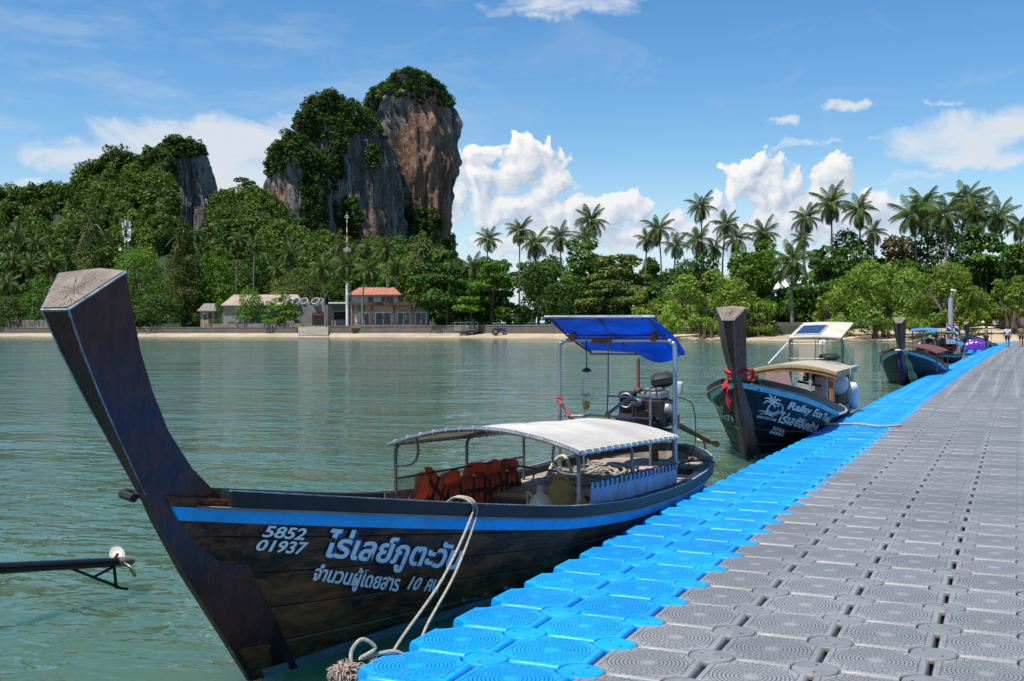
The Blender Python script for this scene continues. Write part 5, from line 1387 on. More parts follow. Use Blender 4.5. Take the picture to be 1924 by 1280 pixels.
# rear deck, thwarts
for k in range(9):
    y = 5.35+k*.24; w = H1.hb(y, .36)-.08; MB().box((0, y, .345), (2*w, .225, .03)).build('rear_deck_board', WOODP, b1, smooth=False)
MB().box((0, 5.24, .22), (2*(H1.hb(5.24, .3)-.09), .03, .24)).build('bulkhead', WOODI, b1, smooth=False)
for y in (2.3, 3.3): MB().box((0, y, .34), (2*(H1.hb(y, .34)-.06), .22, .035)).build('thwart', WOODP, b1, smooth=False)
for y in np.arange(1.2, 8.6, .62):
    for s in (1, -1):
        MB().tube([H1.pt(y, tt, s, .065) for tt in (.12, .4, .7, .95)], .028, 6).build('rib', WOODI, b1)
for s in (1, -1): MB().slab([[H1.pt(y, .86, s, .06), H1.pt(y, .86, s, .17)] for y in np.linspace(4.5, 8.6, 12)], .025).build('side_deck', WOODI, b1)
for k in range(3): MB().box((0, 8.05+k*.2, .36), (2*max(.1, H1.hb(8.05+k*.2, .36)-.08), .19, .03)).build('stern_deck_board', WOODP, b1, smooth=False)
# awning
CANV = mat('white_canvas', (.62, .595, .55), .85, .18, 1.6, bump=.25, bscale=5, trans=.3, col2=(.50, .475, .44))
ya, yb = 3.62, 6.36; xa, xb = -.80, .86
def awn(u, v):   # u along the boat, v across
    y = lerp(ya, yb, u); x = lerp(xa, xb, v); e = lerp(1.005, .875, u); pk = lerp(.155, .14, u); sag = -.02*math.sin(u*PI*3)**2*math.sin(v*PI)
    return Vector((x, y, e+pk*(1-abs(2*v-1)**1.9)+sag+.006*mn.noise(Vector((x*5, y*5, 1)))))
MB().slab([[awn(i/22, j/16) for j in range(17)] for i in range(23)], .006).build('awning', CANV, b1)
aw = [o for o in bpy.data.objects if o.name == 'awning'][0]
lift = Vector((0, 0, -.016))
for u in (0, .5, 1): MB().tube([awn(u, v)+lift for v in np.linspace(0, 1, 17)], .016 if u else .019, 8).build('awning_bow', STEELD if u else STEEL, b1)
for v in (0, 1): MB().tube([awn(u, v)+lift for u in np.linspace(0, 1, 8)], .017, 8).build('awning_rail', STEEL, b1)
lc = MB()
for v in (0, 1):
    for k in range(17):
        c = awn((k+.5)/17, v)+lift; lc.tube([c+Vector((.022*math.cos(a), .012*math.sin(a*.5), .022*math.sin(a))) for a in np.linspace(0, 2*PI, 8)], .0035, 4)
for k in range(14):
    c = awn(0, (k+.5)/14)+lift; lc.tube([c+Vector((0, .024*math.cos(a), .024*math.sin(a))) for a in np.linspace(0, 2*PI, 8)], .0032, 4)
lc.build('lacing', mat('white_cord', (.6, .6, .58), .8), b1)
STN = [(1, .02), (1, .5), (1, .985), (0, .02), (0, .5), (0, .985)]
for v, u in STN:
    p = awn(u, v)+lift; s = 1 if v else -1; p.x -= s*.03; zb = H1.zg_(p.y)-.06 if u < .9 else .2; foot = Vector((p.x, p.y, zb))
    MB().tube(smoothpath([foot, Vector((p.x, p.y, p.z-.10)), p+Vector((-s*.012, .0, -.03)), p+Vector((-s*.03, .0, 0))], 4), .0165, 8).build('stanchion', STEELD, b1)
for v in (0, 1):     # corner hand loops
    p = awn(.02, v)+lift; s = 1 if v else -1; p.x -= s*.03
    MB().tube(smoothpath([p+Vector((0, .0, -.17)), p+Vector((-s*.15, 0, -.155)), p+Vector((-s*.21, 0, -.07)), p+Vector((-s*.20, 0, .055))], 5), .012, 8).build('hand_loop', STEELD, b1)
# stern frame and blue tarp
fy = 11.22-4.3; xl, xr = -.61, .67; zt = 1.80
pth = smoothpath([(xl, fy, .18), (xl, fy, 1.0), (xl, fy, zt-.11), (xl+.03, fy, zt-.03), (xl+.12, fy, zt), (0, fy, zt), (xr-.12, fy, zt), (xr-.03, fy, zt-.03), (xr, fy, zt-.11), (xr, fy, 1.0), (xr, fy, .18)], 6)
MB().tube(pth, .024, 10).build('stern_arch', STEEL, b1)
MB().tube([(xr+.012, fy-.02, .2), (xr+.012, fy-.02, 1.74)], .008, 6).build('arch_seam', STRB, b1)
TARP = mat('blue_tarp', (.006, .20, .70), .5, .25, 3., bump=.3, bscale=12, trans=.55, col2=(.004, .13, .52))
def trp(u, v):   # u: front to back, v: across
    x = lerp(-.57, .56, v)+.03*math.sin(u*3); y = lerp(10.78, 12.02, u)-4.3; z = lerp(2.035, 1.665, u)
    sag = -.055*math.sin(PI*u*2)**2*math.sin(PI*min(1, v*1.02))-.02*math.sin(v*9+u*4)*.5
    if v > .5 and u > .75: sag -= .13*math.sin((v-.5)*2*PI)*(u-.75)*4
    return Vector((x, y, z+sag))
MB().slab([[trp(i/20, j/28) for j in range(29)] for i in range(21)], .004).build('stern_tarp', TARP, b1)
MB().tube([trp(0, 0)+Vector((-.03, 0, .014)), trp(0, 1)+Vector((.03, 0, .014))], .016, 8).build('tarp_front_bar', STEEL, b1)
for u, mm in ((.42, STEELD), (1., STEELD)):
    z = lerp(2.035, 1.665, u)-.03; y = lerp(10.78, 12.02, u)-4.3; MB().tube([(-.56, y, z), (.56, y, z)], .011, 6).build('tarp_cross_bar', mm, b1)
for v in (.03, .5, .97): MB().tube([(lerp(-.57, .56, v), lerp(10.78, 12.02, u)-4.3, lerp(2.035, 1.665, u)-.012-.03*math.sin(PI*u)) for u in (0, .25, .5, .75, 1)], .011, 6).build('tarp_long_bar', mat('dark_steel', (.04, .04, .042), .6), b1)
for x in (-.45, .45): MB().box((x, fy, zt+.035), (.07, .06, .09), None, .01).tube([(x, fy, zt), (x, fy-.02, zt+.12)], .018, 6).build('clamp', RUST, b1)
MB().box((-.12, fy-.02, zt-.005), (.22, .05, .06), None, .012).build('rope_block', RUST, b1)
# pull cord with handle and control rope hanging from the arch
pc = (-.29, fy-.03); MB().tube([(pc[0], pc[1], zt), (pc[0]+.005, pc[1], zt-.30)], .006, 5).build('pull_cord', mat('black_rubber_hose', (.015, .015, .016), .6), b1)
MB().lathe([(.012, .02), (.05, -.005), (.052, -.02), (.015, -.03)], (pc[0]+.005, pc[1], zt-.31), 12).build('pull_handle', mat('black_plastic', (.02, .02, .023), .5), b1)
MB().tube(smoothpath([(-.045, fy-.02, zt), (-.05, fy-.02, 1.3), (-.055, fy-.02, .98), (.02, fy-.02, .9), (-.03, fy-.02, .84)], 6), .007, 6).build('control_rope', mat('grey_cord', (.12, .12, .11), .9), b1)
MB().lathe([(.012, -.05), (.03, -.03), (.03, .03), (.012, .05)], (-.055, fy-.02, 1.0), 8).build('rope_knot', mat('yellow_knot', (.30, .2, .05), .8), b1)
# handrail in front of the engine
ry = 11.3-4.3
for x, z0, z1 in ((-.36, .3, 1.39), (.38, .3, 1.35)): MB().tube([(x, ry, z0), (x, ry, z1)], .012, 8).build('handrail_post', STEEL, b1)
for z in (1.215, 1.0): MB().tube([(-.40, ry-.015, z), (.40, ry-.015, z-.02)], .011, 8).build('handrail', STEEL, b1)
MB().tube([(-.28, ry-.017, 1.216), (-.1, ry-.017, 1.212)], .013, 8).build('handrail_sleeve', mat('white_sleeve', (.7, .7, .68), .5), b1)
MB().tube([(xl-.03, fy, .985), (xl+.3, ry, .99)], .012, 6).build('handrail_stay', STEELD, b1)
MB().lathe([(.0, -.07), (.035, -.03), (.04, .02), (.012, .04)], (-.315, ry-.04, 1.11), 4).tube([(-.32, ry-.04, 1.14), (-.32, ry-.02, 1.21)], .006, 5).build('padlock', mat('brass', (.5, .27, .03), .35, .2, 8., metal=.6), b1)
# red ribbon tied to the arch
def ribbon(parent, pts, w, m, name='ribbon'):
    P = smoothpath(pts, 6); return MB().slab([[p+Vector((w*.5*math.cos(i*.5), w*.3, w*.5*math.sin(i*.5))), p-Vector((w*.5*math.cos(i*.5), w*.3, w*.5*math.sin(i*.5)))] for i, p in enumerate(P)], .003).build(name, m, parent)
REDC = mat('red_cloth', (.45, .035, .04), .8, .25, 12., trans=.15); PINK = mat('pink_red_ribbon', (.55, .09, .10), .8, .25, 12., trans=.2)
rt_ = thing('ribbon', 'faded red ribbon tied to the far post of the blue tarp arch', 'ribbon', B1)
ribbon(rt_, [(xl-.02, fy-.03, 1.18), (xl+.05, fy-.04, 1.12), (xl+.1, fy-.05, 1.05), (xl+.16, fy-.04, .98), (xl+.21, fy-.05, .93)], .035, PINK, 'ribbon_tail')
ribbon(rt_, [(xl-.01, fy-.035, 1.19), (xl+.07, fy-.05, 1.08), (xl+.13, fy-.03, .97), (xl+.26, fy-.05, .92)], .03, PINK, 'ribbon_tail')
MB().tube([(xl+.035*math.cos(a), fy+.035*math.sin(a), 1.18+.006*math.sin(3*a)) for a in np.linspace(0, 2*PI, 14)], .014, 6, closed=True).build('ribbon_knot', PINK, rt_)
# engine
engine(b1, (.03, 8.32, .74), (.0, 10.95, .36), .96, True, 3)
# side tarp along the near rail
STP = mat('faded_side_tarp', (.24, .42, .68), .7, .3, 2.2, bump=.2, bscale=10, trans=.2, col2=(.30, .33, .40), stretch=(1, 2.4, .5))
def stp(u, v): y = lerp(3.92, 6.33, u); return Vector((.845+.016*math.sin(y*22)*v+.010*math.sin(y*51+1)*v, y, lerp(lerp(.73, .60, u)-.008*abs(math.sin(u*PI*10)), H1.zg_(y)-.02, v)))
MB().slab([[stp(i/90, j/6) for j in range(7)] for i in range(91)], .004).build('side_tarp', STP, b1)
b = MB().tube([stp(i/30, 0)+Vector((.004, 0, .012)) for i in range(31)], .009, 6)
for k in range(20):
    c = stp((k+.5)/20, 0); b.tube([c+Vector((.006, .006, .016)), c+Vector((.014, .012, -.03)), c+Vector((.01, -.012, -.05)), c+Vector((.006, -.006, .016))], .0035, 4)
b.build('side_tarp_cord', mat('black_rubber_hose', (.015, .015, .016), .6), b1)
# net with life jackets along the far side
NET = mat('dark_net', (.10, .10, .095), .8, .2, 5.)
def npt(u, v): y = lerp(3.50, 6.02, u); return Vector((-.655, y, lerp(lerp(.735, .635, u), lerp(.42, .17, u), v)))
b = MB(); L_, Hh = 2.52, .38; sp = .036
def clipd(a, c):
    return [npt(min(1, max(0, a[0]/L_)), min(1, max(0, a[1]/Hh))), npt(min(1, max(0, c[0]/L_)), min(1, max(0, c[1]/Hh)))]
for k in range(int((L_+Hh)/sp)):
    t0 = k*sp
    for sg in (0, 1):
        x0 = t0-Hh; y_0, x1, y1 = 0, t0, Hh
        xs, ys_, xe, ye = (x0, 0, x1, Hh) if sg else (x0, Hh, x1, 0)
        if xs < 0: f = -xs/(xe-xs); ys_ = lerp(ys_, ye, f); xs = 0
        if xe > L_: f = (L_-xs)/(xe-xs); ye = lerp(ys_, ye, f); xe = L_
        if xe-xs > .01:
            a = npt(xs/L_, ys_/Hh); c = npt(xe/L_, ye/Hh); d = Vector((0, 0, .0034)); b.add([a-d, c-d, c+d, a+d], [(0, 1, 2, 3)])
nt_ = b.build('side_net', NET, b1, smooth=False)
for v in (0, 1): MB().tube([npt(u, v) for u in np.linspace(0, 1, 8)], .009, 6).build('net_rope', mat('black_rubber_hose', (.015, .015, .016), .6), b1)
MB().slab([[npt(u, .30)+Vector((-.12, 0, -.03)), npt(u, 1.1)+Vector((-.10, 0, 0))] for u in np.linspace(0, 1, 12)], .01).build('side_board', WOODI, b1)
ORG = mat('orange_jacket', (.55, .070, .015), .75, .3, 6., bump=.4, bscale=18, col2=(.34, .036, .012), rand=.15)
STRP = mat('black_strap', (.012, .012, .013), .7, .2, 9.)
def jacket(y, z, lean, label, s=1.):
    t = thing('life_jacket', label, 'life jacket', (B1[0]-.715, B1[1]+y, z), 0, 'orange life jackets behind the net'); t.rotation_euler = (lean, 0, 0)
    for k, (dy, hh) in enumerate(((-.13, .40), (.13, .38))):
        g = []
        for i in range(9):
            u = i/8; row = []
            for j in range(7):
                v = j/6-.5; tk = .05*max(0, 1-(2*v)**8)**.5*max(0, 1-(2*u-1)**12)**.5; row.append(Vector((tk, dy+v*.27*(1-.1*max(0, u-.7)), (u-.5)*hh)))
            g.append(row)
        MB().slab(g, .05).build('front_panel', ORG, t)
    MB().tube(smoothpath([(.0, -.14, .17), (.03, -.11, .27), (.06, 0, .27), (.03, .11, .27), (0, .14, .17)], 5), [.04+.022*math.sin(PI*i/20) for i in range(21)], 8).build('collar', ORG, t)
    for z_ in (.08, -.06, -.15): MB().slab([[Vector((.077, yy, z_+.018)), Vector((.077, yy, z_-.018))] for yy in np.linspace(-.23, .23, 8)], .006).build('strap', STRP, t)
    for dy in (-.12, .12): MB().slab([[Vector((.079, dy+.018, zz)), Vector((.079, dy-.018, zz))] for zz in np.linspace(-.2, .2, 6)], .006).build('strap', STRP, t)
    MB().box((.084, 0, .08), (.02, .05, .045), None, .006).build('buckle', STRP, t)
    return t
jacket(4.12, .43, .95, 'orange life jacket lying slanted nearest the bow, collar up')
jacket(4.50, .35, .12, 'orange life jacket behind the net, second from the bow')
jacket(4.98, .365, -.08, 'orange life jacket in the middle of the netted row')
jacket(5.36, .34, .15, 'orange life jacket behind the net, second from the stern end')
jacket(5.72, .32, -.1, 'orange life jacket at the stern end of the netted row')
# cargo in the well
def put(px, py, z): return atz(px, py, z)
def bottle():
    x, y, _ = atx(1020, 965, -3.50); t = thing('gas_bottle', 'white round shouldered gas bottle beside the jerrycans', 'gas bottle', (x-.02, y, .19))
    WB = mat('cream_enamel', (.58, .55, .44), .4, .2, 6., col2=(.45, .38, .26))
    MB().lathe([(.08, 0), (.095, .02), (.098, .08), (.098, .26), (.09, .32), (.07, .36), (.035, .385), (.03, .40)], n=22).build('bottle_body', WB, t)
    MB().lathe([(.03, .40), (.034, .43), (.028, .45)], n=12).build('valve', mat('grey_valve', (.3, .3, .28), .5), t)
    MB().tube(smoothpath([(-.03, 0, .43), (-.09, .05, .47), (-.08, .1, .56), (0, .12, .58), (.07, .09, .52), (.05, .04, .44)], 5), .008, 6).build('hose', mat('grey_cord', (.12, .12, .11), .9), t)
    MB().tube(smoothpath([(-.06, -.02, .36), (-.10, -.03, .40), (-.12, 0, .37), (-.12, .02, .2)], 4), .010, 6).build('rope_loop', ROPE, t)
bottle()
YEL = mat('yellowed_plastic', (.50, .37, .12), .45, .3, 5., trans=.2, col2=(.34, .22, .06))
def jerry(px, py, x, w, h, label, rot, cap=(.5, .36, .1)):
    p = atx(px, py, x); t = thing('jerrycan', label, 'jerrycan', (p[0], p[1], .19), rot, 'yellowed jerrycans in the boat')
    secs = []
    for z, k in ((0, .92), (.02, 1), (h*.72, 1), (h*.86, .92), (h*.95, .7), (h, .45)):
        a = w/2*k; b_ = w*.36*k; n = 16; secs.append([Vector((a*math.copysign(abs(math.cos(q))**.55, math.cos(q)), b_*math.copysign(abs(math.sin(q))**.55, math.sin(q)), z)) for q in np.linspace(0, 2*PI, n, endpoint=False)])
    MB().loft(secs).build('can_body', YEL, t)
    MB().tube(smoothpath([(-w*.3, 0, h*.93), (-w*.2, 0, h*1.08), (w*.12, 0, h*1.08), (w*.2, 0, h*.95)], 4), .016, 8).build('handle', YEL, t)
    MB().lathe([(.028, 0), (.028, .035), (.02, .04)], (w*.30, 0, h*.90), 12, Matrix.Rotation(.4, 4, 'Y')).build('cap', mat('can_cap_%d' % int(cap[0]*100), cap, .5), t)
    MB().slab([[Vector((w/2*1.01*math.cos(q), w*.36*1.02*math.sin(q), h*.40)), Vector((w/2*1.01*math.cos(q), w*.36*1.02*math.sin(q), h*.44))] for q in np.linspace(-2.6, -.5, 8)], .004).build('moulded_band', YEL, t)
jerry(1056, 962, -3.52, .25, .43, 'larger yellowed jerrycan with an orange brown cap, behind the white gas bottle', .3, (.42, .2, .03))
jerry(1088, 966, -3.38, .22, .30, 'smaller yellowed jerrycan with a dark red cap beside the side tarp', -.1, (.25, .02, .04))
def ropecoil():
    t = thing('rope_coil', 'big untidy coil of pale rope on the rear deck boards', 'rope', (B1[0]-.15, B1[1]+6.75, .362))
    r = random.Random(4); pts = []
    for k in range(150):
        a = k*.62; R = .16+.22*(.5+.5*math.sin(k*.17))*(.8+.4*r.random()); pts.append((R*1.15*math.cos(a)+.05*r.uniform(-1, 1), R*1.9*math.sin(a)+.07*r.uniform(-1, 1), .012+.055*r.random()*(k/150)+.01*(k % 5)))
    MB().tube(smoothpath(pts, 4), .0105, 6).build('coil', ROPE, t)
    pts = [(.03, -.85, .03), (-.08, -1.5, .0), (-.05, -1.52, -.12), (.05, -1.54, -.02), (-.02, -1.53, -.2), (.08, -1.52, -.1), (.02, -1.55, -.22), (-.1, -1.53, -.05), (.0, -1.3, .03), (.1, -.5, .02)]
    MB().tube(smoothpath(pts, 6), .0105, 6).build('hanging_end', ROPE, t)
ropecoil()
t = thing('fuel_box', 'small faded pink plastic box on the rear deck boards', 'box', (B1[0]+.48, B1[1]+6.75, .362), .3)
MB().box((0, 0, .06), (.26, .2, .12), None, .015).build('box_body', mat('faded_pink', (.42, .24, .24), .7, .3, 5.), t); MB().box((0, 0, .13), (.27, .21, .018), None, .006).build('lid', mat('faded_pink', (.42, .24, .24), .7), t)
t = thing('plastic_tub', 'small orange red plastic tub left of the pink box', 'tub', (B1[0]+.40, B1[1]+6.45, .362))
MB().lathe([(.06, 0), (.08, .11), (.085, .115), (.075, .11), (.055, .01)], n=16).build('tub_body', mat('orange_red_plastic', (.55, .09, .03), .5, .2, 6.), t)
MB().tube(smoothpath([(-.62, 6.5, .30), (-.55, 6.6, .52), (-.42, 6.55, .60), (-.33, 6.5, .50), (-.26, 6.45, .37)], 6), .018, 8).build('bilge_hose', mat('cream_hose', (.5, .44, .3), .6), b1)
MB().tube(smoothpath([(-.72, 5.6, .60), (-.70, 5.45, .66), (-.55, 5.5, .62), (-.1, 6.0, .50), (.15, 6.3, .42)], 6), .011, 8).build('boat_hook', STEELD, b1)
# ropes to the pontoon
def rope(label, pts, r=.011, name='mooring_rope', frays=0, m=None):
    t = thing(name, label, 'rope', tuple(pts[0])); o = Vector(pts[0]); MB().tube(smoothpath([Vector(p)-o for p in pts], 8), r, 7).build('strand', m or ROPE, t); return t
g0 = atx(921, 962, -3.05)
zg = H1.zg_(g0[1]-4.3)+.055; gp = Vector((H1.hb(g0[1]-4.3, zg-.06)+B1[0], g0[1], zg))
e1 = Vector(atx(738, 1226, -2.93)); e2 = Vector(atx(795, 1192, -2.92))
rope('pale mooring rope doubled over the near rail down to the pontoon edge', [gp+Vector((-.16, .05, -.03)), gp+Vector((-.08, .02, .012)), gp+Vector((.035, 0, -.01)), gp+Vector((.05, -.02, -.10)), gp.lerp(e1, .5)+Vector((.06, 0, -.06)), e1, e1+Vector((.03, -.05, -.12))], .0085)
rope('second pale strand of the mooring rope, right of the first', [gp+Vector((-.16, .09, -.03)), gp+Vector((-.08, .06, .012)), gp+Vector((.035, .045, -.01)), gp+Vector((.055, .03, -.12)), gp.lerp(e2, .5)+Vector((.05, .02, -.07)), e2, e2+Vector((.03, -.03, -.14))], .0085)
def frayed():
    c = Vector(atx(650, 1268, -2.93)); t = thing('rope_fender', 'frayed bundle of old rope at the near pontoon corner', 'rope bundle', tuple(c)); r = random.Random(8); b = MB()
    FR_ = mat('frayed_rope', (.34, .27, .22), .95, .4, 20.)
    for k in range(420):
        a = Vector((r.gauss(0, 1), r.gauss(0, 1), r.gauss(0, 1))).normalized()*.058; a.x *= 1.25; o_ = Vector((.10, .10, .0)) if k % 3 == 0 else Vector(); d = a.normalized()*r.uniform(.008, .03)+Vector((r.uniform(-.016, .016), r.uniform(-.016, .016), r.uniform(-.03, .005))); b.tube([o_+a*.6, o_+a, o_+a+d*.6, o_+a+d+Vector((r.uniform(-.012, .012), r.uniform(-.012, .012), -.008))], [.006, .005, .003, .001], 4)
    b.lathe([(.02, -.06), (.05, -.03), (.055, .01), (.03, .05)], n=10); b.build('frayed_strands', FR_, t)
    MB().tube(smoothpath([(.02, .02, .03), (.0, .05, .10), (.03, .10, .15), (.08, .14, .10), (.03, .08, .06), (.09, .16, .07), (.16, .22, .07), (.22, .28, .0)], 6), .010, 7).build('rope_loop', ROPE, t)
frayed()
MB().tube(smoothpath([(-.05, -.10, 1.12), (-.16, -.06, 1.13), (-.17, .02, 1.12), (-.06, .08, 1.10)], 5), .022, 8).build('bow_cleat', mat('black_rubber_hose', (.015, .015, .016), .6), b1)
rope('dark stern rope looped over the near quarter to the pontoon', [(B1[0]+.35, B1[1]+7.4, .38), (B1[0]+.6, B1[1]+7.7, .46), (B1[0]+.86, B1[1]+7.72, .47), (B1[0]+1.0, B1[1]+7.6, .36), (B1[0]+1.04, B1[1]+7.5, .28)], .012, m=mat('dark_rope', (.07, .06, .05), .9))
rope('thin cable hanging from the near arch post', [(B1[0]+xr+.02, B1[1]+fy, 1.22), (B1[0]+xr+.12, B1[1]+fy+.25, 1.12), (B1[0]+xr+.14, B1[1]+fy+.3, .8), (B1[0]+xr+.1, B1[1]+fy+.3, .6), (B1[0]+xr+.02, B1[1]+fy+.3, .38)], .005, 'cable', m=mat('black_rubber_hose', (.015, .015, .016), .6))
# the propeller of a neighbour reaching in from the left
def lefttail():
    a = Vector(atd(222, 1056, 8.1)); c = Vector(atd(0, 1068, 7.3)); far = c+(c-a)*1.9; d = (a-far).normalized(); dh = Vector((d.x, d.y, 0)).normalized(); yw = math.atan2(-dh.x, dh.y)
    st = far-dh*.25; og = st-dh*9.0; HN = Hull([(0, 1.13, .06), (.42, 1.06, .25), (1.35, .905, .45), (2.6, .70, .68), (3.45, .575, .88), (4.7, .455, .945), (6.2, .385, .95), (7.5, .395, .89), (8.3, .44, .70), (8.8, .48, .40), (9.0, .495, .03)], 9.0, origin=(og.x, og.y, 0), yaw=yw)
    nb = boat(HN, 'longtail_boat', 'boat at the left edge of which only the black propeller shaft shows', WOODN, RAILB, STRT, POSTR, fine=18, ns=4); e_ = MB().box((0, 8.55, .86), (.34, .46, .36), None, .03).box((0, 8.5, 1.1), (.26, .4, .12), None, .02).build('engine', ENG, nb); MB().tube([(0, 8.6, .3), (0, 8.6, .75)], .05, 8).build('engine_pivot', RUST, nb)
    o = a; t = obj('propeller_shaft', None, nb); t.matrix_parent_inverse = Matrix.Identity(4); t.matrix_local = (Matrix.Translation(nb.location) @ Matrix.Rotation(yw, 4, 'Z')).inverted() @ Matrix.Translation(a)
    BK = mat('black_shaft_paint', (.012, .012, .014), .4, .4, 9.)
    MB().tube([far-o, c-o, d*-.1, Vector((0, 0, 0))], [.04, .038, .034, .03], 12).build('shaft_tube', BK, t)
    q = Vector((0, 0, 1)).rotation_difference(d).to_matrix().to_4x4(); propeller(t, Vector((0, 0, 0))+d*.05, .135, mat('worn_propeller', (.21, .19, .165), .5, .35, 9., metal=.3, col2=(.13, .12, .10)), q @ Matrix.Rotation(.1, 4, 'Z'))
    dn = Vector((0, 0, -1)); 
    MB().tube([d*-.42+dn*.02, d*.02+dn*.19], .011, 6).build('skeg', BK, t); MB().tube([d*-.04, d*-.02+dn*.185, d*.08+dn*.20], .012, 6).build('skeg', BK, t); MB().tube([d*-.22+dn*.10, d*-.03+dn*.03], .010, 6).build('skeg', BK, t)
    MB().tube([d*-.05, d*.0+Vector((0, 0, .06))], .010, 6).build('guard', BK, t)
lefttail()

# ---------------------------------------------------------------- second boat, with a cabin
B2 = (-3.47, 15.48, 0.); Y2 = .03
H2 = Hull([(0, 1.22, .06), (.42, 1.14, .34), (1.35, .98, .70), (2.4, .80, .88), (3.6, .62, .90), (5., .49, .86), (6.6, .41, .84), (8.2, .40, .80), (9.1, .44, .62), (9.7, .48, .32), (9.9, .49, .03)], 9.9, origin=B2, yaw=Y2, ratio=([0, .42, 1.35, 2.6, 4., 6, 8.5, 9.9], [.3, .22, .34, .52, .70, .78, .7, .4]))
BLK = mat('black_hull_paint', (.007, .006, .007), .42, .4, 3., bump=.3, bscale=8, col2=(.022, .020, .018), spec=.12)
b2 = boat(H2, 'longtail_boat', 'black longtail boat with palm tree emblem, wooden cabin and solar panel canopy', BLK, RAILB, STRT, POSTR, post_top=2.2, boot=mat('boot_white', (.42, .43, .42), .6))
L2 = lettermat('sign_white', (.80, .80, .78), .15, 12.)
def c5(x, y): return (1320+.23443*x, 580+.23443*y)
def box5(x0, y0, x1, y1, x2, y2, x3, y3): return [c5(x0, y0), c5(x1, y1), c5(x2, y2), c5(x3, y3)]
paint(H2, b2, 'boat_name', 'Railay Eco Tour', box5(655, 822, 1000, 945, 1030, 868, 680, 742), L2, bold=.03, shear=.25)
paint(H2, b2, 'boat_name', 'ไร่เลย์อีโคทัวร์', box5(590, 912, 905, 1010, 930, 925, 620, 822), L2, bold=.03, shear=.2)
paint(H2, b2, 'registration_number', '5752', box5(548, 972, 645, 998, 652, 970, 556, 944), L2, bold=.02)
paint(H2, b2, 'registration_number', '04991', box5(522, 1000, 630, 1030, 637, 1002, 530, 973), L2, bold=.02)
paint(H2, b2, 'emblem_text', 'RAILAY ECO TOUR', box5(427, 873, 575, 905, 578, 885, 429, 853), L2, bold=.01)
EMB = [([(.30, .12), (.33, .4), (.45, .62)], [.07, .06, .045]), ([(.45, .62), (.3, .8), (.12, .74)], [.05, .09, .02]), ([(.45, .62), (.25, .66), (.12, .52)], [.05, .08, .02]), ([(.45, .62), (.38, .88), (.25, .98)], [.05, .08, .02]), ([(.45, .62), (.52, .86), (.56, 1.)], [.05, .08, .02]), ([(.45, .62), (.66, .84), (.84, .82)], [.05, .09, .02]), ([(.45, .62), (.68, .70), (.8, .56)], [.05, .08, .02]), ([(.45, .62), (.58, .55), (.6, .42)], [.04, .07, .02]),
       ([(.0, .16), (.25, .20), (.5, .12), (.78, .18)], [.02, .06, .06, .02]), ([(.06, .06), (.35, .10), (.62, .04)], [.02, .05, .02]), ([(.36, .28), (.55, .20), (.74, .30), (.82, .42)], [.03, .06, .05, .02]), ([(.76, .22), (.92, .34), (.98, .52), (.9, .66), (.74, .72)], [.03, .05, .05, .04, .02]), ([(.66, .60), (.72, .55), (.78, .60)], [.02, .04, .02])]
strokes(H2, b2, 'palm_emblem', EMB, box5(430, 850, 615, 890, 650, 720, 455, 665), L2)
L2P = lettermat('sign_white_worn', (.40, .43, .38), .15, 8.)
strokes(H2, b2, 'palm_emblem', [([(1-x, y) for x, y in p], w) for p, w in EMB], box5(296, 860, 215, 845, 165, 690, 270, 735), L2P, side=-1)
paint(H2, b2, 'boat_name', 'Tour', box5(175, 850, 110, 790, 105, 745, 172, 790), L2P, side=-1, bold=.03)
paint(H2, b2, 'boat_name', 'ทัวร์', box5(265, 905, 150, 880, 140, 830, 240, 855), L2P, side=-1, bold=.03)
paint(H2, b2, 'registration_number', '5752', box5(305, 985, 262, 950, 268, 935, 305, 965), L2P, side=-1, bold=.02)
def lx(px, py, x):      # line of sight meets the plane x = const of this boat
    r = ray(px, py); lo, hi = 4., 60.
    for _ in range(60):
        m = (lo+hi)/2; p = H2.w2l(CAM+r*m)
        if p[0] < x: lo = m      # moving away along the view the point drifts to port
        else: hi = m
    return p
CAB = mat('orange_varnish', (.30, .12, .04), .4, .3, 3., bump=.2, stretch=(2, 2, .4)); CABP = mat('pale_cabin_wood', (.34, .26, .12), .6, .25, 3.)
# cabin: open sided, over the after half of the boat
y0, y1 = 5.0, 8.7; W2 = .70; ZE = 1.12
def rf(u, v): y = lerp(y0, y1, u); x = lerp(-W2-.10, W2+.10, v); return Vector((x, y, ZE+.13*(1-abs(2*v-1)**2)-.03*u))
MB().slab([[rf(i/12, j/12) for j in range(13)] for i in range(13)], .025).build('cabin_roof', mat('cream_roof', (.40, .355, .26), .7, .2, 2.), b2)
MB().slab([[rf(0, j/12)+Vector((0, -.02, -.015)), rf(0, j/12)+Vector((0, -.02, -.055))] for j in range(13)], .03).build('roof_front_board', CABP, b2)
MB().slab([[rf(0, j/12)+Vector((0, -.005, -.06)), rf(0, j/12)+Vector((0, -.005, -.125))] for j in range(13)], .03).build('roof_lower_board', CAB, b2)
for v in (0, 1): MB().slab([[rf(i/8, v)+Vector((0, 0, -.015)), rf(i/8, v)+Vector((0, 0, -.10))] for i in range(9)], .03).build('roof_side_board', CABP, b2)
for s in (-1, 1):
    for y, w in ((5.1, .075), (6.6, .06), (8.0, .06)): MB().box((s*W2, y, (ZE+.42)/2-.01), (w, w, ZE-.40), None, .01).build('cabin_post', CAB, b2)
MB().box((W2-.01, 5.35, .72), (.035, .42, .62), None, .005).build('cabin_panel', CAB, b2)
MB().box((-W2+.01, 5.35, .72), (.035, .42, .62), None, .005).build('cabin_panel', CAB, b2)
for x in (-.30, .34): MB().box((x, 5.05, .80), (.05, .05, .76), None, .01).build('cabin_post', mat('grey_post', (.3, .3, .3), .6), b2)
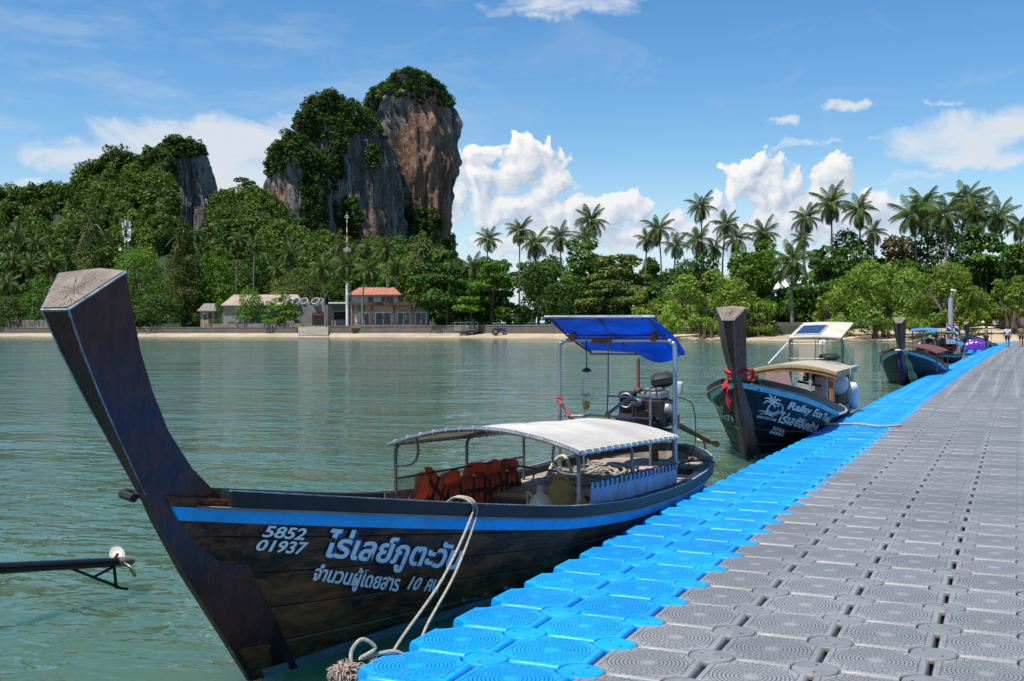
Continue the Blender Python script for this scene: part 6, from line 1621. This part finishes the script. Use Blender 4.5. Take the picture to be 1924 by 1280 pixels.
SEATM = mat('grey_seat_cloth', (.26, .20, .18), .85, .3, 4., col2=(.36, .17, .14))
MB().loft([[Vector((x*k, y_, z)) for x, y_ in ((-.30, 0), (.30, 0), (.30, .10), (-.30, .10))] for z, k in ((.2, 1.08), (.55, 1.04), (.85, .88), (1.10, .70))]).build('covered_seat', SEATM, b2, loc=(-.22, 4.9, 0))
MB().box((0, 5.6, .22), (1.3, 5.2, .04)).build('cabin_floor', mat('red_floor', (.2, .05, .04), .7), b2)
MB().box((.42, 6.0, .7), (.22, .2, .62), None, .02).build('locker', mat('pale_locker', (.5, .52, .52), .5), b2)
MB().tube([(.05, 5.6, .92), (.42, 5.9, .82)], .025, 6).tube([(.25, 5.75, .86), (.2, 5.9, .35)], .02, 6).build('folding_frame', STEELD, b2)
WH = mat('white_fender', (.68, .70, .72), .5, .15, 5.)
PBL = mat('pale_blue_paint', (.32, .48, .58), .5, .2, 4.)
# solar canopy on a steel frame at the stern
yf = 8.35
for x in (-.50, .56): MB().tube(smoothpath([(x, yf, .4), (x, yf, 1.2), (x, yf, 1.55), (x*.96, yf-.05, 1.70)], 4), .03, 8).build('canopy_post', STEELD, b2)
MB().tube(smoothpath([(-.50, yf-.02, 1.35), (-.48, yf-.02, 1.62), (-.38, yf-.02, 1.68), (.45, yf-.02, 1.68)], 4), .02, 8).build('canopy_bar', STEELD, b2)
def cn(u, v): return Vector((lerp(-.50, .56, v)+.10*u, yf-.30+1.6*u, 1.69+.31*u+.02*math.sin(v*PI)))
MB().slab([[cn(i/8, j/8) for j in range(9)] for i in range(9)], .03).build('solar_canopy', mat('cream_canopy', (.46, .425, .35), .8, .15, 2.), b2)
MB().slab([[cn(.10+.62*i, .08+.50*j)+Vector((0, 0, .030)) for j in (0, .5, 1)] for i in (0, .5, 1)], .02).build('panel_frame', mat('silver_frame', (.6, .62, .64), .35, .1, 4., metal=.5), b2)
for k in range(4): MB().slab([[cn(.15+.52*i, .105+.115*k+.105*j)+Vector((0, 0, .046)) for j in (0, 1)] for i in (0, 1)], .006).build('solar_cell', mat('solar_cell', (.012, .022, .09), .15, .3, 3., spec=.7), b2)
MB().lathe([(.04, -.06), (.10, -.04), (.11, .03), (.08, .07), (.02, .08)], (.20, yf-.2, 1.60), 14).build('lamp', WH, b2)
for x in (-.38, .08, .22): MB().tube([(x, yf-.5, 1.2), (x, yf-.5, 1.66)], .010, 6).build('rack_post', STEELD, b2)
for z in (1.28, 1.58): MB().tube([(-.42, yf-.5, z), (.24, yf-.5, z)], .010, 6).build('rack_rail', STEELD, b2)
MB().tube([(.60, yf-.2, 1.68), (.74, 9.2, 1.02)], .014, 6).build('stay', WH, b2); MB().tube([(-.52, yf-.2, 1.60), (-.70, 6.8, 1.2)], .012, 6).build('stay', WH, b2)
MB().box((.42, 7.6, 1.33), (.32, .3, .12), (.1, 0, .3), .05).build('roof_bundle', mat('black_plastic', (.02, .02, .023), .5), b2)
for x, y in ((.74, 7.0), (.76, 8.1), (.70, 8.9)): MB().tube([(x, y, .42), (x, y, 1.08)], .025, 8).build('rear_post', PBL, b2)
MB().box((.50, 8.3, 1.10), (.62, 1.5, .05), None, .01).build('rear_roof', PBL, b2)
engine(b2, (.05, 9.2, .72), (.40, 11.2, .35), .9, False, 6)
t = thing('fender', 'white cylindrical fender leaning at the stern of the cabin boat', 'fender', tuple(H2.l2w((.90, 6.9, .60))), Y2)
MB().lathe([(.02, -.30), (.08, -.26), (.11, -.18), (.11, .18), (.08, .26), (.02, .30)], (0, 0, 0), 16, Matrix.Rotation(.5, 4, 'X')).build('fender_body', WH, t); MB().tube(smoothpath([(0, -.14, .27), (-.02, -.2, .42), (-.03, -.16, .6)], 4), .01, 6).build('fender_rope', ROPE, t)
t = thing('round_float', 'big round white float hanging beside the cabin post', 'float', tuple(H2.l2w((.66, 6.35, .86))), Y2)
MB().lathe([(.22*math.sin(a), -.22*math.cos(a)) for a in np.linspace(.05, PI-.05, 14)], n=20).build('float_body', mat('pearl_float', (.66, .62, .6), .35, .1, 2., trans=.2), t)
# red cloth round the prow
t = thing('prow_garland', 'red cloth garland tied round the prow of the cabin boat', 'garland', B2, Y2)
ring_ = [(.19*math.cos(a), .16+.30*math.sin(a), 1.27+.05*math.cos(2*a)-.07*math.sin(a)) for a in np.linspace(0, 2*PI, 22, endpoint=False)]
MB().tube(ring_, [.025+.008*math.sin(k*1.9) for k in range(22)], 8, closed=True).build('cloth_ring', REDC, t)
ribbon(t, [(-.05, -.18, 1.28), (-.09, -.22, 1.1), (-.07, -.2, .95), (-.05, -.2, .80)], .10, REDC, 'cloth_tail'); ribbon(t, [(-.05, -.18, 1.28), (-.13, -.2, 1.12), (-.15, -.2, 1.0)], .08, REDC, 'cloth_tail')
pr = H2.l2w((.98, 4.4, .55)); rope('grey rope from the cabin boat lying across the blue pontoon edge', [tuple(H2.l2w((.95, 4.0, .62))), tuple(H2.l2w((1.06, 4.0, .50))), (-2.84, 18.9, .40), (-2.78, 18.8, DECK+.02), (-2.3, 19.0, DECK+.018), (-1.9, 18.7, DECK+.018), (-1.6, 19.0, DECK+.02)], .02)

# ---------------------------------------------------------------- boats farther off
BG = mat('greenish_black_hull', (.014, .017, .015), .5, .4, 3., col2=(.032, .036, .030), spec=.12)
def farboat(name, label, o, yaw, L=9., beam=1., stripe=STRT, post=POSTW, planks=BG, top=2.12):
    k = L/9.; H = Hull([(0, 1.22, .06), (.42*k, 1.14, .34*beam), (1.35*k, .98, .72*beam), (2.4*k, .80, .95*beam), (3.6*k, .62, 1.0*beam), (5*k, .47, 1.0*beam), (6.4*k, .40, .95*beam), (7.6*k, .42, .85*beam), (8.4*k, .46, .6*beam), (8.8*k, .5, .3*beam), (L, .5, .03)], L, origin=o, yaw=yaw, ratio=([0, .42, 1.35, 2.6, 4., 6, 8, L], [.3, .22, .34, .52, .70, .78, .7, .4]))
    return H, boat(H, name, label, planks, RAILB, stripe, post, post_top=top, ns=4, fine=24)
H3, b3 = farboat('longtail_boat', 'dark green black longtail boat with purple and green sashes on its prow', (-3.20, 37.75, 0.), -.02, 9.4)
LW3 = lettermat('sign_white_worn', (.40, .43, .38))
def c8(x, y): return (1640+.12474*x, 590+.12474*y)
SASH = {'purple': mat('purple_sash', (.06, .02, .16), .7, .2, 9., trans=.1), 'green': mat('green_sash', (.20, .42, .25), .8, .2, 9., trans=.2), 'white': mat('white_sash', (.6, .6, .56), .8)}
t = thing('prow_sashes', 'long purple and pale green sashes hanging from the prow', 'sashes', (-3.2, 37.75, 0), -.02)
MB().tube([(.17*math.cos(a), .14+.28*math.sin(a), 1.16) for a in np.linspace(0, 2*PI, 16, endpoint=False)], .035, 6, closed=True).build('sash_knot', SASH['white'], t)
for k in range(3): ribbon(t, [(-.02+.02*k, -.16, 1.15), (-.04+.03*k, -.05, .7), (-.02+.04*k, .2, .25), (.0, .45, .02)], .11, SASH['purple'], 'sash')
for k in range(4): ribbon(t, [(.12, -.05, 1.16), (.2+.02*k, -.06, .8), (.27+.05*k, .05, .4), (.30+.06*k, .2, .12)], .10, SASH['green'], 'sash')
BLC = mat('blue_canopy', (.06, .24, .62), .6, .2, 2., trans=.15)
def archroof(parent, y0, y1, w, ze, pk, m, nm='canopy', np_=3, zb=.4, st=STEELD):
    f = lambda u, v: Vector((lerp(-w, w, v), lerp(y0, y1, u), ze+pk*(1-abs(2*v-1)**2)))
    MB().slab([[f(i/6, j/12) for j in range(13)] for i in range(7)], .03).build(nm, m, parent)
    for k in range(np_):
        u = .03+.94*k/(np_-1)
        for v in (.01, .99): p = f(u, v); MB().tube([(p.x, p.y, zb), p], .022, 6).build(nm+'_post', st, parent)
archroof(b3, 2.0, 7.2, .93, 1.02, .22, mat('maroon_canopy', (.13, .05, .04), .7, .3, 2.), 'canopy')
def flatroof(parent, x0, x1, y0, y1, z0, z1, m, nm='stern_canopy'):
    g = [[Vector((lerp(x0, x1, j/6), lerp(y0, y1, i/6), lerp(z0, z1, i/6)+.05*math.sin(PI*j/6))) for j in range(7)] for i in range(7)]
    MB().slab(g, .03).build(nm, m, parent)
    for x in (x0+.06, x1-.06): MB().tube([(x, (y0+y1)/2, .35), (x, (y0+y1)/2, (z0+z1)/2)], .022, 6).build(nm+'_post', RUST, parent)
flatroof(b3, -.55, .45, 8.3, 9.3, 1.72, 1.80, BLC)
engine(b3, (.05, 8.9, .75), (.1, 11., .35), 1., True, 9)
for k, (x, y, z) in enumerate(((.3, 5.4, .95), (.5, 5.0, .8))):
    t = thing('life_jacket', ['bright orange life jacket heaped under the maroon canopy', 'second orange life jacket beside the heaped one'][k], 'life jacket', tuple(H3.l2w((x+.1, y+1.2, z-.22))), .4*k, 'orange life jackets on the third boat')
    for dy in (-.14, .14): MB().box((0, dy, 0), (.12, .22, .36), (.2, .5, 0), .05).build('front_panel', ORG, t)
    MB().tube(smoothpath([(0, -.16, .2), (.05, 0, .36), (0, .16, .2)], 5), .06, 8).build('collar', ORG, t)
H4, b4 = farboat('longtail_boat', 'longtail boat with an arched blue canopy and rolled green awning, behind the sashed one', (-3.25, 71., 0.), PI-.02, 10., top=1.45)
archroof(b4, 2.6, 6.6, .95, .86, .30, BLC)
MB().tube([(-.75, 7.2, 1.55), (0, 7.2, 1.57), (.75, 7.2, 1.55)], .09, 10).build('rolled_awning', mat('green_awning', (.02, .16, .06), .7, .2, 3.), b4)
for x in (-.8, .8): MB().tube(smoothpath([(x, 7.2, .4), (x, 7.2, 1.3), (x*.95, 7.2, 1.53)], 4), .03, 8).build('awning_post', STEELD, b4)
engine(b4, (.05, 9.2, .8), (.1, 11.6, .35), 1.1, True, 12)
MB().tube([(.7, 1.6, .3), (.85, 1.0, 1.2)], .03, 6).build('boat_pole', mat('pale_pole', (.42, .33, .22), .7), b4)
MB().tube([(1.02, 7.4+.36*math.cos(a), .62+.36*math.sin(a)) for a in np.linspace(0, 2*PI, 16, endpoint=False)], .09, 8, closed=True).build('tyre_fender', mat('pale_tyre', (.3, .32, .28), .7), b4)
def flag(x, y, z, label, seed):
    t = thing('flag', label, 'flag', (x, y, 0), YAW, 'red white and blue flags between the boats'); r = random.Random(seed)
    MB().tube([(0, 0, .4), (.1, 0, z)], .014, 6).build('flag_pole', WH, t)
    ms = [mat('flag_red', (.5, .02, .03), .8, .1, 4., trans=.2), mat('flag_white', (.7, .7, .7), .8, .1, 4., trans=.2), mat('flag_blue', (.03, .03, .22), .8, .1, 4., trans=.2)]
    for k, (a, b_, m) in enumerate(((0, .17, 0), (.17, .33, 1), (.33, .67, 2), (.67, .83, 1), (.83, 1, 0))):
        MB().slab([[Vector((.1+.32*v+.1*(1-v)*0, .06*math.sin(v*6+seed), z-.06-.62*lerp(a, b_, q)-.35*v*v)) for v in np.linspace(0, 1, 7)] for q in (0, .5, 1)], .006).build('stripe', ms[m], t)
fx = gxy(1776, 62.); flag(fx[0], fx[1], 2.1, 'drooping flag just left of the grey lamp pile', 1)
fx = gxy(1791, 62.); flag(fx[0], fx[1], 2.1, 'drooping flag just right of the grey lamp pile', 2)
H5, b5 = farboat('longtail_boat', 'farthest longtail boat with a dark prow and white awning near the beach', (-2.95, 90., 0.), -.15, 9.4)
flatroof(b5, -.7, .8, 4., 7.2, 1.75, 1.8, mat('white_awning', (.62, .58, .5), .8), 'awning')
# cargo under a purple sheet on the finger pontoon
cx_, cy2 = -2.15, 80.6
t = thing('covered_cargo', 'heap of cargo under a shiny purple sheet on the finger pontoon', 'cargo', (cx_, cy2, DECK))
PU = mat('purple_sheet', (.10, .012, .30), .3, .3, 3., spec=.6)
g = []
for i in range(37):
    row = []
    for j in range(29):
        u, v = i/36*2-1, j/28*2-1; e = max(0, (1-abs(u)**3)*(1-abs(v)**3)); row.append(Vector((u*.68, v*.6, .70*e**.4+(.10*mn.noise(Vector((u*4, v*4, 2)))-.12*abs(mn.noise(Vector((u*6, v*5, 7)))))*e**.3)))
    g.append(row)
MB().slab(g, .02).build('sheet', PU, t)

# ---------------------------------------------------------------- people
SKIN = mat('skin', (.28, .15, .09), .55, .15, 8.); HAIR = mat('black_hair', (.015, .012, .011), .5, .2, 20.)
def skinmesh(name, pts, edges, rads, m, sub=1):
    me = bpy.data.meshes.new(name); me.from_pydata(pts, edges, []); o = bpy.data.objects.new(name, me); COL.objects.link(o)
    md = o.modifiers.new('s', 'SKIN'); sk = me.skin_vertices[0].data
    for i, r in enumerate(rads): sk[i].radius = (r, r) if not hasattr(r, '__len__') else r
    sk[0].use_root = True
    sb = o.modifiers.new('u', 'SUBSURF'); sb.levels = sub; sb.render_levels = sub
    dg = bpy.context.evaluated_depsgraph_get(); dg.update(); me2 = bpy.data.meshes.new_from_object(o.evaluated_get(dg)); bpy.data.objects.remove(o); bpy.data.meshes.remove(me)
    me2.materials.clear(); me2.materials.append(m); me2.polygons.foreach_set('use_smooth', [True]*len(me2.polygons)); me2.name = name
    return me2
def person(label, x, y, z, rot, shirt, shorts, stride=.2, h=1.62, bag=None, hat=None, look=0.):
    s = h/1.7; t = thing('person', label, 'person', (x, y, z), rot, None, s); J = {}
    # facing +y
    P = [(0, 0, .93), (0, .01, 1.12), (0, .02, 1.32), (0, 0, 1.44), (0, .02, 1.52), (0, .03, 1.60)]
    E_ = [(0, 1), (1, 2), (2, 3), (3, 4), (4, 5)]; R_ = [(.15, .11), (.14, .10), (.17, .11), (.075, .07), (.06, .06), (.08, .095)]
    up = bag is not None
    for sd in (1, -1):
        i = len(P); f = stride*sd; arm = .12*-sd
        P += [(sd*.19, 0, 1.38), (sd*.25, arm*.4-.02, 1.12), (sd*.26, arm+.05, .88), (sd*.26, arm+.10, .78)]; R_ += [.06, .047, .036, .034]
        if up and sd == 1: P[i+1] = (.30, .08, 1.30); P[i+2] = (.24, .06, 1.55); P[i+3] = (.22, .04, 1.62)
        E_ += [(2, i), (i, i+1), (i+1, i+2), (i+2, i+3)]
        i = len(P); P += [(sd*.10, 0, .86), (sd*.11, f*.5+.03, .48), (sd*.11, f-(.05 if f < 0 else 0), .08), (sd*.12, f+.14, .035)]; R_ += [.085, .06, .042, .035]
        E_ += [(0, i), (i, i+1), (i+1, i+2), (i+2, i+3)]
    me = skinmesh('body', P, E_, R_, SKIN); obj('body', me, t)
    # hands with fingers
    for sd, w in ((1, P[9]), (-1, P[17])):
        b = MB(); w = Vector(w)
        if up and sd == 1: continue
        b.box(w+Vector((0, 0, -.03)), (.03, .07, .07), None, .012)
        for k in range(4): b.tube([w+Vector((0, -.028+.019*k, -.06)), w+Vector((-sd*.008, -.026+.019*k, -.10)), w+Vector((-sd*.022, -.024+.019*k, -.125+.008*abs(k-1.5)))], [.009, .008, .006], 5)
        b.tube([w+Vector((0, .03, -.01)), w+Vector((-sd*.01, .05, -.05)), w+Vector((-sd*.02, .045, -.075))], [.011, .009, .007], 5); b.build('hand', SKIN, t)
    SP = [(0, 0, .90), (0, .01, 1.12), (0, .02, 1.33), (0, 0, 1.43)]; SE = [(0, 1), (1, 2), (2, 3)]; SR = [(.165, .13), (.16, .125), (.185, .13), (.085, .08)]
    for q in (6, 14): i = len(SP); a = Vector(P[q]); c = Vector(P[q+1]); SP += [tuple(a), tuple(a.lerp(c, .7))]; SR += [.078, .07]; SE += [(2, i), (i, i+1)]
    obj('shirt', skinmesh('shirt', SP, SE, SR, shirt), t)
    HP = [(0, 0, .94)]; HE = []; HR = [(.165, .13)]
    for q in (10, 18): i = len(HP); a = Vector(P[q]); c = Vector(P[q+1]); HP += [tuple(a), tuple(a.lerp(c, .9))]; HR += [.108, .088]; HE += [(0, i), (i, i+1)]
    obj('shorts', skinmesh('shorts', HP, HE, HR, shorts), t)
    hb_ = MB(); hb_.lathe([(.092, -.05), (.105, .0), (.10, .06), (.06, .105), (.01, .115)], (0, .015, 1.60), 14); hb_.build('hair', HAIR, t)
    b = MB(); b.tube([(0, .10, 1.60), (0, .135, 1.575)], [.010, .016], 6); b.build('nose', SKIN, t)
    for sd in (1, -1): MB().lathe([(.004, -.02), (.018, 0), (.004, .02)], (sd*.088, .02, 1.58), 6).build('ear', SKIN, t); MB().lathe([(.001, -.008), (.010, 0), (.001, .008)], (sd*.034, .112, 1.60), 6).build('eye', HAIR, t)
    MB().box((0, .118, 1.545), (.045, .01, .010)).build('mouth', mat('lip', (.25, .08, .06), .5), t)
    for sd, f in ((1, stride), (-1, -stride)): MB().box((sd*.12, f+.07-(.05 if f < 0 else 0)*.5, .022), (.095, .25, .045), None, .02).build('sandal', STRP, t)
    return t
def clothm(n, c, c2=None): return mat(n, c, .85, .3, 22., col2=c2)
def at_deck(px, d): p = gxy(px, d); return p[0], p[1]
dk = DECK+.01
x, y = at_deck(1893, 83.); person('man in a pale blue and white shirt and dark shorts walking to the beach', x, y, dk, .1, clothm('pale_blue_shirt', (.42, .46, .58), (.55, .5, .56)), clothm('navy_shorts', (.015, .02, .05)), .16, 1.56)
xm, ym = at_deck(1919, 84.5); pm = person('man in an olive shirt carrying a big blue bag on his shoulder', xm, ym, dk, .05, clothm('olive_shirt', (.16, .15, .07)), clothm('dark_shorts', (.05, .035, .035)), .22, 1.60, bag=True)
t = thing('shoulder_bag', 'big dark blue bag on the shoulder of the man in olive', 'bag', (xm+.26, ym+.05, dk+1.56)); MB().lathe([(.05, -.20), (.17, -.14), (.19, 0), (.16, .14), (.04, .19)], n=14).build('bag_body', clothm('blue_bag', (.02, .06, .20)), t); MB().tube(smoothpath([(-.15, 0, .05), (-.2, .05, -.05), (-.12, .05, -.16)], 4), .015, 6).build('bag_strap', STRP, t)
x, y = at_deck(1853, 79.5); person('person in a dark red floral shirt and black shorts beside the purple cargo', x, y, dk, -1.2, clothm('floral_shirt', (.16, .05, .06), (.35, .24, .22)), clothm('black_shorts', (.015, .012, .02)), .1, 1.60)
x, y = at_deck(1847, 96.); t = thing('sun_hat', 'pale wide brimmed hat on a pole above the last boat', 'hat', (x, y, 0)); MB().lathe([(.22, 2.18), (.12, 2.2), (.10, 2.32), (.02, 2.34)], n=14).build('hat', CREAM, t); MB().tube([(0, 0, .4), (0, 0, 2.2)], .02, 6).build('pole', BROWNT, t)
print('objects', len(bpy.data.objects))
